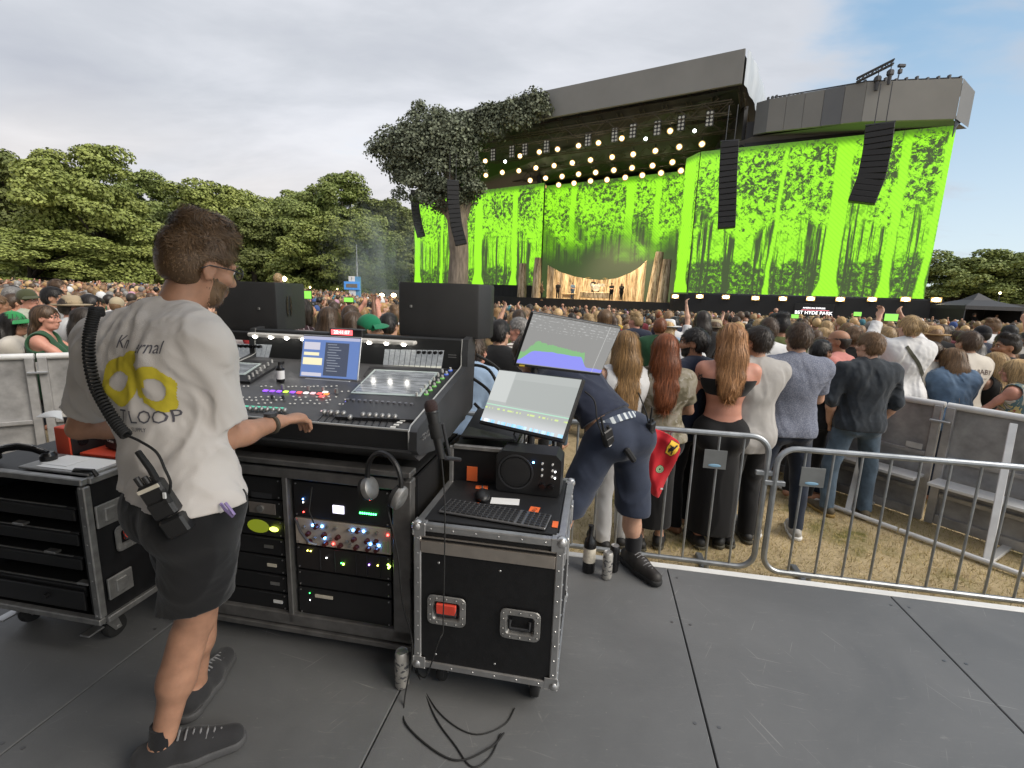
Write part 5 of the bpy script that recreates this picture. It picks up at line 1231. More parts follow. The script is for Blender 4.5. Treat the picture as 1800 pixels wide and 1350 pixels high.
# belt radio, coiled cord
rp = O + J['pel'] + A3(-.12, -.205, .02)
def px_at(x, y, Y): return A3(*at_y(x, y, Y))
rad = thing('belt_radio', 'black two way radio clipped to the back of the engineer shorts', 'radio', px_at(276, 868, 1.235), 0); rad.scale = (.82,) * 3
k = MB().at((0, 0, 0), (.0, -.42, .25)); k.box((0, 0, -.02), (.075, .05, .13), .008); k.box((0, -.028, -.05), (.068, .01, .06), .004); k.box((0, .0, -.125), (.078, .055, .07), .008); k.build('radio_body', M_blackp, rad)
k = MB().at((0, 0, 0), (0, -.42, .25))
for i, x in enumerate((-.026, -.004, .018)): k.cyl((x, 0, .045), (x, 0, .078 - .008 * i), .0095, 10)
k.build('knob', M_blackp, rad)
k = MB().at((0, 0, 0), (0, -.42, .25)); k.box((-.0, -.027, .03), (.07, .004, .014), .002); k.build('name_strip', mat('cream_label', (.6, .55, .45), .7), rad)
k = MB(); k.tube([px_at(235, 778, 1.26) - px_at(276, 868, 1.235), px_at(262, 815, 1.24) - px_at(276, 868, 1.235), px_at(302, 888, 1.22) - px_at(276, 868, 1.235)], [.010, .011, .0125], 8); k.build('antenna', M_rubber, rad)
k = MB(); k.box(px_at(292, 872, 1.212) - px_at(276, 868, 1.235), (.012, .006, .022), .002); k.build('antenna_tag', M_whitep, rad)
path = [(167, 548, 1.375), (161, 570, 1.365), (156, 600, 1.35), (158, 640, 1.325), (168, 680, 1.305), (186, 715, 1.285), (205, 745, 1.27), (222, 765, 1.26)]
Pw = [px_at(*q) for q in path]
def cat(P, t):
 n = len(P) - 1; i = min(int(t * n), n - 1); f = t * n - i; p0, p1, p2, p3 = P[max(i - 1, 0)], P[i], P[i + 1], P[min(i + 2, n)]
 return .5 * (2 * p1 + (p2 - p0) * f + (2 * p0 - 5 * p1 + 4 * p2 - p3) * f * f + (3 * p1 - p0 - 3 * p2 + p3) * f ** 3)
turns = 44; N_ = turns * 10; hel = []
for i in range(N_ + 1):
 t = i / N_; c = cat(Pw, t); tg = nrm(cat(Pw, min(t + .01, 1)) - cat(Pw, max(t - .01, 0))); a = nrm(np.cross(tg, (0, 1, 0))); b = np.cross(tg, a); th = 2 * math.pi * turns * t
 hel.append(c + (a * math.cos(th) + b * math.sin(th)) * .0125)
k = MB(); k.tube(hel, .0036, 6); coil = tag(k.build('coiled_cord', M_rubber, smooth=80), 'black coiled microphone cord hanging down the engineer back', 'cord')
k = MB(); tl = [Pw[-1], px_at(245, 775, 1.25), px_at(275, 795, 1.235), px_at(290, 825, 1.225), px_at(300, 850, 1.225), px_at(295, 875, 1.24)]
k.tube([cat(tl, i / 24) for i in range(25)], .0035, 6); k.build('cord_tail', M_rubber, coil)
k = MB(); k.box(px_at(170, 548, 1.385), (.03, .035, .03), .006); k.build('cord_clip', M_rubber, coil)
k = MB(); k.tube([px_at(*q) for q in ((388, 885, 1.31), (396, 896, 1.30), (409, 908, 1.29), (412, 905, 1.29), (404, 894, 1.295), (396, 884, 1.30))], .0045, 6); tag(k.build('carabiner', mat('lilac_metal', (.36, .28, .55), .35, metal=.3)), 'lilac carabiner clip hanging from the engineer shorts', 'carabiner')
# ================================================================ EQUIPMENT ON THE PLATFORM (u to the right, v away, z up)
def rivets(k, pts, r=.004, axis=(0, -1, 0)):
 a = Vector(axis)
 for p in pts: p = Vector(p); k.cyl(p, p + a * .002, r, 8, r * .6)
def caster(root, x, y, brake=False):
 c = MB(); c.box((x, y, .118), (.09, .09, .006), .002); c.tube([(x, y, .118), (x, y + .01, .095)], .02, 10)
 for q in (-1, 1): c.prism([(y - .02, .10), (y + .03, .10), (y + .045, .04), (y + .015, .04)], x + q * .024 - .002, x + q * .024 + .002)
 o = c.build('caster', M_alud, root)
 w_ = MB(); w_.lathe([(.0, -.018), (.03, -.02), (.046, -.017), (.05, -.008), (.05, .008), (.046, .017), (.03, .02), (0, .018)], 20, 'x', (x, y + .03, .05)); w_.build('wheel', M_rubber, o)
 b_ = MB(); b_.cyl((x - .03, y + .03, .05), (x + .03, y + .03, .05), .008, 10)
 if brake: b_.box((x - .02, y - .05, .075), (.05, .07, .008), .002)
 b_.build('axle', M_alu, o)
def recess_handle(root, x, y, z, w_=.155, h_=.125, red=False, face='front'):
 """spring handle in a pressed dish"""
 T = MB(); M = Matrix.Translation((x, y, z)) if face == 'front' else Matrix.Translation((x, y, z)) @ Matrix.Rotation(math.pi / 2, 4, 'Z')
 T.M = M; rw, rh = w_ / 2, h_ / 2
 def rr(a, b, r, yy): 
  o = []
  for (cx, cz, t0) in ((a - r, b - r, 0), (-a + r, b - r, 90), (-a + r, -b + r, 180), (a - r, -b + r, 270)):
   for i in range(4): t = R(t0 + i * 30); o.append((cx + r * math.cos(t), yy, cz + r * math.sin(t)))
  return o
 rings = [rr(rw, rh, .022, 0), rr(rw - .002, rh - .002, .02, -.005), rr(rw - .022, rh - .022, .012, -.006), rr(rw - .027, rh - .027, .01, .0), rr(rw - .030, rh - .030, .01, .012)]
 vs = sum(rings, []); n = 16; fs = []
 for i in range(len(rings) - 1):
  for j in range(n): fs.append((i * n + j, i * n + (j + 1) % n, (i + 1) * n + (j + 1) % n, (i + 1) * n + j))
 fs.append(tuple((len(rings) - 1) * n + j for j in range(n))); T.add(vs, fs)
 rivets(T, [(q * (rw - .012), -.006, zz_) for q in (-1, 1) for zz_ in (-rh + .018, -rh * .33, rh * .33, rh - .018)] + [(xx, -.006, q * (rh - .011)) for q in (-1, 1) for xx in (-rw * .5, 0, rw * .5)], .0042)
 o = fixn(T.build('handle_dish', M_alud, root, smooth=40))
 b = MB(); b.M = M; b.tube([(-rw + .04, -.001, rh - .045), (-rw + .04, -.008, -rh + .05), (rw - .04, -.008, -rh + .05), (rw - .04, -.001, rh - .045)], .0055, 8); b.build('handle_bar', M_dgrey, o)
 if red: b = MB(); b.M = M; b.box((0, -.004, .008), (w_ - .075, .014, h_ - .078), .003); b.build('red_grip', M_red, o)
 return o
def flight_shell(root, W, D, z0, z1, corner=True, panels=True, front=True):
 """black laminate box with aluminium edges and ball corners; front face at v = 0, right edge at u = W"""
 k = MB(); k.box((W / 2, D / 2, (z0 + z1) / 2), (W - .012, D - .012, z1 - z0 - .012)) if panels else None
 if panels: k.build('panels', mat('black_laminate', (.007, .007, .008), .5, var=.3, scale=30, bump=.15, bscale=300), root)
 e = MB(); t = .03
 for x in (t / 2, W - t / 2):
  for y in (t / 2, D - t / 2): e.box((x, y, (z0 + z1) / 2), (t, t, z1 - z0), .004)
 for z in (z0 + t / 2, z1 - t / 2):
  for y in (t / 2 - .001, D - t / 2 + .001): e.box((W / 2, y, z), (W - 2 * t - .004, t, t), .004)
  for x in (t / 2 - .001, W - t / 2 + .001): e.box((x, D / 2, z), (t, D - 2 * t - .004, t), .004)
 rivets(e, [(x, 0, z) for x in (t * .55, W - t * .55) for z in np.linspace(z0 + .06, z1 - .06, 9)], .0042); rivets(e, [(x, -.001, z) for z in (z0 + t / 2, z1 - t / 2) for x in np.linspace(.07, W - .07, 6)], .0042)
 rivets(e, [(W, y, z) for y in (t * .55, D - t * .55) for z in np.linspace(z0 + .06, z1 - .06, 9)], .0042, (1, 0, 0))
 e.build('edge_frame', M_alu, root)
 if corner:
  for x in (0, W):
   for y in (0, D):
    for z in (z0, z1):
     c = MB(); sx_, sy_, sz_ = (1 if x == 0 else -1), (1 if y == 0 else -1), (1 if z == z0 else -1)
     c.ball((x + sx_ * .012, y + sy_ * .012, z + sz_ * .012), .023, 12, 8); c.box((x + sx_ * .022, y + sy_ * -.0005, z + sz_ * .022), (.052, .004, .052), .0015); c.box((x - sx_ * .0005, y + sy_ * .022, z + sz_ * .022), (.004, .052, .052), .0015); c.box((x + sx_ * .022, y + sy_ * .022, z - sz_ * .0005), (.052, .052, .004), .0015)
     c.build('ball_corner', M_alu, root)

# ---- flight case right, with the small keyboard on top
fc = gthing('flight_case', 'black flight case on casters carrying a computer keyboard and a small loudspeaker', 'flight case', -.635, 1.6, 0)
W_, D_ = .575, .60
flight_shell(fc, W_, D_, .135, .755)
k = MB(); k.box((W_ / 2, .002, .665), (W_ - .062, .012, .048), .001); k.box((W_ / 2, .0015, .705), (W_ - .062, .006, .004)); k.build('lid_strip', mat('bare_strip', (.5, .45, .40), .34, metal=.8, var=.15, scale=8), fc)
k = MB(); k.box((W_ - .002, D_ / 2, .665), (.012, D_ - .062, .048), .001); [k.box((W_ + .004, y, .66), (.014, .07, .09), .004) for y in (.15, .45)]; k.build('side_latch', M_alu, fc)
recess_handle(fc, .135, -.002, .405, red=True); recess_handle(fc, .425, -.002, .392)
for x in (.09, W_ - .09):
 for y in (.08, D_ - .10): caster(fc, x, y)
k = MB(); rivets(k, [(.1, .005, .6), (.34, .005, .6), (.09, .005, .2), (.33, .005, .2)], .005); k.build('panel_screw', M_alu, fc)
k = MB(); k.box((W_ / 2, D_ / 2, .757), (W_ - .066, D_ - .066, .006), .001); k.build('lid_board', M_black, fc)
TOP = .762
lab = [(-.46, 1.98, .055, .035, 10, 'upright'), (-.20, 1.80, .04, .075, -4, 'long'), (-.105, 1.705, .022, .05, 0, 'small'), (-.46, 1.80, .06, .03, 5, 'flat')]
for i, (u_, v_, a, b, r_, nm) in enumerate(lab):
 k = MB(); k.box((0, 0, .0005), (a, b, .001)); lo_ = k.build('cable_label', M_orange, loc=G(u_, v_, TOP), smooth=0); lo_.rotation_euler = (0, 0, -YAW + R(r_))
 tag(lo_, ['orange label beside the computer mouse', 'long orange lettered label in front of the small loudspeaker', 'small orange label at the right end of the keyboard', 'orange label half under the left end of the keyboard'][i], 'label', 'orange labels on the flight case lid')
 if i == 1: text('lettering', 'KAU', .026, M_black, lo_, (0, 0, .0015), (0, 0, R(80)))
 if i == 0: text('lettering', 'FA', .02, M_black, lo_, (0, 0, .0015), (0, 0, R(20)))
k = MB(); k.box((0, 0, .0006), (.12, .06, .0012)); tag(k.build('paper_note', M_paper, loc=G(-.33, 1.86, TOP), smooth=0), 'white paper note under the front of the small loudspeaker', 'paper').rotation_euler = (0, 0, -YAW + .1)
# keyboard
kb = gthing('computer_keyboard', 'slim grey and black computer keyboard on the flight case lid', 'keyboard', -.345, 1.725, TOP, rz=R(-6))
k = MB(); k.box((0, 0, .007), (.43, .122, .010), .003); k.build('keyboard_base', mat('keyboard_alu', (.20, .20, .205), .4, metal=.6), kb)
km = mat('key_black', (.02, .02, .022), .5); k = MB()
for r_ in range(6):
 x = -.207
 for c_ in range(19):
  gp = .008 if c_ in (14, 15) else 0
  if c_ == 15: x += .006
  if c_ == 14: x += .008
  k.box((x + .0095, -.048 + r_ * .0188, .0135), (.0185 if not (r_ == 0 and 3 < c_ < 8) else .0218, .0155 if r_ < 5 else .010, .006), .0022); x += .0216
k.build('keys', km, kb)
# mouse
ms = gthing('computer_mouse', 'black computer mouse beside the keyboard', 'mouse', -.43, 1.87, TOP, rz=.3)
k = MB(); k.ball((0, 0, .012), (.033, .055, .024), 16, 10); k.v = [(x, y, max(z, .001)) for x, y, z in k.v]; k.build('mouse_shell', M_blackp, ms)
k = MB(); k.cyl((-.003, .028, .034), (.003, .028, .034), .010, 12); k.build('scroll_wheel', M_dgrey, ms)
# small loudspeaker
sp_ = gthing('desk_loudspeaker', 'small black desk loudspeaker with round grille and knobs on the flight case', 'loudspeaker', -.25, 1.955, TOP, rz=R(-2))
k = MB(); k.prism([(-.142, .012), (-.132, .002), (.132, .002), (.142, .012), (.142, .165), (.118, .19), (-.118, .19), (-.142, .165)], 0, .13, 'y'); fixn(k.build('cabinet', M_blackp, sp_))
k = MB(); k.lathe([(0, -.004), (.05, -.006), (.066, -.004), (.070, .002)], 28, 'y', (-.055, 0, .098)); k.build('round_grille', M_grille, sp_)
k = MB(); k.lathe([(.072, .001), (.072, -.006), (.078, -.006), (.079, .001)], 28, 'y', (-.055, 0, .098)); k.build('grille_ring', M_dgrey, sp_)
kn_ = MB(); 
for i in range(5):
 for j in (0, 1):
  if i < 3: kn_ = MB(); kn_.cyl((.062 + j * .044, 0, .15 - i * .027), (.062 + j * .044, -.010, .15 - i * .027), .0045, 10); kn_.build('small_knob', M_whitep, sp_)
for j in (0, 1): k = MB(); k.cyl((.066 + j * .036, 0, .048), (.066 + j * .036, -.014, .048), .014, 16, .012); k.build('knob', M_blackg, sp_)
k = MB(); k.ball((.022, -.002, .150), .004, 10, 6); k.build('blue_led', emitm('led_blue', (.1, .35, 1), 14), sp_)
k = MB(); 
for z in (.118, .09): k.box((.118, -.003, z), (.006, .004, .006))
k.build('white_led', emitm('led_white', (1, 1, 1), 3), sp_)

# ---- headphones
hpz = gthing('headphones', 'black and silver headphones hanging at the corner of the equipment rack', 'headphones', -.765, 1.63, .885, rz=R(-20))
k = MB(); k.tube([(.088 * math.sin(t), .0, .02 + .105 * math.cos(t)) for t in np.linspace(-1.75, 1.75, 22)], [.010] * 22, 8); k.build('headband', M_blackp, hpz)
for q in (-1, 1):
 k = MB(); k.M = Matrix.Translation((q * .078, 0, -.035)) @ Matrix.Rotation(q * .35, 4, 'Y') @ Matrix.Rotation(.25, 4, 'Z')
 k.lathe([(0, .018), (.030, .020), (.044, .012), (.047, .0), (.044, -.012)], 22, 'x' ); o = k.build('ear_cup', M_alud, hpz)
 k2 = MB(); k2.M = k.M; k2.lathe([(0, -.030 * 1), (.03, -.030), (.044, -.024), (.046, -.01), (.04, -.008)], 22, 'x'); fixn(k2.build('ear_pad', M_rubber, o))
 k3 = MB(); k3.tube([(q * .088, 0, .0), (q * .094, -.01, -.02), (q * .09, -.03, -.045)], .006, 8); k3.build('fork', M_alu, o)
k = MB(); pts = [(-.75, 1.62, .80), (-.70, 1.60, .62), (-.69, 1.62, .40), (-.64, 1.60, .22), (-.655, 1.55, .012), (-.60, 1.45, .006), (-.40, 1.36, .006), (-.28, 1.43, .006), (-.24, 1.50, .006)]
Pc = [G(*q) for q in pts]; k.tube([cat(Pc, i / 60) for i in range(61)], .0035, 6); tag(k.build('headphone_cable', M_rubber), 'thin black cable from the headphones curling over the floor', 'cable')

# ---- equipment rack under the console
U0 = -1.84; rk = gthing('equipment_rack', 'two bay black equipment rack under the sound desk', 'rack', U0, 1.74, 0); RW = -.70 - U0
k = MB()
for u_ in (0, -1.275 - U0, RW):
 wd = .085 if u_ == RW else .03; k.box((u_ - (wd / 2 if u_ == RW else 0), .035, .47), (wd - .004, .07, .70), .004)
k.box((RW / 2, .03, .135), (RW, .06, .06), .006); k.box((RW / 2, .035, .088), (RW, .09, .026), .004); k.box((RW / 2, .03, .835), (RW, .06, .045), .005); k.box((RW / 2, .026, .885), (RW, .07, .025), .004)
k.build('edge_frame', mat('dull_aluminium', (.17, .165, .16), .5, metal=.6, var=.25, scale=12, bump=.1, bscale=100), rk)
k = MB(); k.box((-.005, .36, .47), (.014, .66, .80)); k.box((RW + .004, .37, .47), (.012, .64, .78)); k.box((RW / 2, .70, .47), (RW - .02, .012, .78)); k.box((-1.275 - U0, .37, .47), (.012, .6, .70)); k.box((RW / 2, .37, .86), (RW - .03, .62, .012)); k.build('side_panel', M_black, rk)
k = MB(); k.box((RW / 2, .36, .115), (RW - .03, .6, .015)); k.build('base_board', mat('worn_plywood', (.06, .042, .028), .8, var=.5, scale=12), rk)
for u_ in (.12, RW - .06):
 for y in (.08, .6): caster(rk, u_, y)
def ru(u_, z): return (u_ - U0, z)
ledc = {c: emitm('led_' + c, v, s_) for c, v, s_ in (('red', (1, .05, .04), 6), ('green', (.05, 1, .15), 5), ('yellow', (1, .9, .15), 5), ('violet', (.5, .2, 1), 6), ('lime', (.5, 1, .1), 5))}
ledc['blue'] = MATS['led_blue']; ledc['white'] = MATS['led_white']
def unit(name, u0_, u1_, z0, z1, m, y=.02):
 k = MB(); k.box(((u0_ + u1_) / 2 - U0, y + .15, (z0 + z1) / 2), (u1_ - u0_, .3, z1 - z0 - .004), .002); o = k.build(name, m, rk)
 k = MB()
 for u_ in (u0_ + .012, u1_ - .012):
  for z in (z0 + .012, z1 - .012): k.cyl((u_ - U0, y + .002, z), (u_ - U0, y - .003, z), .0035, 8)
 k.build('rack_screw', M_alu, o); return o
def led(o, c, u_, z, r=.0035, y=.018): k = MB(); k.ball((u_ - U0, y, z), r, 8, 6); k.build('led', ledc[c], o)
RL, RR = -1.245, -.80
o = unit('rack_unit', RL, RR, .635, .80, M_black); led(o, 'red', -.89, .752)
k = MB(); k.box((-1.035 - U0, .018, .690), (.052, .004, .036), .001); k.build('lit_display', emitm('display_white', (.75, .72, .9), 1.1), o)
for i in range(8): led(o, 'green', -.935 + i * .010, .687, .0042)
for z, c in ((.72, 'blue'), (.705, 'white'), (.66, 'red')): led(o, c, -1.20, z, .003)
o = unit('rack_unit', RL, RR, .505, .63, mat('beige_panel', (.42, .36, .30), .5, var=.08, scale=20)); dkn = mat('dark_red_knob', (.07, .015, .015), .35)
for u_, z in ((-1.14, .600), (-.945, .605), (-1.18, .562), (-1.105, .566), (-1.04, .562), (-.965, .562), (-.905, .562), (-.865, .564), (-1.175, .525), (-1.10, .525), (-1.03, .525), (-.955, .527), (-.90, .527), (-.862, .527)):
 k = MB(); k.cyl((u_ - U0, .02, z), (u_ - U0, .002, z), .0115, 14, .009); k.build('knob', dkn, o)
for u_, z in ((-1.09, .605), (-1.05, .602), (-.99, .602), (-.90, .602), (-.86, .604), (-1.15, .545), (-1.075, .545), (-1.0, .545), (-1.2, .59), (-.985, .53)): k = MB(); k.cyl((u_ - U0, .02, z), (u_ - U0, .008, z), .007, 12); k.build('small_knob', M_alud, o)
for u_, z, c in ((-1.16, .603, 'blue'), (-1.115, .603, 'blue'), (-1.105, .549, 'blue'), (-.97, .603, 'blue'), (-.922, .604, 'blue'), (-.892, .548, 'blue'), (-.853, .546, 'blue'), (-1.065, .527, 'red'), (-.812, .6, 'red')): led(o, c, u_, z, .0048)
k = MB(); [k.box((u_ - U0, .018, .545), (.008, .004, .05)) for u_ in (-.832, -.812)]; k.build('fader_slot', mat('pale_green', (.35, .42, .25), .6), o)
o = unit('rack_unit', RL, RR, .385, .50, mat('dark_panel', (.018, .016, .016), .5))
k = MB(); [k.box((u_ - U0, .018, .442), (.002, .005, .10)) for u_ in (-1.13, -1.06, -.96, -.91, -.85)]; k.build('module_gap', M_dgrey, o)
for u_, z, c in ((-1.19, .478, 'yellow'), (-1.175, .478, 'yellow'), (-1.10, .455, 'white'), (-1.03, .44, 'green'), (-1.02, .436, 'lime'), (-.90, .45, 'violet'), (-.86, .452, 'yellow'), (-.812, .462, 'lime'), (-.805, .455, 'lime'), (-.81, .448, 'lime')): led(o, c, u_, z, .0045 if c == 'lime' else .003)
o = unit('rack_unit', RL, RR, .30, .38, M_black); o = unit('rack_unit', RL, RR, .16, .295, M_blackp)
k = MB(); k.box((-1.12 - U0, .018, .262), (.085, .004, .014)); k.build('name_strip', mat('cream_label', (.6, .55, .45), .7), o); led(o, 'green', -1.19, .27, .002); led(o, 'white', -1.19, .235, .002)
LL, LR = -1.80, -1.305
o = unit('rack_unit', LL, LR, .70, .80, M_black); k = MB(); k.box((-1.40 - U0, .018, .715), (.10, .003, .025)); k.build('grey_frame', M_dgrey, o)
o = unit('rack_unit', LL, LR, .61, .695, M_black); k = MB(); k.box((-1.40 - U0, .017, .655), (.13, .004, .05), .001); k.build('steel_plate', mat('warm_steel', (.25, .22, .2), .5, metal=.5), o)
k = MB(); k.cyl((-1.405 - U0, .018, .655), (-1.405 - U0, .006, .655), .016, 14); k.build('knob', M_alud, o)
for z in (.67, .645): led(o, 'white', -1.45, z, .002)
o = unit('rack_unit', LL, LR, .52, .605, M_black); k = MB(); k.ball((-1.425 - U0, .016, .567), (.055, .004, .032), 18, 8); k.build('green_display', emitm('dull_green', (.20, .24, .01), .35), o)
k = MB(); k.ball((-1.345 - U0, .012, .563), (.022, .006, .011), 12, 6); k.build('lit_lamp', emitm('lamp_lime', (.8, .95, .1), 2.2), o)
for i, (z0, z1) in enumerate(((.43, .515), (.34, .425), (.25, .335), (.16, .245))):
 o = unit('rack_unit', LL, LR, z0, z1, [M_black, M_blackp][i % 2]); k = MB(); k.box((-1.38 - U0 + .01 * i, .017, (z0 + z1) / 2), (.045, .004, .014)); k.build('name_strip', [M_alud, mat('cream_label'), M_alud, M_whitep][i], o)
 k = MB(); k.box((-1.38 - U0, .019, z1 - .006), (.13, .004, .003)); k.build('trim', M_dgrey, o)
k = MB(); pts = [(-1.22, 1.73, .64), (-1.18, 1.70, .60), (-1.13, 1.68, .565), (-1.11, 1.70, .55)]; k.tube([G(*q) for q in pts], .006, 8); tag(k.build('patch_cable', mat('bright_jack', (.25, .25, .27), .3, metal=.8)), 'short patch cable with bright plugs on the beige rack unit', 'cable')
k = MB(); pts = [(-1.14, 1.735, .79), (-1.135, 1.70, .70), (-1.11, 1.70, .63)]; k.tube([G(*q) for q in pts], .003, 6); tag(k.build('thin_cable', M_rubber), 'thin black cable hanging across the rack units', 'cable')

# ---- the mixing console
CU0, CU1, SL, VF0, ZF0 = -1.97, -.665, .19, 1.72, 1.077
con = gthing('mixing_console', 'long black mixing console with two tilted screens and rows of lit keys', 'mixing console', CU0, VF0, 0); CW = CU1 - CU0
def surf(u_, v_, h=0): return (u_ - CU0, v_ - VF0 - h * .187, ZF0 + SL * (v_ - VF0) + h * .982)
def spx(x, y, h=0):                                               # photograph pixel -> point on the sloping surface
 n = np.array([0, 0, 1]) - SL * EY; P = at_plane(x, y, EX * -1.3 + EY * VF0 + np.array([0, 0, ZF0]), n); return surf(P @ EX, P @ EY, h)
TILT = math.atan(SL)
deskm = mat('desk_top', (.085, .085, .088), .42, var=.15, scale=20, bump=.05, bscale=300)
k = MB(); k.prism([(0.006, .985), (.10, .92), (.82, .92), (.82, 1.20), (.74, SL * .74 + ZF0 - .004), (.02, ZF0 - .002), (.004, 1.06)], .03, CW - .03); fixn(k.build('desk_body', deskm, con))
k = MB(); k.prism([(.0, 1.0), (.02, .985), (.02, 1.08), (.004, 1.072)], .012, CW - .012); fixn(k.build('arm_rest', M_blackp, con))
k = MB(); k.tube([(.02, .002, 1.079), (CW - .035, .002, 1.079)], .005, 8); k.build('front_trim', mat('pale_trim', (.5, .5, .48), .35, metal=.4), con)
chk = [(-.006, 1.0), (.02, .975), (.20, .935), (.45, .93), (.86, .98), (.90, 1.33), (.83, 1.385), (.75, 1.375), (.735, 1.30), (.735, 1.232), (.70, 1.222), (.02, 1.092), (-.002, 1.075)]
for x0, x1 in ((-.0, .035), (CW - .035, CW)):
 k = MB(); k.prism(chk, x0, x1); o = fixn(k.build('end_cheek', mat('cheek_grey', (.06, .062, .066), .38, metal=.2), con))
 k = MB(); e = x0 if x0 > 1 else x1; k.tube([(e, .0, 1.0), (e, -.003, 1.075), (e, .02, 1.094), (e, .70, 1.224), (e, .735, 1.236), (e, .738, 1.30), (e, .752, 1.376)], .0035, 6); k.build('edge_trim', mat('pale_trim'), o)
k = MB(); k.tube([(CW + .001, .03, 1.04), (CW + .001, .3, 1.03)], .002, 5); k.build('cheek_groove', M_dgrey, con)
text('maker_lettering', 'SD12', .04, mat('grey_letter', (.16, .16, .16), .5), con, (CW + .001, .10, 1.035), (math.pi / 2, 0, math.pi / 2), .001)
k = MB(); k.box((CW / 2, .775, 1.275), (CW - .07, .06, .20), .006); k.build('meter_bridge', mat('bridge_black', (.02, .021, .022), .5), con)
# tilted bezel plates with screens
def plate(name, px, m, h, th=.004, parent=con):
 P = [Vector(spx(x, y, h)) for x, y in px]; dn = Vector((0, .187, -.982)) * th
 k = MB(); k.add([tuple(p) for p in P] + [tuple(p + dn) for p in P], [(0, 1, 2, 3), (4, 7, 6, 5), (0, 4, 5, 1), (1, 5, 6, 2), (2, 6, 7, 3), (3, 7, 4, 0)]); return fixn(k.build(name, m, parent, smooth=0))
fr = plate('screen_surround', [(650, 647), (806, 652), (745, 742), (590, 736)], mat('bezel_black', (.022, .022, .024), .4), .010, .012)
o = plate('touch_screen', [(658.6, 652.8), (771, 658), (739, 701), (617, 695)], mat('pale_bezel', (.45, .52, .50), .4, var=.03), .0125, .004)
scr = bpy.data.materials.new('desk_screen'); scr.use_nodes = True; t = NT(scr.node_tree); b = t.n['Principled BSDF']; b.inputs['Base Color'].default_value = (.05, .055, .06, 1); b.inputs['Roughness'].default_value = .16
cc = t.coord(); t.put(b.inputs['Emission Color'], t.ramp(t.noise(t.mapping(cc, scale=(4, 22, 1)), 3, 2), [(.4, (.10, .105, .11)), (.65, (.26, .27, .28))])); b.inputs['Emission Strength'].default_value = .45
plate('display', [(661, 655), (766.5, 660), (737, 698), (622, 692.5)], scr, .0135, .001, o)
fl_ = plate('screen_surround', [(400, 634), (500, 638), (440, 674), (330, 668)], MATS['bezel_black'], .010, .012)
o = plate('touch_screen', [(372, 638), (460, 642.7), (430.7, 662.7), (335, 657)], MATS['pale_bezel'], .0125, .004); plate('display', [(376, 640), (455, 644), (429, 660.5), (341, 656)], scr, .0135, .001, o)
kmesh = {}
def inst(key, name, builder, m, loc, parent=con, rot=(TILT, 0, 0)):
 if key not in kmesh:
  o = builder().build(name, m, parent); kmesh[key] = o.data
 else: o = bpy.data.objects.new(name, kmesh[key]); COL.objects.link(o); o.parent = parent
 o.location = loc; o.rotation_euler = rot; return o
btn = lambda w_, d_, h_: (lambda: MB().box((0, 0, h_ / 2), (w_, d_, h_), .001))
knob = lambda r_, h_: (lambda: MB().cyl((0, 0, 0), (0, 0, h_), r_, 12, r_ * .85))
kw = mat('button_white', (.62, .61, .58), .5, emit=(1, .95, .85), es=.05, var=0); cols = dict(purple=(.30, .08, .95), lime=(.55, .9, .08), red=(.9, .10, .10), pink=(.85, .45, .48), wht=(.85, .8, .78), orange=(1, .25, .05))
for i, c in enumerate(('purple', 'purple', 'purple', 'lime', 'purple', 'red', 'wht', 'pink', 'red', 'orange')):
 x = 467 + (574 - 467) * i / 9; y = 688 + 6 * i / 9; inst('ck' + c, 'lit_key', btn(.022, .017, .005), emitm('key_' + c, cols[c], .75), spx(x, y, .002))
for x, y, c in ((572, 691, 'wht'), (566, 698.5, 'red'), (734, 708, 'blue_'), (728, 717, 'pink')): inst('ck2' + c, 'lit_key', btn(.024, .016, .005), emitm('key_' + c, cols.get(c, (.08, .2, .95)), .75), spx(x, y, .003))
rb = random.Random(4)
for y, x0, x1, n in ((680, 430, 590, 22), (699, 428, 590, 16), (704.5, 426, 590, 20), (709.5, 432, 585, 15), (684, 600, 612, 3), (698, 600, 614, 3), (706, 596, 612, 3)):
 for i in range(n):
  if rb.random() < .8: inst('wb', 'button', btn(.0085, .0065, .004), kw, spx(x0 + (x1 - x0) * i / max(n - 1, 1) + rb.uniform(-1.5, 1.5), y + (x0 - 430) * .03 + rb.uniform(-1, 1), .001))
for x, y in ((498, 681), (543, 683), (569, 684.5), (592, 688)): inst('tk', 'encoder', knob(.009, .022), M_alud, spx(x, y + 3, .001))
for x, y in ((479, 699), (498, 700)): inst('tk2', 'encoder', knob(.007, .018), M_dgrey, spx(x, y + 2, .001))
for i in range(7): inst('gk', 'lit_key', btn(.022, .008, .004), emitm('key_green', (.10, .55, .36), .5), spx(434 + i * 10.2, 715 + i * .55, .001)); inst('sk', 'fader_cap', (lambda: MB().ball((0, 0, .006), (.010, .013, .011), 12, 8)), M_alud, spx(440 + i * 10.2, 721 + i * .55, .002))
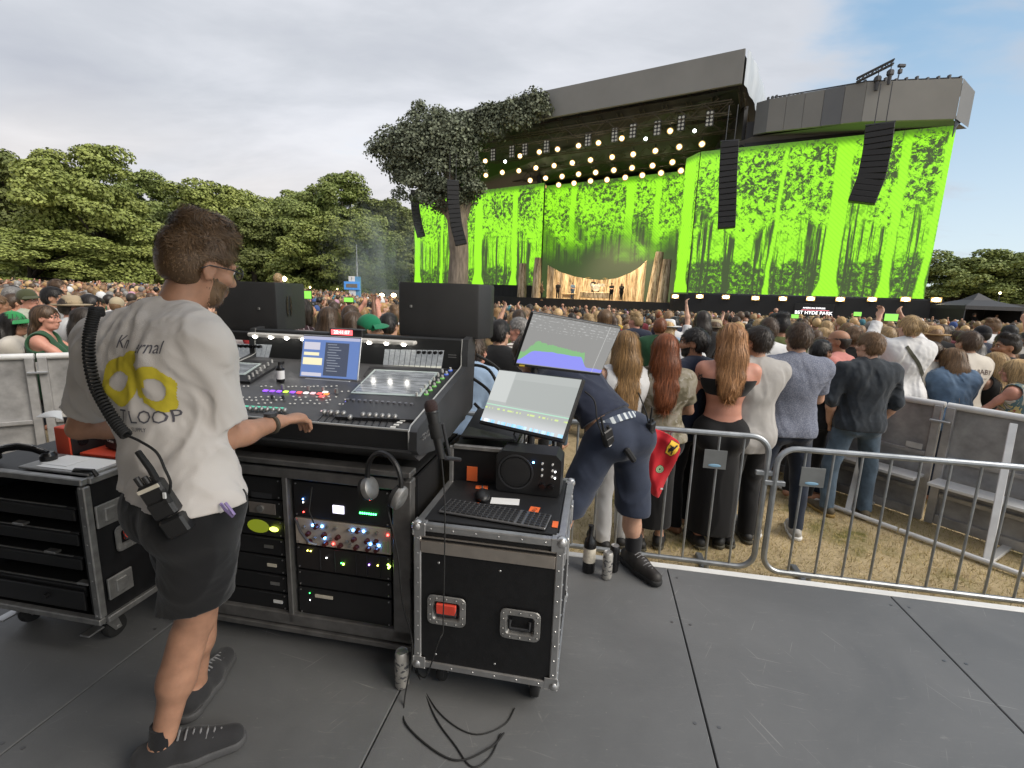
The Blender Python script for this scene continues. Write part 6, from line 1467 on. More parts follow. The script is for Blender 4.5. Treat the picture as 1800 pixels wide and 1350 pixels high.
for i in range(12):
 f = i / 11; e = inst('en', 'encoder', knob(.0085, .016), mat('encoder_grey', (.20, .20, .22), .3, metal=.5), spx(612 + 112 * f, 707 + 8 * f, .001)); inst('er', 'ring_light', (lambda: MB().lathe([(.0095, .0), (.0095, .003), (.0135, .003), (.0135, .0)], 14)), emitm('ring_violet', (.22, .18, .8), .8), (0, 0, 0), e, (0, 0, 0))
 inst('es', 'button', btn(.016, .009, .004), kw, spx(607 + 112 * f, 715 + 8 * f, .001)); inst('lb', 'lit_key', btn(.019, .009, .004), emitm('key_pale_pink', (.75, .52, .52), .5), spx(568 + 144 * f, 723.5 + 7.5 * f, .001))
 xk, yk = (571 + 124 * f, 728 + 8.5 * f + (6 if i == 4 else 0)); A_ = Vector(spx(xk + 2, yk - 3, .001)); B_ = Vector(spx(557 + 133 * f, 742 + 9 * f, .001))
 k = MB(); k.tube([A_, B_], .0022, 5); s_ = k.build('fader_slot', M_blackg, con)
 if i != 5: inst('fk', 'fader_cap', (lambda: MB().ball((0, 0, .008), (.0105, .0145, .012), 12, 8)), M_alud, spx(xk, yk, .002))
for i in range(5): inst('rk', 'lit_key', btn(.022, .012, .004), kw if i != 1 else emitm('key_yellow', (.9, .7, .25), .6), spx(714 - i * 5.8, 736 + i * 4, .001))
for i in range(7):
 f = i / 6
 for q in (0, 1):
  e = inst('en2', 'encoder', knob(.0065, .018), mat('encoder_white', (.5, .5, .48), .35), spx(792 - 42 * f - q * (14 + 3 * f), 655 + 42 * f + q * 3, .011))
  if q == 0: inst('rl' + str(i < 2), 'ring_light', (lambda: MB().lathe([(.0075, .0), (.0075, .004), (.011, .004), (.011, 0)], 12)), emitm('ring_blue' if i < 2 else 'ring_green', (.1, .2, .8) if i < 2 else (.2, .6, .12), .35), (0, 0, 0), e, (0, 0, 0))
 inst('en3', 'encoder', knob(.006, .018), mat('encoder_white'), spx(479 - 40 * f, 641 + 29 * f, .011))
for i in range(5): inst('lbk', 'button', btn(.012, .008, .003), M_dgrey, spx(651 - i * 9, 652 + i * 13.5, .011))
# meter strips on the bridge
def bpx(x, y): P = at_plane(x, y, EY * 2.462, EY); return (P @ EX - CU0, .742, P[2])
mm = mat('meter_strip', (.30, .31, .31), .35, var=.35, scale=60, emit=(.8, .85, .9), es=.08)
for (c4, n) in ((((676, 614), (781, 616), (776, 648), (672, 645.5)), 11), (((408, 604), (478, 606), (471, 634), (400, 632)), 9)):
 a, b, c, d = [Vector(bpx(*q)) for q in c4]
 for i in range(n):
  p, q = a.lerp(b, (i + .06) / n), a.lerp(b, (i + .94) / n); r_, s_ = d.lerp(c, (i + .06) / n), d.lerp(c, (i + .94) / n)
  k = MB(); k.add([p, q, s_, r_] + [v + Vector((0, .004, 0)) for v in (p, q, s_, r_)], [(3, 2, 1, 0), (0, 1, 5, 4), (1, 2, 6, 5), (2, 3, 7, 6), (3, 0, 4, 7)]); o = fixn(k.build('meter_strip', mm, con, smooth=0))
  k = MB(); z = Vector((0, -.002, 0)); m0 = r_ + z; m1 = s_ + z; k.add([m0, m1, m1.lerp(q + z, .14), m0.lerp(p + z, .14)], [(0, 1, 2, 3)]); k.build('key_row', mat('cream_key', (.6, .6, .52), .5, emit=(1, 1, .85), es=.15), o)
  if n == 11 and i > 5 or n == 9 and i < 7: k = MB(); k.cyl(p.lerp(q, .5) + Vector((0, 0, -.012)), p.lerp(q, .5) + Vector((0, -.022, -.012)), .009, 12); k.build('knob', M_blackg, o)
k = MB(); [k.box(Vector(bpx(795, 624 + i * 4)) + Vector((0, -.001, 0)), (.045, .002, .005)) for i in (0, 1)]; k.build('badge', mat('grey_letter'), con)

# light bar with small lamps
lbr = gthing('light_bar', 'white lamp bar along the back of the mixing console', 'lamp', -1.95, 2.44, 1.345)
k = MB(); k.box((.5, 0, 0), (1.0, .05, .022), .006); k.build('bar_housing', mat('bar_white', (.62, .60, .56), .4), lbr)
for i in range(10): k = MB(); k.ball((.05 + i * .099, -.022, -.010), (.012, .010, .008), 10, 6); k.build('bar_lamp', emitm('bar_lamp_white', (1, .96, .88), 10), lbr)
# laptop
lt = gthing('tablet_computer', 'slim silver rimmed computer screen showing a blue window on the mixing console', 'computer', -1.335, 2.09, 1.152)
k = MB(); k.box((-.03, .12, -.012), (.47, .20, .014), .003); tag(k.build('computer_tray', M_blackp, loc=G(-1.36, 2.10, 1.150)), 'flat black tray under the silver rimmed computer screen', 'tray').rotation_euler = (0, 0, -YAW)
k = MB(); k.box((.01, .14, .006), (.25, .09, .011), .003); k.build('base', M_alu, lt)
LM = Matrix.Translation((0.01, .105, .012)) @ Matrix.Rotation(R(-14), 4, 'X')
k = MB(); k.M = LM; k.box((0, .004, .112), (.325, .006, .224), .003); lid = k.build('screen_lid', M_alu, lt)
def lap(x0, x1, z0, z1, m, nm, dy=0, par=None): k = MB(); k.M = LM; k.box(((x0 + x1) / 2, -.0005 - dy, (z0 + z1) / 2), (x1 - x0, .001, z1 - z0)); return k.build(nm, m, par or lid, smooth=0)
dsp = lap(-.157, .157, .008, .216, emitm('lap_blue', (.09, .15, .34), .62), 'display')
lap(-.157, .157, .200, .216, emitm('lap_bar', (.32, .33, .45), .6), 'menu_bar', .001, dsp); lap(-.03, .10, .018, .188, emitm('lap_dark', (.045, .055, .085), .6), 'dark_window', .001, dsp)
for x0, x1, z0, z1, c in ((-.148, -.06, .148, .186, 'lap_lilac'), (-.146, -.062, .118, .134, 'lap_cream'), (-.148, -.042, .07, .106, 'lap_cream'), (-.15, -.04, .012, .03, 'lap_lilac')): lap(x0, x1, z0, z1, emitm(c, (.42, .41, .47) if c == 'lap_lilac' else (.62, .58, .38), .62), 'note_panel', .001, dsp)
k = MB(); k.M = LM
for i in range(11): zz_ = .178 - i * .0135; k.box((-.012 + .008 * (i % 3) + .02, -.0028, zz_), (.05 + .02 * ((i * 7) % 3) / 2, .0006, .003))
k.build('code_line', emitm('lap_grey', (.22, .24, .28), .6), dsp)
bt = gthing('small_bottle', 'small clear bottle with white label beside the laptop', 'bottle', -1.535, 2.115, 1.152); k = MB(); k.lathe([(0, 0), (.018, 0), (.02, .004), (.02, .07), (.009, .085), (.009, .10), (0, .10)], 14); k.build('bottle_glass', M_blackg, bt); k = MB(); k.lathe([(.0205, .015), (.0205, .058)], 14); k.build('paper_label', M_paper, bt)
# clock
ck = gthing('digital_clock', 'small red lit digital clock standing on the lamp bar', 'clock', -1.365, 2.46, 1.357)
k = MB(); k.box((.0, .02, .022), (.20, .05, .044), .005); k.build('clock_body', M_blackp, ck); k = MB(); k.box((-.022, -.006, .024), (.128, .003, .028), .001); k.build('lit_window', emitm('clock_red', (1, .09, .10), 1.3), ck)
text('digits', '20:41:07', .028, emitm('clock_pink', (1, .55, .5), 1.6), ck, (-.022, -.009, .024), (math.pi / 2, 0, 0), .0005)

# ---- desk monitors: loudspeakers seen from behind
def monitor(label, pts, z0, z1, port, u_ref):
 root = gthing('monitor_loudspeaker', label, 'loudspeaker', *u_ref, z0); k = MB(); H_ = z1 - z0
 P = [(u_ - u_ref[0], v_ - u_ref[1]) for u_, v_ in pts]; cen = np.mean(P, 0); vs = []; n = len(P)
 rings = [(.982, 0.0), (1, .012), (1, H_ - .012), (.982, H_)]
 for s_, z in rings: vs += [(cen[0] + (x - cen[0]) * s_, cen[1] + (y - cen[1]) * s_, z) for x, y in P]
 fs = [tuple(range(n))[::-1], tuple(3 * n + i for i in range(n))] + [(r_ * n + i, r_ * n + (i + 1) % n, (r_ + 1) * n + (i + 1) % n, (r_ + 1) * n + i) for r_ in range(3) for i in range(n)]
 k.add(vs, fs); fixn(k.build('cabinet', mat('speaker_black', (.02, .02, .021), .55, bump=.5, bscale=500), root, smooth=30))
 return root, P, H_
root, P, H_ = monitor('black monitor speaker seen from behind above the right end of the console', [(-1.095, 2.56), (-1.085, 2.55), (-.645, 2.55), (-.635, 2.555), (-0.589, 2.64), (-0.587, 2.72), (-.68, 2.92), (-.98, 2.90), (-1.14, 2.70)], 1.372, 1.668, 0, (-.85, 2.7))
k = MB(); k.box((-.15 + -.02, -.152, .165), (.014, .004, .014), .001); k.box((-.17, -.154, .165), (.007, .004, .007)); k.build('badge', M_alud, root)
root, P, H_ = monitor('black monitor speaker seen from behind next to the engineer head', [(-2.26, 2.56), (-2.25, 2.55), (-1.865, 2.55), (-1.855, 2.555), (-1.848, 2.62), (-1.874, 2.74), (-1.93, 2.95), (-2.2, 2.95), (-2.30, 2.7)], 1.352, 1.642, 1, (-2.05, 2.7))
k = MB(); k.box((.085, -.152, .135), (.014, .004, .014), .001); k.build('badge', M_alud, root)
dirp = Vector((-0.026, .12, 0)).normalized(); nrp = Vector((.12, 0.026, 0)).normalized()
for q in (-1, 1):
 k = MB(); c = Vector((0.189, -0.020, .15)) + dirp * q * .020 + nrp * .002; vs = [c + dirp * (q * .020 * (abs(math.cos(t)) if math.cos(t) * q > 0 else .28 * -1 * abs(math.cos(t)) * -1 * (1 if False else 1)) if False else dirp.x * 0) for t in ()]
 pts = [];
 for i in range(20):
  t = 2 * math.pi * i / 20; a = math.cos(t); a = a * q; a = a * .020 if a > 0 else a * .006; pts.append(c + dirp * (a * q) + Vector((0, 0, math.sin(t) * .062)))
 k.add([tuple(p) for p in pts] + [tuple(p + nrp * .002) for p in pts], [tuple(range(20, 40))] + [(i, (i + 1) % 20, 20 + (i + 1) % 20, 20 + i) for i in range(20)]); fixn(k.build('port', M_blackg, root))
for u_, z0, z1, lb in ((-.865, 1.30, 1.372, 'right'), (-2.02, 1.30, 1.352, 'left')):
 k = MB(); k.box((0, 0, (z1 - z0) / 2), (.34, .22, z1 - z0), .006); o = tag(k.build('speaker_stand', M_black, loc=G(u_, 2.62, z0)), 'flat black block carrying the %s monitor speaker' % lb, 'stand'); o.rotation_euler = (0, 0, -YAW)

# ---- two computer monitors on a pole
def vdu(label, C_, R_, kind):
 root = bpy.data.objects.new('computer_monitor', None); COL.objects.link(root); M = Matrix([list(r_) + [c] for r_, c in zip(R_, C_)] + [[0, 0, 0, 1]]); root.matrix_world = M
 tag(root, label, 'monitor', 'computer screens on the stand'); W2, H2 = .255, .145
 k = MB(); k.box((0, .012, 0), (.51, .022, .29), .004); k.box((0, .035, 0), (.3, .03, .16), .01); k.build('casing', M_blackp, root)
 k = MB(); k.quad((-W2 + .006, -.0005, -H2 + .016), (W2 - .006, -.0005, -H2 + .016), (W2 - .006, -.0005, H2 - .006), (-W2 + .006, -.0005, H2 - .006))
 m = bpy.data.materials.new('monitor_screen_' + kind); m.use_nodes = True; t = NT(m.node_tree); b = t.n['Principled BSDF']; x, y, z = t.sep(t.coord())
 b.inputs['Base Color'].default_value = (.03, .03, .03, 1); b.inputs['Roughness'].default_value = .3
 if kind == 'graph':
  xn = t.smooth(x, -.25, .25); env = t.math('ADD', .005, t.math('MULTIPLY', t.noise(t.comb(x, 0, 0), 14, 6, .75), .05))
  slope = t.math('MULTIPLY', t.math('SUBTRACT', .12, x), .10)
  gt = t.math('ADD', t.math('ADD', -.075, env), slope); gt = t.math('ADD', gt, t.math('MULTIPLY', t.noise(t.comb(x, 3, 0), 90, 3, .7), .035)); gt = t.math('SUBTRACT', gt, t.math('MULTIPLY', t.smooth(x, -.17, -.24), .07)); gt = t.math('SUBTRACT', gt, t.math('MULTIPLY', t.smooth(x, .10, .15), .12))
  btp = t.math('ADD', -.062, t.math('MULTIPLY', t.noise(t.comb(x, 5, 0), 8, 3, .5), .03)); btp = t.math('SUBTRACT', btp, t.math('MULTIPLY', t.smooth(x, -.17, -.25), .06)); btp = t.math('SUBTRACT', btp, t.math('MULTIPLY', t.smooth(x, .09, .15), .06))
  lowc = t.math('GREATER_THAN', z, -.125)
  col = t.mix(t.math('MULTIPLY', t.math('LESS_THAN', z, gt), lowc), (.20, .20, .195), (.16, .34, .15)); col = t.mix(t.math('MULTIPLY', t.math('LESS_THAN', z, btp), lowc), col, (.19, .20, .62))
  col = t.mix(t.math('MULTIPLY', t.math('LESS_THAN', t.math('ABSOLUTE', t.math('SUBTRACT', x, .19)), .0012), 1), col, (.42, .42, .41))
  tx = t.math('MULTIPLY', t.math('GREATER_THAN', t.noise(t.mapping(t.coord(), scale=(1, 1, 3)), 60, 1), .56), t.math('MULTIPLY', t.math('GREATER_THAN', z, .06), t.math('LESS_THAN', t.math('FRACT', t.math('MULTIPLY', z, 70)), .35)))
  col = t.mix(t.math('MULTIPLY', tx, .5), col, (.5, .5, .5)); st_ = .58
 else:
  col = t.mix(t.smooth(z, -.06, -.12), (.30, .315, .305), (.42, .43, .44)); col = t.mix(t.math('MULTIPLY', t.math('LESS_THAN', x, -.13), t.math('GREATER_THAN', z, -.02)), col, (.38, .395, .385))
  col = t.mix(t.math('MULTIPLY', t.math('GREATER_THAN', z, -.03), t.math('MULTIPLY', t.math('LESS_THAN', z, .10), t.math('GREATER_THAN', x, -.125))), col, (.27, .285, .275))
  yl = t.math('LESS_THAN', t.math('ABSOLUTE', t.math('ADD', z, .058)), t.math('MULTIPLY', t.math('GREATER_THAN', t.noise(t.comb(x, 0, 0), 30, 2), .5), .004)); col = t.mix(yl, col, (.45, .55, .22))
  gl = t.math('LESS_THAN', t.math('ABSOLUTE', t.math('ADD', z, .04)), .0025); col = t.mix(t.math('MULTIPLY', gl, .7), col, (.3, .6, .42))
  ic = t.math('MULTIPLY', t.math('LESS_THAN', t.math('ABSOLUTE', t.math('ADD', z, .122)), .008), t.math('GREATER_THAN', t.noise(t.comb(x, 7, 0), 45, 1), .48)); col = t.mix(ic, col, t.ramp(t.noise(t.comb(x, 9, 0), 12, 1), [(.3, (.7, .7, .72)), (.5, (.2, .5, .8)), (.7, (.85, .85, .85))])); st_ = .62
 t.put(b.inputs['Emission Color'], col); b.inputs['Emission Strength'].default_value = st_
 k.build('display', m, root, smooth=0)
 if kind == 'graph': k = MB(); k.box((-.215, -.001, -.138), (.03, .001, .008)); k.build('yellow_sticker', mat('yellow_sticker', (.7, .5, .05), .6), root)
 return root
vdu('tilted computer screen showing a green and blue sound level graph', (.277, 2.383, 1.375), ((.908, -.325, .263), (.396, .872, -.287), (-.136, .365, .921)), 'graph')
vdu('tilted pale computer screen below the one with the sound graph', (.074, 2.135, 1.138), ((.734, .608, .303), (-.678, .624, .388), (.047, -.49, .87)), 'pale')
ms_ = thing('screen_stand', 'black pole stand holding the two computer screens', 'stand', (.11, 2.40, 0))
k = MB(); k.cyl((0, 0, 0), (0, 0, 1.30), .018, 12); k.box((0, 0, .01), (.4, .3, .02), .004); k.build('pole', M_black, ms_)
k = MB(); k.tube([(0, 0, 1.30), (.1, .02, 1.34), (.16, .03, 1.36)], .012, 8); k.tube([(0, 0, 1.05), (.0, -.12, 1.10), (-.02, -.20, 1.12)], .012, 8); k.build('arm', M_black, ms_)
for i, q in enumerate(([(.03, 2.16, 1.02), (.0, 2.15, .92), (-.03, 2.13, .86), (-.05, 2.1, .80)], [(.07, 2.16, 1.0), (.06, 2.18, .9), (.0, 2.16, .85), (-.03, 2.12, .79)])):
 k = MB(); k.tube([cat([A3(*p) for p in q], j / 12) for j in range(13)], .004, 6); tag(k.build('screen_cable', M_rubber), 'black cable under the pale screen, %s of the pair' % ['left', 'right'][i], 'cable', 'cables under the pale screen')

# ---- microphone on a clamp, with cable
P_m = at_y(757, 712, 1.72); P_b = at_y(776, 806, 1.70)
mic = thing('talkback_microphone', 'black hand microphone clamped upright in front of the console corner', 'microphone', P_m)
a = Vector(P_b - P_m); L_ = a.length; a.normalize(); k = MB(); k.M = a.to_track_quat('Z', 'Y').to_matrix().to_4x4()
k.lathe([(0, -.022), (.015, -.019), (.023, -.008), (.025, .006), (.0235, .02), (.02, .03)], 20); k.build('mic_head', mat('mic_mesh', (.035, .014, .012), .55, bump=.8, bscale=900), mic)
k = MB(); k.M = a.to_track_quat('Z', 'Y').to_matrix().to_4x4(); k.lathe([(.0245, .022), (.0255, .024), (.0255, .030), (.0235, .032), (.0225, .06), (.018, .10), (.0145, L_), (0, L_)], 20); k.build('mic_body', M_blackp, mic)
k = MB(); k.M = a.to_track_quat('Z', 'Y').to_matrix().to_4x4(); k.lathe([(.0235, .07), (.0245, .075), (.0235, .12), (.022, .125)], 16); k.build('mic_clip', M_rubber, mic)
k = MB(); Pm2 = [at_y(773, 790, 1.71), at_y(783, 805, 1.74), at_y(795, 806, 1.80), at_y(808, 808, 1.9)]; k.tube([Vector(p) for p in Pm2], .009, 8); k.cyl(at_y(778, 745, 1.74), at_y(790, 800, 1.75), .006, 8)
tag(k.build('mic_arm', M_dgrey), 'short metal arm holding the talkback microphone', 'stand')
k = MB(); pts = [at_y(776, 806, 1.70), at_y(780, 850, 1.66), at_y(782, 900, 1.60), at_y(781, 1000, 1.57), at_y(779, 1090, 1.55), at_y(778, 1113, 1.545), at_y(770, 1130, 1.53), at_z(748, 1190, .14), at_z(730, 1180, .004), at_z(770, 1250, .004), at_z(830, 1290, .004), at_z(885, 1275, .004), at_z(905, 1245, .004)]
k.tube([cat([A3(*p) for p in pts], i / 90) for i in range(91)], .0026, 6); tag(k.build('microphone_cable', M_rubber), 'thin black cable hanging from the talkback microphone down the flight case', 'cable')
k = MB(); pts = [at_z(705, 1145, .35), at_z(728, 1130, .12), at_z(735, 1185, .004), at_z(765, 1260, .004), at_z(800, 1310, .004), at_z(830, 1348, .004), at_z(862, 1330, .004), at_z(880, 1290, .004)]
pts[0] = G(-.69, 1.70, .45); k.tube([cat([A3(*p) for p in pts], i / 60) for i in range(61)], .003, 6); tag(k.build('floor_cable', M_rubber), 'black cable winding over the floor in front of the flight case', 'cable')

# ---- second case between console and screens (open lid box with orange label)
c2 = gthing('cable_case', 'black open topped case with orange label beyond the microphone', 'flight case', -.62, 2.02, .60)
k = MB(); k.box((.15, .30, .16), (.30, .56, .32), .004); k.build('panels', MATS['black_laminate'], c2)
k = MB(); [k.box((x, .02, .16), (.02, .02, .33), .003) for x in (.0, .3)]; k.box((.15, .018, .325), (.28, .022, .02), .003); k.box((.302, .3, .325), (.02, .56, .02), .003); k.box((.302, .3, .02), (.02, .56, .02), .003); k.build('edge_frame', M_alud, c2)
k = MB(); k.box((.10, .014, .20), (.05, .004, .07), .001); k.build('orange_label', M_orange, c2); k = MB(); k.box((.304, .3, .26), (.004, .06, .03), .001); k.build('white_label', M_whitep, c2)
k = MB(); k.add([(.02, .06, .345), (.30, .04, .365), (.30, .40, .43), (.02, .42, .41)], [(0, 1, 2, 3)]); k.box((.16, .2, .365), (.26, .3, .012), .003); k.build('sloped_lid', M_blackp, c2)

# ---- left hand case
LW = .66; lc = gthing('drawer_case', 'black drawer case with open shelves at the left edge beside the engineer', 'flight case', -2.02 - LW, 1.52, 0, rz=0)
k = MB(); k.box((LW / 2, .36, .16), (LW, .70, .02)); k.box((LW / 2, .36, .80), (LW - .01, .70, .02)); k.box((LW - .008, .36, .48), (.012, .70, .62)); k.box((.008, .36, .48), (.012, .70, .62)); k.box((LW / 2, .70, .48), (LW - .03, .012, .62))
k.box((LW - .055, .02, .47), (.035, .02, .58), .006); k.build('panels', MATS['black_laminate'], lc)
k = MB(); t_ = .028
for z in (.165, .805): k.box((LW / 2, -.002, z), (LW, .03, t_), .004); k.box((LW + .001, .36, z), (.03, .70, t_), .004)
k.box((LW - .01, .0, .485), (.034, .03, .60), .004); k.box((LW, .70, .485), (.03, .03, .60), .004); rivets(k, [(LW - .01, -.016, z) for z in np.linspace(.2, .78, 8)], .004); k.build('edge_frame', M_alud, lc)
for i, z in enumerate((.66, .545, .43, .30)):
 k = MB(); k.box((LW / 2 - .04, .30, z + .0), (LW - .14, .54, .014), .003); k.box((LW / 2 - .04, .03, z - .03), (LW - .14, .012, .05), .003); o = k.build('drawer', M_black, lc); k = MB(); k.box((LW / 2 - .05, .028, z + .008), (LW - .20, .006, .003)); k.box((.1 + .15 * i, .03, z + .016), (.06, .03, .012), .003); k.build('drawer_lip', M_alud, o)
k = MB(); k.box((LW / 2 - .04, .015, .235), (LW - .12, .012, .09), .003); k.cyl((LW * .55, .01, .24), (LW * .55, -.006, .24), .012, 12); k.build('lower_front', M_blackp, lc)
recess_handle(lc, LW + .008, .155, .50, .14, .12, True, 'side')
for y, z in ((.02, .64), (.03, .30)): k = MB(); k.box((LW + .012, y + .05, z), (.012, .11, .10), .003); k.box((LW + .02, y + .05, z), (.012, .05, .06), .004); k.build('latch', M_alud, lc)
for x in (.1, LW - .09):
 for y in (.08, .60): caster(lc, x, y, True)
ZT = .815
k = MB(); k.box((0, 0, .006), (.36, .17, .012), .003); fr_ = gthing('document_tray', 'grey metal tray holding white papers on the drawer case', 'tray', -2.21, 1.63, ZT + .002); k.build('tray', M_alud, fr_)
k = MB(); k.box((.03, .0, .0135), (.27, .14, .002)); k.box((-.05, .01, .016), (.14, .11, .0012)); tag(k.build('paper_sheets', M_paper, loc=G(-2.21, 1.63, ZT + .002), smooth=0), 'white printed sheets lying in the grey metal tray', 'paper').rotation_euler = (0, 0, -YAW)
ph = gthing('telephone_handset', 'black telephone handset lying on the drawer case', 'handset', -2.45, 1.60, ZT + .012, rz=R(14))
k = MB(); k.tube([(-.11, 0, .035), (-.06, 0, .058), (0, 0, .066), (.06, 0, .058), (.11, 0, .035)], [.014, .016, .016, .016, .014], 10)
for x in (-.115, .115): k.lathe([(0, .034), (.02, .034), (.03, .02), (.03, .0), (.02, -.006), (0, -.006)], 16, 'z', (x, 0, .008))
k.build('handset_body', M_blackg, ph)
k = MB(); k.tube([(-.10, -.004, .052), (-.05, -.006, .074), (0, -.006, .082), (.05, -.006, .074), (.10, -.004, .052)], .004, 6); k.build('shiny_ridge', M_alu, ph)
h2 = gthing('cabinet_handle', 'low black bow handle at the front of the drawer case top', 'handle', -2.06, 1.555, ZT); k = MB(); k.tube([(-.06, 0, .004), (-.045, 0, .022), (.045, 0, .026), (.06, 0, .006)], .009, 8); k.build('bow', M_blackp, h2); k = MB(); k.box((0, .03, .002), (.06, .02, .003)); k.build('base_plate', M_alu, h2)
rbx = gthing('red_power_box', 'bright red orange box with black socket face behind the papers', 'electrical box', -2.392, 1.76, ZT + .002, rz=R(-4))
k = MB(); k.box((0, .10, .065), (.09, .26, .13), .004); k.build('red_shell', mat('red_orange_paint', (.72, .075, .03), .45, var=.08), rbx)
k = MB(); k.box((.048, .10, .065), (.008, .25, .125), .002); o = k.build('socket_face', M_blackp, rbx)
for y in (.02, .10, .18): k = MB(); k.cyl((.05, y, .06), (.058, y, .06), .022, 16); k.build('socket', M_blackg, o)
k = MB(); k.box((.054, .01, .108), (.003, .026, .018)); k.box((.054, .17, .105), (.003, .03, .02)); k.build('white_label', M_whitep, o)
k = MB(); k.box((0, 0, .008), (.26, .20, .016), .003); tag(k.build('crate_lid', MATS['red_orange_paint'], loc=G(-2.19, 1.84, ZT + .001)), 'flat red lid beside the red power box', 'lid').rotation_euler = (0, 0, -YAW)
k = MB(); k.box((0, 0, .045), (.12, .10, .09), .006); bb = tag(k.build('camera_bag', M_black, loc=G(-2.20, 1.85, ZT + .019)), 'small black box with pale lettering on the red lid', 'box'); bb.rotation_euler = (0, 0, -YAW - .3)
text('lettering', 'Canon', .022, M_whitep, bb, (0, -.0515, .045), (math.pi / 2, 0, 0), .0005)
# tablet panel and loose sheet left of the engineer
tb = gthing('flat_panel', 'dark flat panel leaning behind the red box left of the engineer', 'screen', -3.02, 2.62, .86, rz=R(6))
k = MB(); k.M = Matrix.Rotation(R(-14), 4, 'X') @ Matrix.Rotation(R(14), 4, 'Y'); k.box((0, .01, .18), (.24, .018, .42), .004); k.build('panel_frame', M_blackp, tb); k2 = MB(); k2.M = k.M; k2.box((0, -.001, .19), (.20, .002, .34)); k2.build('dark_glass', mat('panel_glass', (.035, .045, .04), .2), tb); k = MB(); k.cyl((0, .05, -1.26), (0, .05, .1), .015, 8); k.box((0, .05, -1.25), (.4, .4, .02)); k.build('pole', M_black, tb)
k = MB(); vs = []; fs = []
c4 = [A3(*at_z(62, 733, .98)), A3(*at_z(108, 722, 1.0)), A3(*at_z(110, 734, .99)), A3(*at_z(85, 738, .975))]
for i in range(9):
 for j in range(5):
  f, g = i / 8, j / 4; p = (c4[0] * (1 - f) + c4[1] * f) * (1 - g) + (c4[3] * (1 - f) + c4[2] * f) * g; p = p + A3(0, 0, .012 * math.sin(f * 3.1 + g)); vs.append(tuple(p))
for i in range(8):
 for j in range(4): a = i * 5 + j; fs.append((a, a + 5, a + 6, a + 1))
n0 = len(vs); vs += [(x, y, z - .002) for x, y, z in vs]; fs += [tuple(n0 + q for q in f[::-1]) for f in fs]
k.add(vs, fs); tag(k.build('loose_sheet', M_paper, smooth=60), 'white sheet of paper jutting out left of the engineer elbow', 'paper')
cl_ = MB(); cl_.cyl(G(-2.45, 1.80, .82), G(-2.45, 1.80, .975), .008, 8); tag(cl_.build('sheet_stand', M_black), 'thin rod holding up the loose sheet of paper', 'stand')

# ---- drinks
def can(label, x, y, m, h=.168, r=.029):
 o = thing('drink_can', label, 'can', at_z(x, y, 0)); k = MB(); k.lathe([(0, .006), (r * .72, .0), (r * .8, .002), (r, .012), (r, h - .016), (r * .86, h - .002), (r * .82, h)], 24); k.build('can_body', m, o)
 k = MB(); k.lathe([(r * .82, h), (r * .78, h - .004), (0, h - .004)], 24); k.box((0, .004, h - .002), (.012, .022, .002)); k.build('can_lid', M_alu, o); return o
cm = bpy.data.materials.new('can_print'); cm.use_nodes = True; t = NT(cm.node_tree); b = t.n['Principled BSDF']; t.put(b.inputs['Base Color'], t.mix(t.smooth(t.noise(t.mapping(t.coord(), scale=(1, 1, 1.6)), 34, 3, .6), .53, .58), (.52, .50, .46), (.13, .13, .14))); b.inputs['Roughness'].default_value = .38; b.inputs['Metallic'].default_value = .5
can('silver printed drink can on the floor between the rack and the flight case', 707, 1206, cm); can('silver printed drink can nearest the wine bottle', 1066, 1017, cm, .172); can('dark drink can behind the silver one by the wine bottle', 1078, 1004, M_blackg, .170)
wb_ = thing('wine_bottle', 'dark wine bottle with pale label standing on the platform edge', 'bottle', at_z(1034, 1004, 0)); k = MB(); k.lathe([(0, .004), (.033, 0), (.037, .006), (.037, .185), (.030, .21), (.0145, .232), (.0145, .285), (.016, .287), (.016, .298), (0, .298)], 24); k.build('bottle_glass', M_blackg, wb_)
k = MB(); k.lathe([(.0374, .07), (.0374, .16)], 24); k.build('paper_label', mat('cream_label2', (.62, .57, .47), .7, var=.2, scale=60), wb_)

for i, q in enumerate(([(-.70, 2.62, 1.22), (-.58, 2.60, 1.20), (-.50, 2.52, 1.08), (-.52, 2.40, .96), (-.60, 2.30, .93)], [(-.68, 2.60, 1.15), (-.56, 2.55, 1.08), (-.53, 2.40, 1.0), (-.60, 2.22, .95)], [(-.66, 2.62, 1.28), (-.52, 2.66, 1.18), (-.44, 2.60, 1.0), (-.46, 2.5, .7), (-.5, 2.4, .3)], [(-.66, 2.60, 1.0), (-.55, 2.58, .9), (-.42, 2.50, .75), (-.36, 2.35, .4), (-.40, 2.3, .02)])):
 k = MB(); k.tube([cat([A3(*G(*p)) for p in q], j / 24) for j in range(25)], .009, 7); tag(k.build('signal_cable', M_rubber), ['thick black cable looping highest', 'thick black cable looping low', 'thick black cable dropping farthest right', 'thick black cable falling to the floor'][i] + ' behind the right end of the console', 'cable', 'cables behind the console end')
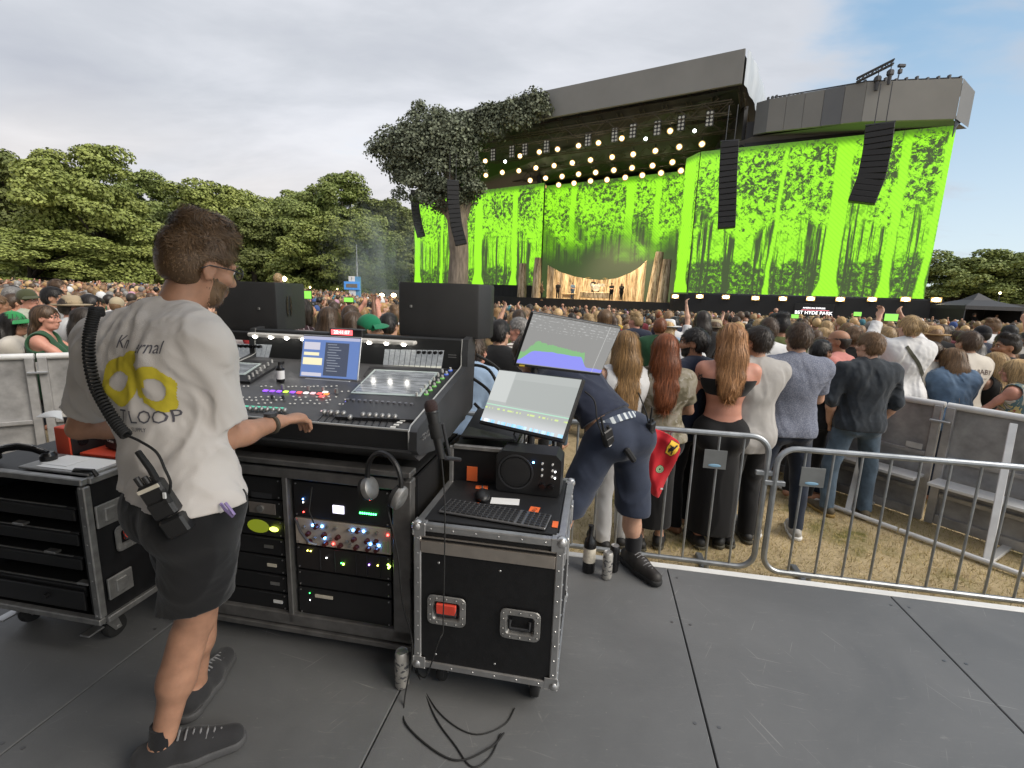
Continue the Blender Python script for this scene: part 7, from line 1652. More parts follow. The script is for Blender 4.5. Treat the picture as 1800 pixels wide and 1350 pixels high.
# ================================================================ BARRIERS
def crowd_barrier(label, u0, u1, v, zb, zt, plate_u, rz=0.0):
 root = gthing('crowd_barrier', label, 'barrier', u0, v, GROUND, 'steel crowd barriers at the platform edge', rz=rz); L = u1 - u0; z0, z1 = zb - GROUND, zt - GROUND; r = .12
 path = []
 for (cx, cz, t0) in ((L - r, z1 - r, 0), (r, z1 - r, 90), (r, z0 + r, 180), (L - r, z0 + r, 270)):
  for i in range(7): t = R(t0 + i * 15); path.append((cx + r * math.cos(t), 0, cz + r * math.sin(t)))
 k = MB(); k.tube(path, .0205, 10, closed=True); k.build('tube_frame', M_galv, root)
 n = int(L / .165)
 for i in range(1, n): x = L * i / n; k = MB(); k.cyl((x, 0, z0), (x, 0, z1), .0085, 8); k.build('upright_bar', M_galv, root)
 for x in (.32, L - .32): k = MB(); k.cyl((x, 0, z0), (x, 0, .03), .018, 8); k.box((x, 0, .016), (.05, .55, .03), .006); k.build('foot', M_galv, root)
 if plate_u is not None: k = MB(); k.box((plate_u, -.011, z1 - .19), (.155, .004, .14), .001); o = k.build('name_plate', mat('plate_grey', (.20, .21, .21), .5, metal=.4), root); k = MB(); k.ball((plate_u + .0, -.0145, z1 - .235), (.045, .002, .012), 14, 6); k.build('blue_mark', mat('pale_blue_mark', (.25, .45, .62), .6), o)
 for x in (0, L): k = MB(); k.box((x, 0, z1 - .26), (.14, .03, .035), .004); k.build('coupling', M_galv, root)
 return root
crowd_barrier('steel crowd barrier running off to the right edge', 1.31, 3.61, 3.475, -.30, .635, .235)
crowd_barrier('steel crowd barrier behind the bending technician', -1.08, 1.25, 3.50, -.30, .70, 1.98, rz=R(-.4))
M_mojo = mat('scuffed_aluminium', (.42, .41, .40), .5, metal=.5, var=.3, scale=5, bump=.15, bscale=60)
M_mojop = mat('barrier_sheet', (.30, .295, .29), .55, metal=.1, var=.4, scale=4, bump=.1, bscale=300)
def mojo(label, A, B, zt, inside, step=False, braces=True):
 A = np.array(A, float); B = np.array(B, float); d = B - A; L = np.linalg.norm(d); ang = math.atan2(d[1], d[0]); H = zt - GROUND; q = inside
 root = thing('stage_barrier', label, 'barrier', (A[0], A[1], GROUND), ang, 'aluminium stage barriers round the platform')
 k = MB(); k.tube([(0, 0, H), (L, 0, H)], .030, 12); k.build('top_rail', mat('bright_rail', (.68, .68, .67), .42, metal=.15, var=.1), root)
 k = MB(); k.box((L / 2, -.012 * q, H / 2 + .02), (L - .02, .006, H - .08)); k.build('sheet_panel', M_mojop, root)
 k = MB()
 for x in (.035, L - .035): k.box((x, .015 * q, H / 2), (.065, .045, H - .02), .005)
 for z in (.30, .66): k.box((L / 2, .012 * q, z), (L - .14, .035, .04), .004)
 k.box((L / 2, .01 * q, .06), (L - .14, .03, .09), .004); k.build('back_frame', M_mojo, root)
 k = MB(); k.box((.0, .05 * q, H - .15), (.15, .05, .02), .004); k.cyl((0, .05 * q, H - .14), (0, .05 * q, H - .05), .010, 8); k.build('clamp', M_alu, root)
 k = MB(); k.box((.16, .038 * q, .72), (.13, .004, .055), .001); k.build('name_plate', mat('plate_pale', (.5, .49, .46), .5), root)
 if braces:
  k = MB(); a = Vector((L * .55, .03 * q, H - .06)); b = Vector((L * .42, .52 * q, .04)); k.M = Matrix.Translation((a + b) / 2) @ (b - a).to_track_quat('Z', 'Y').to_matrix().to_4x4(); k.box((0, 0, 0), (.05, .05, (b - a).length), .004); k.build('brace', mat('bright_brace', (.70, .70, .69), .45, metal=.1, var=.12), root)
 k = MB(); k.tube([(0, .55 * q, .035), (L, .55 * q, .035)], .022, 10); k.box((L * .42, .28 * q, .02), (.06, .55, .03), .004); k.build('base_tube', MATS['bright_rail'], root)
 if step: k = MB(); k.box((L * .5, .15 * q, .45), (L - .08, .24, .03), .004); k.build('step_board', MATS['bright_rail'], root)
 return root
ML = np.array([4.296, 3.909]) - np.array([3.936, 4.505]); ML /= np.linalg.norm(ML); M0 = np.array([3.936, 4.505])
nm = ['aluminium stage barrier at the right edge of the photo', 'aluminium stage barrier with a white step, where a woman in denim leans', 'aluminium stage barrier behind the man in the dark shirt', 'aluminium stage barrier half hidden behind the man in jeans', 'far end aluminium stage barrier by the couple in pink']
for i in range(5): a = M0 + ML * (1.0 - i * 1.02 + .2); b = a - ML * 1.0; mojo(nm[i], a + ML * 0, b, .75 - .0 * i, 1, step=i < 2)
LD = np.array([-4.368, 4.569]) - np.array([-4.725, 4.344]); LD /= np.linalg.norm(LD); L0 = np.array([-4.725, 4.344])
nl = ['aluminium stage barrier cut by the left edge of the photo', 'aluminium stage barrier left of the engineer under the green vest', 'aluminium stage barrier hidden behind the engineer', 'aluminium stage barrier behind the left monitor speaker']
for i in range(4): a = L0 + LD * (-.62 + i * 1.02 - .15); mojo(nl[i], a, a + LD * 1.0, .89, -1, braces=False)

# ================================================================ PEOPLE NEAR THE PLATFORM
def stand(label, px, py, Y, facing=0.0, **kw):
 """place a figure by the top of its head in the photograph, at depth Y; facing in degrees to the right of straight ahead"""
 J = kw.pop('J', None); P = at_y(px, py, Y); up = kw.pop('hairtop', .015); H = P[2] - GROUND - up; zo = kw.pop('zoff', None); hmax = kw.pop('hmax', 1.9); hmin = kw.pop('hmin', 1.55)
 base = GROUND
 Hc = min(max(H, hmin), hmax); base = GROUND + (H - Hc)
 pk = {k_: kw.pop(k_) for k_ in ('fem', 'arms', 'lean', 'side', 'twist', 'hyaw', 'hpitch', 'build', 'legs') if k_ in kw}
 J = pose(Hc, **pk); hl = kw.pop('hairlen', None)
 if hl: J['hairlen'] = hl
 off = J['head']; c, s_ = math.cos(R(facing)), math.sin(R(facing)); ox, oy = off[0] * c + off[1] * s_, -off[0] * s_ + off[1] * c
 drop = Hc - (J['head'][2] + .115 * J['s'] ** .5); 
 root = thing('person', label, 'person', (P[0] - ox, P[1] - oy, base + max(drop, 0) * (1 if pk.get('lean', 0) > 8 else 0)), -R(facing), kw.pop('group', 'people standing near the platform'))
 parts = figure(root, J, kw.pop('skin', SKIN[1]), **kw); return root, J, parts
T_ = lambda kind, m, **k_: dict(kind=kind, m=m, **k_)
c_white = cloth('white_shirt', (.62, .62, .62)); c_slate = cloth('slate_denim', (.028, .034, .042), var=.25, scale=14); c_jean = cloth('blue_jeans', (.075, .11, .15), var=.3, scale=10); c_djean = cloth('dark_jeans', (.018, .025, .042), var=.3, scale=10)
c_black = cloth('black_cloth', (.010, .010, .011)); c_grey = cloth('pale_grey_cotton', (.36, .345, .33)); c_olive = cloth('olive_cloth', (.055, .060, .03)); c_pink = cloth('coral_cloth', (.50, .20, .175)); c_navy = cloth('navy_cloth', (.018, .023, .042)); c_denim = cloth('denim_jacket', (.085, .135, .21), var=.25, scale=9)
c_cream = cloth('cream_cloth', (.55, .51, .45)); c_oliveg = cloth('olive_green_tee', (.085, .10, .032)); c_lblue = cloth('light_blue_cloth', (.28, .38, .52)); c_green = cloth('bottle_green_vest', (.022, .075, .035)); c_red = cloth('red_cloth', (.5, .03, .03)); c_brown = cloth('brown_cloth', (.10, .06, .035))
shoe_w = dict(m=mat('grey_trainer', (.34, .33, .31), .6, var=.3, scale=25), sole=mat('white_sole', (.62, .62, .6), .6)); shoe_b = dict(m=mat('black_trainer', (.02, .02, .02), .6), sole=mat('black_sole', (.05, .045, .03), .7)); shoe_t = dict(m=mat('tan_trainer', (.10, .08, .05), .7), sole=mat('ochre_sole', (.28, .18, .05), .7))
def patmat(name, fn):
 m = bpy.data.materials.new(name); m.use_nodes = True; t = NT(m.node_tree); b = t.n['Principled BSDF']; b.inputs['Roughness'].default_value = .9; b.inputs['Specular IOR Level'].default_value = .15; t.put(b.inputs['Base Color'], fn(t, t.coord())); return m
def f_dots(t, c): v = t.voro(t.mapping(c, scale=(1, 1, 1)), 130); return t.mix(t.smooth(v, .25, .5), (.27, .28, .33), (.15, .165, .215))
def f_camo(t, c): n = t.noise(c, 9, 3, .6, .6); n2 = t.noise(t.mapping(c, loc=(4, 2, 1)), 14, 3, .6, .4); return t.mix(t.smooth(n2, .55, .6), t.ramp(n, [(.4, (.26, .235, .19)), (.5, (.19, .17, .12)), (.58, (.12, .105, .07))]), (.30, .28, .24))
def f_stripe(t, c): x, y, z = t.sep(c); return t.mix(t.math('GREATER_THAN', t.math('FRACT', t.math('MULTIPLY', z, 38)), .55), (.6, .57, .52), (.10, .07, .07))
def f_vstripe(t, c): n = t.noise(t.mapping(c, scale=(30, 8, 2)), 1.3, 2, .5); return t.ramp(n, [(.35, (.45, .40, .33)), (.45, (.10, .16, .18)), (.55, (.5, .42, .2)), (.65, (.32, .10, .09))], 'CONSTANT')
def f_plaid(t, c): x, y, z = t.sep(c); g = lambda q, f: t.math('LESS_THAN', t.math('FRACT', t.math('MULTIPLY', q, f)), .14); xx = t.math('ADD', x, t.math('MULTIPLY', y, .8)); return t.mix(t.math('MAXIMUM', g(xx, 18), g(z, 18)), (.055, .03, .035), (.42, .36, .36))
m_dots = patmat('dotted_blue_shirt', f_dots); m_camo = patmat('camouflage_top', f_camo); m_str = patmat('striped_top', f_stripe); m_vst = patmat('multicolour_stripe_top', f_vstripe); m_plaid = patmat('plaid_shirt', f_plaid)

r1, J1, p1 = stand('woman with long ginger hair in black bandeau top and long black skirt with tattooed arms', 1288, 566, 3.78, 12, fem=True, arms='front', hyaw=-12, hmax=1.9, hairlen=.38, skin=SKIN[4], top=T_('bandeau', c_black), bottom=T_('skirt', c_black, len=.13, flare=.19, rise=-.01), shoes=shoe_b, hair=('long', 'ginger'), vox=.0075, seed=21, nstr=5200, hi=True)
tat = mat('tattoo_ink', (.10, .07, .065), .6)
def tattoo(sd, t, seed, sz):
 r = random.Random(seed); J = J1; a, b = J['sh' + sd], J['el' + sd]
 if t > 1: a, b, t = J['el' + sd], J['wr' + sd], t - 1
 p = a + (b - a) * t; V, F_ = disc_flat(((lambda x, y: (abs(math.hypot(x, y * .8) - sz * .5) < sz * .16) or (abs(x + y * .4) < sz * .12) or math.sin(90 * x + seed) * math.sin(70 * y) > .72), (-sz, sz, -sz * 1.3, sz * 1.3)), .004)
 o = project('tattoo', V, F_, p1['body'], tat, p1['body'], p, (1, 0, 0), (0, 0, 1), (.15 if sd == 'L' else -.15, 1, 0), .0012)
for q in (('L', .25, 1, .030), ('L', .85, 2, .026), ('R', .75, 3, .028), ('L', .55, 5, .014)): tattoo(*q)
stand('man with side parted brown hair in blue dotted short sleeved shirt and dark jeans', 1407, 564, 4.0, 4, arms='front', build=1.05, skin=SKIN[0], top=T_('shirt', m_dots, sleeve=.78, hem=.87, ease=.016, wr=.007), bottom=T_('trousers', c_djean, len=.07), shoes=shoe_w, hair=('short', 'brown'), vox=.0078, seed=22, nstr=2200, hi=True, legs='wide')
stand('man with short fair hair in rolled sleeve dark slate shirt and blue jeans', 1533, 582, 4.45, 6, arms='pocket', build=1.12, hyaw=-28, skin=SKIN[0], top=T_('shirt', c_slate, sleeve=1.25, hem=.86, ease=.016, wr=.008), bottom=T_('trousers', c_jean, len=.07), shoes=shoe_t, hair=('short', 'light'), vox=.0078, seed=23, nstr=2000, hi=True, legs='wide', eyes=True)
stand('man with undercut dark hair in loose pale grey shirt beside the ginger haired woman', 1334, 570, 3.85, -6, arms='cross', hyaw=-22, skin=SKIN[0], top=T_('tee', c_grey, sleeve=.85, hem=.78, ease=.018, wr=.006), bottom=T_('trousers', c_black, len=.07, ease=.02), shoes=shoe_b, hair=('short', 'dark'), vox=.0085, seed=24, nstr=1500)
stand('woman with long auburn hair in camouflage patterned top', 1172, 585, 3.72, 6, fem=True, arms='front', hyaw=8, hmax=1.8, hairlen=.39, skin=SKIN[0], top=T_('tee', m_camo, sleeve=.7, hem=.93, ease=.018), bottom=T_('skirt', c_black, len=.2, flare=.17), shoes=shoe_b, hair=('long', 'auburn'), vox=.0085, seed=25, nstr=5000)
stand('woman with very long golden brown hair in white vest and white trousers', 1101, 580, 3.7, -4, fem=True, arms='down', hyaw=4, hmax=1.8, hairlen=.47, skin=SKIN[0], top=T_('tank', c_white, sleeve=0, hem=.93, ease=.012), bottom=T_('trousers', cloth('white_trousers', (.5, .5, .5)), len=.07), shoes=shoe_b, hair=('long', 'golden'), vox=.0085, seed=26, nstr=5200)
stand('bearded man with black hair in navy t-shirt looking left', 1222, 574, 4.05, -30, arms='down', hyaw=-40, skin=SKIN[2], top=T_('tee', c_navy, sleeve=.75, ease=.018), bottom=T_('trousers', c_black), hair=('short', 'black'), vox=.0085, seed=27, nstr=1500, eyes=True, beard='black')
rW, JW, pW = stand('person with blond pinned up hair in billowy white shirt holding up a phone', 1603, 553, 5.0, 8, fem=True, arms='raise', hyaw=-5, hmax=1.72, skin=SKIN[0], top=T_('shirt', c_white, sleeve=1.7, hem=.84, ease=.03, wr=.008), bottom=T_('trousers', c_olive, ease=.03), shoes=shoe_b, hair=('bun', 'blond'), vox=.009, seed=28, nstr=1800)
V = []; F_ = []
for i in range(31): t = i / 30; V += [(-.09 + .26 * t - .014, .16 - .36 * t - .012), (-.09 + .26 * t + .014, .16 - .36 * t + .012)]
F_ = [(2 * i, 2 * i + 1, 2 * i + 3, 2 * i + 2) for i in range(30)]
project('bag_strap', V, F_, pW['top'], cloth('olive_strap', (.05, .05, .035)), pW['top'], JW['chest'], (1, 0, 0), (0, 0, 1), (0, 1, 0), .006)
rD, JD, pD = stand('woman with wavy brown hair in blue denim jacket leaning on the barrier', 1676, 612, 5.0, 15, fem=True, arms='rail', lean=14, hyaw=-18, hmax=1.62, hairlen=.44, skin=SKIN[4], top=T_('shirt', c_denim, sleeve=1.2, ease=.03, wr=.008), bottom=T_('trousers', c_djean), hair=('long', 'light'), vox=.0085, seed=29, nstr=5200)
rB, JB, pB = stand('man with cropped dark hair in cream t-shirt with lettering across the back', 1706, 580, 5.1, -8, arms='down', hyaw=5, skin=SKIN[0], top=T_('tee', c_cream, sleeve=.8, ease=.022), bottom=T_('trousers', c_black), hair=('short', 'brown'), vox=.009, seed=30, nstr=1200)
ink2 = mat('brown_ink', (.10, .06, .05), .8)
for s_, sz, dy in (('DE BABY', .075, .075), ('international tour', .03, .005), ('one night only', .03, -.035)):
 V, F_ = text_flat(s_, sz); 
 project('back_print', [(x, y + dy - (x * x * .5 if dy > .05 else 0)) for x, y in V], F_, pB['top'], ink2, pB['top'], JB['chest'], (1, 0, 0), (0, 0, 1), (0, 1, 0), .003)
stand('woman with straight blond hair in black top near the right edge', 1752, 618, 5.1, -10, fem=True, arms='rail', hyaw=10, lean=6, hmax=1.62, hairlen=.40, skin=SKIN[0], top=T_('tank', c_black, ease=.012), bottom=T_('trousers', c_djean), hair=('long', 'blond'), vox=.009, seed=31, nstr=2000)
stand('woman with tied blond hair in striped multicolour top at the right edge', 1790, 632, 4.65, -20, fem=True, arms='rail', hyaw=-15, lean=12, hmax=1.58, hairlen=.36, skin=SKIN[4], top=T_('tank', m_vst, ease=.014), bottom=T_('trousers', c_black), hair=('long', 'blond'), vox=.009, seed=32, nstr=1800)
stand('man in open white shirt turning his head left behind the denim jacket', 1638, 598, 5.15, -20, arms='down', hyaw=-42, skin=SKIN[0], top=T_('shirt', c_cream, sleeve=1.2, ease=.02), bottom=T_('trousers', c_djean), hair=('crop', 'brown'), vox=.009, seed=33, nstr=1200, eyes=True)
stand('person in plain white t-shirt left of the blue dotted shirt', 1353, 556, 5.1, 10, arms='down', skin=SKIN[0], top=T_('tee', c_white, sleeve=.8), bottom=T_('trousers', c_djean), hair=('short', 'brown'), vox=.011, seed=34, nstr=1000)
rO, JO, pO = stand('person with bushy black hair in olive t-shirt with a black and white skeleton print', 1376, 551, 5.6, 14, arms='down', skin=SKIN[2], top=T_('tee', c_oliveg, sleeve=.8), bottom=T_('trousers', c_black), hair=('messy', 'black'), vox=.011, seed=35, nstr=1500)
V, F_ = disc_flat(((lambda x, y: x * x + y * y < .012), (-.13, .13, -.13, .13)), .01); project('dark_print', V, F_, pO['top'], c_black, pO['top'], JO['chest'] + A3(.06, 0, -.02), (1, 0, 0), (0, 0, 1), (0, 1, 0), .003)
V, F_ = disc_flat(((lambda x, y: abs(math.hypot(x, y) - .075) < .012 or (abs(x) < .045 and abs((y * 22) % 1 - .5) < .22 and abs(y) < .06) or abs(x - .01) < .008 and abs(y) < .07), (-.1, .1, -.1, .1)), .006); project('white_print', V, F_, pO['top'], M_paper, pO['top'], JO['chest'] + A3(.06, 0, -.02), (1, 0, 0), (0, 0, 1), (0, 1, 0), .006)
stand('balding man in coral pink top hugging someone beyond the blue dotted shirt', 1476, 577, 4.95, -35, arms='hug', hyaw=-25, skin=SKIN[2], top=T_('shirt', c_pink, sleeve=1.3), bottom=T_('trousers', c_djean), hair=('bald', 'dark'), vox=.0085, seed=36, nstr=500, eyes=True)
stand('dark haired person in black hooded top being hugged', 1447, 596, 4.75, 60, arms='hug', hyaw=10, hmax=1.65, fem=True, skin=SKIN[2], top=T_('shirt', c_black, sleeve=1.7, ease=.025), bottom=T_('trousers', c_black), hair=('short', 'black'), vox=.01, seed=37, nstr=800)
stand('person with tied brown hair in black top between the hugging couple and the white shirt', 1502, 572, 5.6, 5, fem=True, arms='down', skin=SKIN[0], top=T_('tee', c_black, sleeve=.7), bottom=T_('trousers', c_black), hair=('bun', 'light'), vox=.011, seed=38, nstr=800)
rH, JH, pH = stand('person in wide straw sun hat beyond the billowy white shirt', 1643, 567, 6.2, 5, arms='down', skin=SKIN[4], top=T_('tee', c_brown, sleeve=.8), bottom=T_('trousers', c_black), hair=('short', 'light'), hat=('hat', mat('straw', (.40, .26, .12), .8, var=.2, scale=40)), hairtop=.06, vox=.011, seed=39, nstr=500)
stand('man with curly dark hair looking sideways at the right edge', 1775, 588, 5.2, -30, arms='down', hyaw=-40, skin=SKIN[2], top=T_('tee', c_black, sleeve=.8), bottom=T_('trousers', c_black), hair=('messy', 'dark'), vox=.01, seed=40, nstr=1500, eyes=True)
# centre: between console and monitors
stand('man in bottle green cap and white shirt behind the console lamp bar', 650, 549, 4.45, 40, arms='down', hyaw=38, skin=SKIN[1], top=T_('shirt', c_white, sleeve=1.2, ease=.02), bottom=T_('trousers', c_djean), hair=('crop', 'brown'), hat=('cap', cloth('green_cap', (.012, .15, .07))), vox=.0075, seed=41, nstr=900, eyes=True, hairtop=.03)
stand('person with dark hair in black t-shirt right of the monitor speaker', 880, 560, 4.5, 18, arms='down', hyaw=15, skin=SKIN[0], top=T_('tee', c_black, sleeve=.8), bottom=T_('trousers', c_black), hair=('short', 'black'), vox=.009, seed=42, nstr=1500)
stand('older man in striped top looking left behind the sound graph screen', 912, 556, 4.9, -40, arms='down', hyaw=-45, skin=SKIN[4], top=T_('tee', m_str, sleeve=.8), bottom=T_('trousers', c_jean), hair=('short', 'grey'), vox=.009, seed=43, nstr=1000, eyes=True)
stand('person in light blue denim shirt bent down behind the end of the console', 838, 592, 3.9, 20, arms='down', lean=18, skin=SKIN[4], top=T_('shirt', c_lblue, sleeve=1.3, ease=.02), bottom=T_('trousers', c_jean), hair=('short', 'brown'), vox=.009, seed=44, nstr=800)
stand('person in brown plaid shirt holding up a phone beside the left monitor speaker', 530, 523, 4.6, 5, arms=('phone', 'phone'), hyaw=8, skin=SKIN[1], top=T_('shirt', m_plaid, sleeve=1.75, ease=.022), bottom=T_('trousers', c_djean), hair=('bob', 'dark'), vox=.009, seed=45, nstr=900, fem=True)
stand('woman with long brown hair behind the red clock', 578, 538, 4.4, 0, fem=True, arms='down', hyaw=-6, skin=SKIN[0], hairlen=.5, top=T_('tee', c_black, sleeve=.6), bottom=T_('trousers', c_djean), hair=('long', 'brown'), vox=.009, seed=46, nstr=2000)
stand('woman with dark brown hair in navy top behind the console left of the green cap', 622, 546, 4.75, 10, fem=True, arms='down', hyaw=12, skin=SKIN[0], hairlen=.44, top=T_('tee', c_navy, sleeve=.6), bottom=T_('trousers', c_djean), hair=('long', 'brown'), vox=.01, seed=47, nstr=1500)
stand('person in tan hooded coat right of the green cap', 684, 548, 4.8, 15, arms='down', skin=SKIN[0], top=T_('shirt', cloth('tan_coat', (.42, .30, .13)), sleeve=1.6, ease=.03), bottom=T_('trousers', c_djean), hair=('short', 'black'), vox=.01, seed=48, nstr=800)
# left
stand('woman with brown hair in bottle green vest with bare shoulder at the left barrier', 78, 534, 4.75, 60, fem=True, arms='rail', hyaw=15, skin=SKIN[4], hairlen=.34, top=T_('tank', c_green, ease=.014), bottom=T_('trousers', c_black), hair=('tail', 'brown'), vox=.008, seed=51, nstr=2000, eyes=True)
stand('person in bright green cap holding a drink at the left edge', 22, 545, 4.95, 50, fem=True, arms=('chin', 'front'), hyaw=20, skin=SKIN[1], hairlen=.3, top=T_('tee', c_cream, sleeve=.5), bottom=T_('trousers', c_jean), hair=('long', 'black'), hat=('cap', cloth('bright_green_cap', (.03, .22, .07))), hairtop=.03, vox=.0085, seed=52, nstr=1000, eyes=True)
stand('person in wide brimmed beige felt hat and white shirt left of the engineer', 123, 512, 5.5, 30, arms='down', hyaw=10, skin=SKIN[4], top=T_('shirt', c_white, sleeve=1.2), bottom=T_('trousers', c_djean), hair=('short', 'dark'), hat=('hat', mat('felt_beige', (.33, .26, .17), .85)), hairtop=.06, vox=.009, seed=53, nstr=800)
stand('man with thick black hair in pale grey shirt behind the green vest', 92, 502, 5.9, 40, arms='down', hyaw=30, skin=SKIN[1], top=T_('shirt', c_grey, sleeve=1.2), bottom=T_('trousers', c_djean), hair=('short', 'black'), vox=.009, seed=54, nstr=1500, eyes=True)
stand('man in olive baseball cap and pale shirt at far left', 46, 505, 6.3, 55, arms='down', hyaw=30, skin=SKIN[4], top=T_('shirt', cloth('pale_green_shirt', (.40, .42, .33)), sleeve=1.1), bottom=T_('trousers', c_djean), hair=('crop', 'brown'), hat=('cap', c_olive), hairtop=.03, vox=.01, seed=55, nstr=600, eyes=True)
stand('woman with long dark brown hair in navy top beside the engineer shoulder', 148, 540, 5.2, 45, fem=True, arms='down', hyaw=25, skin=SKIN[2], hairlen=.42, top=T_('tee', c_navy, sleeve=.7), bottom=T_('trousers', c_djean), hair=('long', 'dark'), vox=.009, seed=56, nstr=1800)
stand('tall man with brown hair looking right behind the beige felt hat', 100, 489, 7.2, 50, arms='down', hyaw=35, skin=SKIN[1], top=T_('tee', c_brown, sleeve=.8), bottom=T_('trousers', c_black), hair=('short', 'brown'), vox=.011, seed=57, nstr=1200, eyes=True)
stand('woman with dark hair and white vest between the felt hat and the engineer', 158, 516, 6.2, 30, fem=True, arms='down', hyaw=40, skin=SKIN[2], hairlen=.36, top=T_('tank', c_white), bottom=T_('trousers', c_djean), hair=('long', 'black'), vox=.01, seed=58, nstr=1200, eyes=True)
stand('fair haired child sitting high on shoulders behind the left monitor speaker', 489, 481, 9.5, 0, arms='down', hyaw=5, hmax=1.2, hmin=1.1, skin=SKIN[0], top=T_('tee', c_brown, sleeve=.8), bottom=T_('trousers', c_djean), hair=('short', 'blond'), vox=.012, seed=59, nstr=600)

# ---- the bending technician
tech = thing('person', 'technician bending over in navy polo, navy shorts and black boots with radios on the belt', 'person', (.62, 2.66, 0))
O2 = A3(.62, 2.66, 0); J = {}
put(J, O2, pel=(.62, 2.68, .84), waist=(.55, 2.74, .95), chest=(.39, 2.86, 1.09), neck=(.22, 2.97, 1.22), head=(.10, 3.06, 1.24), shR=(.42, 3.05, 1.17), shL=(.22, 2.75, 1.10), elR=(.30, 3.20, .93), wrR=(.12, 3.20, .78), elL=(.20, 2.80, .82), wrL=(.12, 3.0, .72),
 hipR=(.715, 2.71, .83), hipL=(.54, 2.64, .83), knR=(.745, 2.68, .42), knL=(.36, 2.62, .43), anR=(.775, 2.69, .10), anL=(.22, 2.50, .10), toeR=(.845, 2.55, .035), toeL=(.10, 2.42, .035))
J['tf'] = nrm((-.50, .45, -.72)); J['tr'] = nrm((.62, .78, 0)); J['pf'] = nrm((-.55, .62, -.25)); J['pr'] = nrm((.75, .65, 0)); J['tu'] = nrm(J['neck'] - J['pel']); J['hf'] = nrm((-.5, .5, -.6)); J['hr'] = nrm((.7, .7, 0)); J['hu'] = np.cross(J['hr'], J['hf'])
J['s'] = 1.03; J['fem'] = False; J['b'] = .98; J['hdR'] = nrm((-.5, 0, -.8)); J['hdL'] = nrm((-.4, .5, -.7)); J['curlR'] = J['curlL'] = .5
navy2 = cloth('navy_work_shorts', (.030, .038, .062), var=.2, scale=8)
tp = figure(tech, J, SKIN[0], T_('shirt', cloth('navy_polo', (.020, .025, .045)), sleeve=.7, hem=.965, ease=.014, wr=.006, hemn=nrm(J['pel'] - J['waist'])), T_('shorts', navy2, len=.37, ease=.012, wr=.008, rise=.03, cutn=(0, 0, -1)), dict(m=mat('worn_black_boot', (.025, .022, .02), .6, var=.4, scale=20), h=.05), ('short', 'brown'), vox=.0075, seed=61, nstr=500, hi=True)
for sd in 'RL': a = J['an' + sd]; k = MB(); k.tube([a + A3(0, 0, .02), a + A3(-.002, 0, .11)], [.05, .052], 14); k.build('sock', cloth('black_sock', (.014, .014, .016)), tech)
tu = nrm(J['waist'] - J['pel']); k = MB(); cb = J['pel'] + tu * .055; rt_ = J['pr']; fw = np.cross(tu, rt_); pts = [cb + rt_ * math.cos(t) * .186 + fw * math.sin(t) * .150 for t in np.linspace(0, 6.283, 41)[:-1]]
vs = []; 
for p in pts: vs += [tuple(p - tu * .02), tuple(p + tu * .02)]
k.add(vs, [(2 * i, (2 * i + 2) % 80, (2 * i + 3) % 80, 2 * i + 1) for i in range(40)])
def f_belt(t, c): x, y, z = t.sep(c); return t.mix(t.math('GREATER_THAN', t.math('SINE', t.math('MULTIPLY', t.math('ADD', x, t.math('MULTIPLY', y, 1.0)), 110)), .25), (.10, .12, .16), (.52, .56, .58))
k.build('patterned_belt', patmat('patterned_belt', f_belt), tech)
def radio(label, px, Y, rot, cat_='radio'):
 p = at_y(*px, Y); root = thing('belt_radio', label, cat_, p); k = MB().at((0, 0, 0), rot); k.box((0, 0, 0), (.062, .036, .11), .006); k.box((0, -.02, -.02), (.05, .006, .05), .003); k.build('radio_body', M_blackp, root)
 k = MB().at((0, 0, 0), rot); k.cyl((-.018, 0, .05), (-.018, 0, .15), .007, 8, .005); k.build('antenna', M_rubber, root); k = MB().at((0, 0, 0), rot); k.cyl((.014, 0, .05), (.014, 0, .07), .008, 10); k.build('knob', M_rubber, root)
 k = MB().at((0, 0, 0), rot); k.box((.0, -.0195, -.042), (.034, .004, .018), .001); k.build('name_strip', M_whitep, root); return root
radio('black radio on the left of the technician belt', (1068, 768), 2.50, (.2, -.45, .5)); radio('black radio on the right side of the technician belt', (1143, 757), 2.62, (.1, -.15, .9))
k = MB(); k.tube([cat([A3(*at_y(*q)) for q in ((1122, 690, 2.62), (1132, 715, 2.6), (1138, 735, 2.6), (1141, 750, 2.6))], i / 16) for i in range(17)], .004, 6); tag(k.build('radio_cord', M_rubber), 'black cord running up from the radio at the technician right side', 'cord')
k = MB(); k.tube([cat([A3(*at_y(*q)) for q in ((1028, 688, 2.50), (1045, 705, 2.47), (1050, 740, 2.45), (1060, 765, 2.46))], i / 16) for i in range(17)], .0045, 6); tag(k.build('radio_cord', M_rubber), 'black cord from the technician shoulder to the left belt radio', 'cord')
k = MB().at(at_y(1108, 800, 2.50), (0, .9, .3)); k.box((0, 0, 0), (.10, .03, .035), .01); tag(k.build('belt_pouch', M_black), 'small black tool pouch below the technician belt', 'pouch')
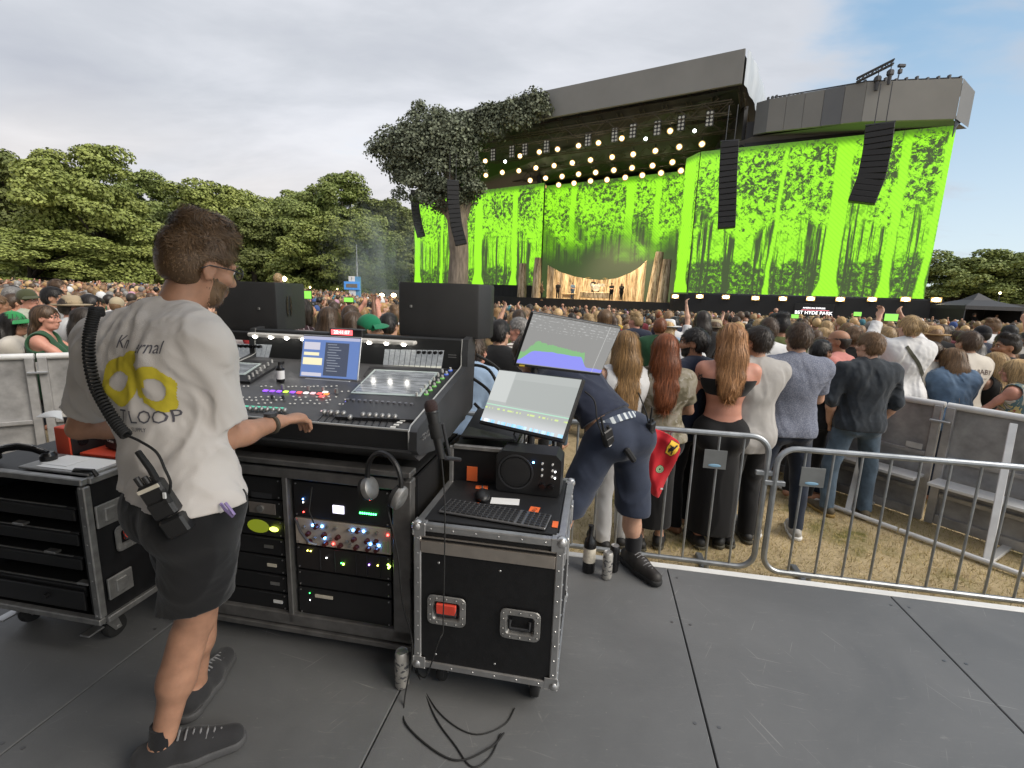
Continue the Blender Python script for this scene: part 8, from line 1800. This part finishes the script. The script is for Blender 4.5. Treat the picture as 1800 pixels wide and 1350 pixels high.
# ---- red jacket on the barrier
def at_b(x, y): return A3(*at_plane(x, y, G(0, 3.44), EY))
out_ = [(1128, 752), (1150, 753), (1176, 762), (1194, 776), (1196, 792), (1186, 815), (1170, 850), (1158, 876), (1142, 866), (1133, 835), (1136, 800)]
def inpoly(P, x, y):
 c = False; j = len(P) - 1
 for i in range(len(P)):
  if (P[i][1] > y) != (P[j][1] > y) and x < (P[j][0] - P[i][0]) * (y - P[i][1]) / (P[j][1] - P[i][1]) + P[i][0]: c = not c
  j = i
 return c
b0 = at_b(1160, 810); F = Field(b0 - A3(.22, .12, .36), b0 + A3(.22, .12, .30), .008)
sl, g = F.block(F.lo, F.lo + F.n * F.vox); Pb = [at_b(*q) for q in out_]
px2 = [((p - b0) @ EX, p[2] - b0[2]) for p in Pb]
X, Y_, Z = np.meshgrid(*[F.lo[i] + F.vox * np.arange(F.n[i]) for i in range(3)], indexing='ij'); uu = (X - b0[0]) * EX[0] + (Y_ - b0[1]) * EX[1]; vv = (X - b0[0]) * EY[0] + (Y_ - b0[1]) * EY[1]; zz_ = Z - b0[2]
sd_ = np.full(uu.shape, 9.0); inside = np.zeros(uu.shape, bool); j = len(px2) - 1
for i in range(len(px2)):
 (x1, y1), (x2, y2) = px2[j], px2[i]; ex_, ey_ = x2 - x1, y2 - y1; t = np.clip(((uu - x1) * ex_ + (zz_ - y1) * ey_) / (ex_ ** 2 + ey_ ** 2), 0, 1); sd_ = np.minimum(sd_, np.hypot(uu - x1 - t * ex_, zz_ - y1 - t * ey_)); cnd = ((y1 > zz_) != (y2 > zz_)) & (uu < (x2 - x1) * (zz_ - y1) / (y2 - y1 + 1e-9) + x1); inside ^= cnd; j = i
sd_ = np.where(inside, -sd_, sd_); fold = .012 * np.sin(30 * uu + 9 * zz_ + 1) + .008 * np.sin(55 * uu - 22 * zz_)
thick = np.abs(vv - fold) - .028 * np.clip(-sd_ / .05, .25, 1)
F.d = np.maximum(sd_, thick).astype(np.float32); V, Q = F.mesh(); V = smooth_mesh(V, Q, 2)
rj = thing('red_jacket', 'red jacket with a yellow badge and a round green badge hung over the barrier', 'jacket', b0); jo = arrmesh('jacket_cloth', V - b0, Q, cloth('red_jacket_cloth', (.50, .018, .028), rough=.7), rj)
c1 = at_b(1181, 786) - b0; c2_ = at_b(1159, 823) - b0
ca_, sa_ = math.cos(R(-28)), math.sin(R(-28))
def shield(x, y): x, y = x * ca_ + y * sa_, -x * sa_ + y * ca_; return abs(x) < .042 * (1 if y > -.01 else 1 - (-.01 - y) * 9) and -.06 < y < .052
def shield2(x, y): return shield(x * 1.12, y * 1.1)
def horse(x, y): x, y = x * ca_ + y * sa_, -x * sa_ + y * ca_; return ((x + .002) / .014) ** 2 + ((y + .005) / .022) ** 2 < 1 or (abs(x - .012 - (y - .015) * .3) < .006 and .0 < y < .036) or (abs(x + .014 + (y + .02) * .5) < .0045 and -.04 < y < -.01) or (abs(x - .010 + (y + .02) * .2) < .004 and -.045 < y < -.02) or (abs(y - .012) < .003 and -.03 < x < -.01)
for fn, m, of, c, st_ in ((shield, mat('badge_edge', (.12, .02, .02), .7), .002, c1, .004), (shield2, mat('badge_yellow', (.80, .50, .04), .7), .004, c1, .004), (horse, M_black, .006, c1, .003), ((lambda x, y: x * x + y * y < .030 ** 2), M_black, .002, c2_, .003), ((lambda x, y: x * x + y * y < .027 ** 2), mat('badge_green', (.30, .42, .24), .7), .004, c2_, .003), ((lambda x, y: .017 ** 2 < x * x + y * y < .019 ** 2 or (x * x + (y * .8) ** 2 < .007 ** 2)), M_black, .006, c2_, .0018)):
 V, F_ = disc_flat((fn, (-.075, .075, -.08, .075)), st_); project('badge', V, F_, jo, m, jo, c, tuple(EX), (0, 0, 1), tuple(EY), of)
k = MB(); k.box(at_b(1162, 856) - b0 - EY * .035, (.018, .004, .012), .001); k.build('white_tag', M_whitep, rj)
# ================================================================ THE CROWD
skins = SKIN
toplist = [('white', c_white), ('black', c_black), ('navy', c_navy), ('cream', c_cream), ('light blue', c_lblue), ('grey', c_grey), ('olive', c_oliveg), ('red', c_red), ('brown', c_brown), ('pink', c_pink), ('denim blue', c_denim), ('striped', m_str), ('green', c_green), ('teal', cloth('teal_cloth', (.05, .20, .20))), ('yellow', cloth('mustard_cloth', (.45, .30, .05))), ('maroon', cloth('maroon_cloth', (.14, .02, .03)))]
hairlist = [('dark brown', HAIR['brown']), ('black', HAIR['black']), ('blond', HAIR['blond']), ('light brown', HAIR['light']), ('auburn', HAIR['auburn']), ('grey', HAIR['grey']), ('dark', HAIR['dark']), ('golden', HAIR['golden'])]
caplist = [('white', cloth('cap_white', (.6, .6, .6))), ('blue', cloth('cap_blue', (.05, .09, .24))), ('black', cloth('cap_black', (.012, .012, .014))), ('pink', cloth('cap_pink', (.45, .25, .32))), ('straw', mat('straw')), ('teal', cloth('cap_teal', (.06, .18, .22))), ('beige', cloth('cap_beige', (.36, .30, .2)))]
VAR = [dict(fem=False, arms='front', hair='short'), dict(fem=False, arms='down', hair='crop', hyaw=25), dict(fem=True, arms='front', hair='long'), dict(fem=True, arms='down', hair='long', hyaw=-20), dict(fem=True, arms='cross', hair='bob'), dict(fem=False, arms='cross', hair='messy', hyaw=-35),
       dict(fem=True, arms='phone', hair='tail'), dict(fem=False, arms=('high', 'front'), hair='short'), dict(fem=False, arms='front', hair='crop', hat='cap'), dict(fem=True, arms='down', hair='long', hat='hat', hyaw=15), dict(fem=True, arms='front', hair='bun', hyaw=30), dict(fem=False, arms='raise', hair='short'), dict(fem=False, arms='down', hair='bald', hyaw=-10)]
vhold = []
for i, v in enumerate(VAR):
 v = dict(v); hs = v.pop('hair'); hat = v.pop('hat', None); J = pose(1.72, **v); J['hairlen'] = .38
 tmp = bpy.data.objects.new('person', None); COL.objects.link(tmp)
 P = figure(tmp, J, SKIN[0], T_('tee', c_white, sleeve=.8 if not v['fem'] else .6, ease=.018), None, None, (hs, 'brown'), vox=.0135, seed=70 + i, nstr=420 if hs != 'messy' else 800, hat=(hat, c_white) if hat else None)
 F = Field(*bounds(J), .02)
 for sd in 'RL': F.cone(J['hip' + sd], J['kn' + sd], .105, .075, .04); F.cone(J['kn' + sd], J['an' + sd], .072, .06, .02)
 F.cut((0, 0, .06), (0, 0, -1)); V, Q = F.mesh(); P['bottom'] = arrmesh('trousers', V, Q, c_djean, tmp)
 vhold.append({k_: o.data for k_, o in P.items() if o}); 
 for o in list(tmp.children): bpy.data.objects.remove(o)
 bpy.data.objects.remove(tmp)
cr = np.random.default_rng(5)
def proj_px(P):
 d = np.array(P) - CAMP; return 900 + FPX * (d @ _R) / (d @ _F), 675 - FPX * (d @ _U) / (d @ _F)
def cross2(a, b): return a[0] * b[1] - a[1] * b[0]
taken = [np.array(o.location[:2]) for o in bpy.data.objects if o.get('category') == 'person' and o.parent is None]
nIn = np.array([-ML[1], ML[0]]); nIn = nIn if nIn[0] > 0 else -nIn                # away from the platform
nL = np.array([-LD[1], LD[0]])
def stage_y(x): return np.interp(x, [-40, -16, -2.3, 14.4, 15.3, 31.4, 45], [64, 60, 56.0, 44.0, 42.6, 34.2, 30]) - 1.2
cand = []
y = 4.5
while y < 60:
 sp = .58 + .006 * y
 x = -y * 1.14 - 1
 while x < y * 1.16 + 1:
  p = np.array([x + cr.uniform(-.2, .2), y + cr.uniform(-.22, .22)]); x += sp
  if p[1] > stage_y(p[0]): continue
  if (p - L0) @ nL < .38 and p[0] < -2.0: continue
  if p[0] >= -2.0 and p[0] < 1.0 and p[1] < 5.1: continue
  if p[0] >= 1.0 and (p - M0) @ nIn < .38 and p[1] < 6.3: continue
  if p[0] >= 3.2 and (p - M0) @ nIn < .45 and p[1] < 6.3: continue
  if min(np.hypot(*(p - q)) for q in taken) < .42: continue
  cand.append(p)
 y += sp * .92
cand.sort(key=lambda p: math.hypot(*p))
NIND = 300 - len(taken) - 8
used_labels = set(); placed = []
def region(px):
 for lim, s_ in ((120, 'at far left beyond the barrier'), (290, 'beyond the engineer left shoulder'), (480, 'behind the engineer head'), (700, 'between the two monitor speakers'), (870, 'behind the right monitor speaker'), (1090, 'beyond the sound graph screen'), (1250, 'beyond the auburn haired woman'), (1350, 'past the ginger haired woman'), (1480, 'past the blue dotted shirt'), (1580, 'past the dark slate shirt'), (1700, 'beyond the denim jacket')):
  if px < lim: return s_
 return 'near the right edge of the crowd'
def label_of(v, hn, tn, cn, reg, near):
 wd = {'long': 'long', 'short': 'short', 'crop': 'cropped', 'bob': 'bobbed', 'messy': 'tousled', 'tail': 'tied', 'bun': 'pinned', 'bald': 'thinning'}[VAR[v]['hair']]; ht = VAR[v].get('hat'); ar = VAR[v]['arms']
 if ht: base = 'person in %s %s and %s top' % (cn, 'cap' if ht == 'cap' else 'brimmed hat', tn)
 else: base = 'person with %s %s hair and %s top' % (wd, hn, tn)
 if ar == 'raise' or ar == 'phone': base += ' with both hands up'
 elif isinstance(ar, tuple): base += ' with one arm up'
 l = base + ' ' + reg
 if l in used_labels: l = base + ' behind ' + near
 if len(l.split()) > 16: l = base.replace('person with ', 'person, ') + ' by ' + near.replace('the ', '').replace(' haired person', ' hair')
 if len(l.split()) > 16: l = ' '.join(l.split()[:16])
 return l
def mslot(o, m): o.material_slots[0].link = 'OBJECT'; o.material_slots[0].material = m
rest = []
for p in cand:
 H = cr.normal(1.70, .085); H = min(max(H, 1.52), 1.9); px, py = proj_px((p[0], p[1], gz(p[0], p[1]) + H))
 if not (-40 < px < 1840): continue
 if len(placed) >= NIND or math.hypot(*p) > 16: rest.append((p, H)); continue
 wts = np.array([3, 2.4, 2.6, 2.2, 1.2, 1.4, .8, .35, 1.1, .4, 1, .45, .7]); v = int(cr.choice(len(VAR), p=wts / wts.sum())); hn, hm = hairlist[int(cr.choice(8, p=[.22, .08, .18, .20, .07, .08, .07, .10]))]; tn, tm = toplist[int(cr.integers(0, len(toplist)))] if cr.random() < .6 else toplist[int(cr.choice(6, p=[.34, .12, .12, .18, .12, .12]))]; cn, cm_ = caplist[int(cr.integers(0, 7))]
 if VAR[v].get('hat') == 'hat': cn, cm_ = [caplist[4], caplist[6], caplist[0]][int(cr.integers(0, 3))]
 near = 'the person in front of them'
 if placed:
  q = min((z for z in placed[-60:]), key=lambda z: abs(z[1] - px) + 3 * abs(z[2] - py)); near = 'the %s' % q[3]
 lb = label_of(v, hn, tn, cn, region(px), near)
 for _ in range(12):                                            # another shirt rather than a label used before
  if lb not in used_labels: break
  tn, tm = toplist[int(cr.integers(0, len(toplist)))]; hn, hm = hairlist[int(cr.integers(0, 8))]; lb = label_of(v, hn, tn, cn, region(px), near)
 used_labels.add(lb); short = ('%s %s' % (cn, 'cap' if VAR[v].get('hat') == 'cap' else 'hat')) if VAR[v].get('hat') else '%s haired person in %s' % (hn, tn)
 face = math.degrees(math.atan2(8 - p[0], 48 - p[1])) + cr.normal(0, 14)
 root = thing('person', lb, 'person', (p[0], p[1], gz(p[0], p[1])), -R(face), 'people packed in the crowd before the stage'); s_ = H / 1.74; root.scale = (s_ * cr.uniform(.95, 1.08), s_, s_)
 skn = skins[int(cr.choice(5, p=[.4, .25, .13, .07, .15]))]
 for k_, me in vhold[v].items():
  o = bpy.data.objects.new(k_ if k_ != 'bottom' else 'trousers', me); COL.objects.link(o); o.parent = root
  mslot(o, {'body': skn, 'top': tm, 'hair': hm, 'hat': cm_, 'bottom': [c_djean, c_black, c_jean][int(cr.integers(0, 3))]}[k_])
 placed.append((p, px, py, short))
# the rest: one mass of people, each a small figure
def blob_person(arm):
 k = MB(); k.m = 0; k.ball((0, .02, 1.60), (.075, .09, .115), 8, 6); k.cyl((0, 0, 1.38), (0, 0, 1.53), .055, 6)
 k.m = 1; k.ball((0, -.005, 1.635), (.088, .105, .105), 8, 6)
 if arm == 2: k.ball((0, -.06, 1.48), (.095, .06, .17), 8, 5)
 k.m = 2; k.ball((0, 0, 1.20), (.235, .13, .26), 8, 6); k.ball((-.2, .03, 1.15), (.07, .07, .24), 6, 5); k.ball((.2, .03, 1.15), (.07, .07, .24), 6, 5); k.tube([(0, 0, 1.0), (0, 0, .1)], [.17, .14], 6)
 if arm == 1: k.m = 0; k.tube([(.2, .05, 1.4), (.24, .2, 1.55), (.16, .3, 1.78)], [.05, .04, .035], 6); k.ball((.16, .3, 1.83), .05, 6, 4)
 V = np.array(k.v); F = [f for f in k.f]; return V, F, np.array(k.mi)
base = [blob_person(a) for a in (0, 1, 2)]
mats_ = [s_ for s_ in SKIN] + [h for _, h in hairlist] + [cm_ for _, cm_ in caplist] + [t_ for _, t_ in toplist]
nS, nH, nC = len(SKIN), len(hairlist), len(caplist)
Vs, Fl, Ls, Mi, off = [], [], [], [], 0
fl_cache = [(np.concatenate([np.array(f) for f in F]), np.array([len(f) for f in F])) for _, F, _ in base]
for p, H in rest:
 b_ = int(cr.choice(3, p=[.66, .07, .27])); V, F, mi = base[b_]; face = math.atan2(8 - p[0], 48 - p[1]) + cr.normal(0, .4); c, s_ = math.cos(-face), math.sin(-face); sc = H / 1.72
 Vs.append(np.stack([(V[:, 0] * c - V[:, 1] * s_) * sc + p[0], (V[:, 0] * s_ + V[:, 1] * c) * sc + p[1], V[:, 2] * sc + gz(p[0], p[1])], 1)); Fl.append(fl_cache[b_][0] + off); Ls.append(fl_cache[b_][1]); off += len(V)
 a = int(cr.choice(5, p=[.4, .25, .13, .07, .15])); h_ = nS + int(cr.choice(8, p=[.22, .08, .18, .20, .07, .08, .07, .10])) if cr.random() < .90 else nS + nH + int(cr.integers(0, nC)); t_ = nS + nH + nC + (int(cr.integers(0, len(toplist))) if cr.random() < .6 else int(cr.choice(6, p=[.34, .12, .12, .18, .12, .12])))
 Mi.append(np.array([a, h_, t_])[mi])
V = np.concatenate(Vs).astype(np.float32); fl = np.concatenate(Fl).astype(np.int32); ls = np.concatenate(Ls).astype(np.int32)
me = bpy.data.meshes.new('crowd'); me.vertices.add(len(V)); me.vertices.foreach_set('co', V.ravel()); me.loops.add(len(fl)); me.loops.foreach_set('vertex_index', fl); me.polygons.add(len(ls)); me.polygons.foreach_set('loop_start', np.concatenate([[0], np.cumsum(ls)[:-1]]).astype(np.int32)); me.polygons.foreach_set('loop_total', ls)
for m in mats_: me.materials.append(m)
me.polygons.foreach_set('material_index', np.concatenate(Mi).astype(np.int32)); me.polygons.foreach_set('use_smooth', np.ones(len(ls), bool)); me.update(calc_edges=True)
o = bpy.data.objects.new('crowd', me); COL.objects.link(o); tag(o, 'dense far crowd of people filling the ground up to the stage', 'crowd', kind='stuff')
# performers on the stage and staff under the tent
def tiny(label, x, y, Y, base_z, v, tm, hm, face=180, H=1.75, bm=None, group='performers on the stage'):
 P = at_y(x, y, Y); root = thing('person', label, 'person', (P[0], P[1], base_z), -R(face), group); s_ = H / 1.74; root.scale = (s_,) * 3
 for k_, me in vhold[v].items():
  o = bpy.data.objects.new(k_ if k_ != 'bottom' else 'trousers', me); COL.objects.link(o); o.parent = root; mslot(o, {'body': SKIN[0], 'top': tm, 'hair': hm, 'hat': c_black, 'bottom': bm or c_black}[k_])
tiny('performer in dark clothes at the left end of the bark drape', 981, 505, 53, 1.36, 1, c_black, HAIR['black'])
tiny('performer in blue denim beside the wooden piano', 1007, 505, 51.5, 1.36, 0, c_denim, HAIR['brown'], 150, bm=c_denim)
tiny('drummer in dark clothes behind the drum kit', 1043, 500, 51.8, 1.75, 4, c_black, HAIR['dark'])
tiny('guitarist in black right of the drum riser', 1075, 508, 49.5, 1.36, 5, c_black, HAIR['black'], 200)
tiny('musician in dark clothes at the right of the drape', 1093, 503, 49.5, 1.36, 3, c_black, HAIR['dark'], 190)
tiny('musician seated beside the drummer', 1052, 500, 52.2, 1.6, 2, c_black, HAIR['dark'])
tiny('camera operator standing on the stage edge left of the drape', 952, 512, 52.4, 1.1, 7, c_brown, HAIR['auburn'], 120)
tiny('man with folded arms standing under the black tent', 1712, 555, 34.6, GROUND + .1, 5, c_black, HAIR['grey'], 185, group='staff under the black tent')
tiny('person in dark top and jeans leaning under the black tent', 1751, 557, 34.6, GROUND + .1, 4, c_black, HAIR['brown'], 200, bm=c_jean, group='staff under the black tent')
# phones held up
for i, (x, y, Y, lb) in enumerate(((533, 518, 4.25, 'phone held up by the person in plaid'), (1566, 558, 4.62, 'phone held up by the person in the billowy white shirt'), (1507, 552, 8, 'bright screened phone held up beyond the dark slate shirt'), (1397, 556, 8.5, 'phone held up beyond the blue dotted shirt'), (613, 527, 7.5, 'phone held up beyond the red clock'))):
 root = thing('phone', lb, 'phone', at_y(x, y, Y), .1, 'phones held up to film the stage'); k = MB(); k.box((0, 0, 0), (.15, .009, .075), .004); k.build('phone_body', M_blackg, root); k = MB(); k.box((0, -.005, 0), (.14, .001, .066)); k.build('display', emitm('phone_green', (.18, .5, .06), .8), root)
# warm light of the stage lamps on the band
for i, (s_, d) in enumerate(((8, 3.0), (16, 3.0))):
 ld = bpy.data.lights.new('stage_wash', 'SPOT'); ld.energy = 9000; ld.color = (1, .78, .48); ld.spot_size = R(60); ld.spot_blend = .6; ld.shadow_soft_size = 1.0
 lo_ = bpy.data.objects.new('stage_wash', ld); COL.objects.link(lo_); p = Vector(SP(s_, d, 15.2)); lo_.location = p; q = Vector((10.2, 53.2, 2.6)) - p; lo_.rotation_euler = q.to_track_quat('-Z', 'Y').to_euler()
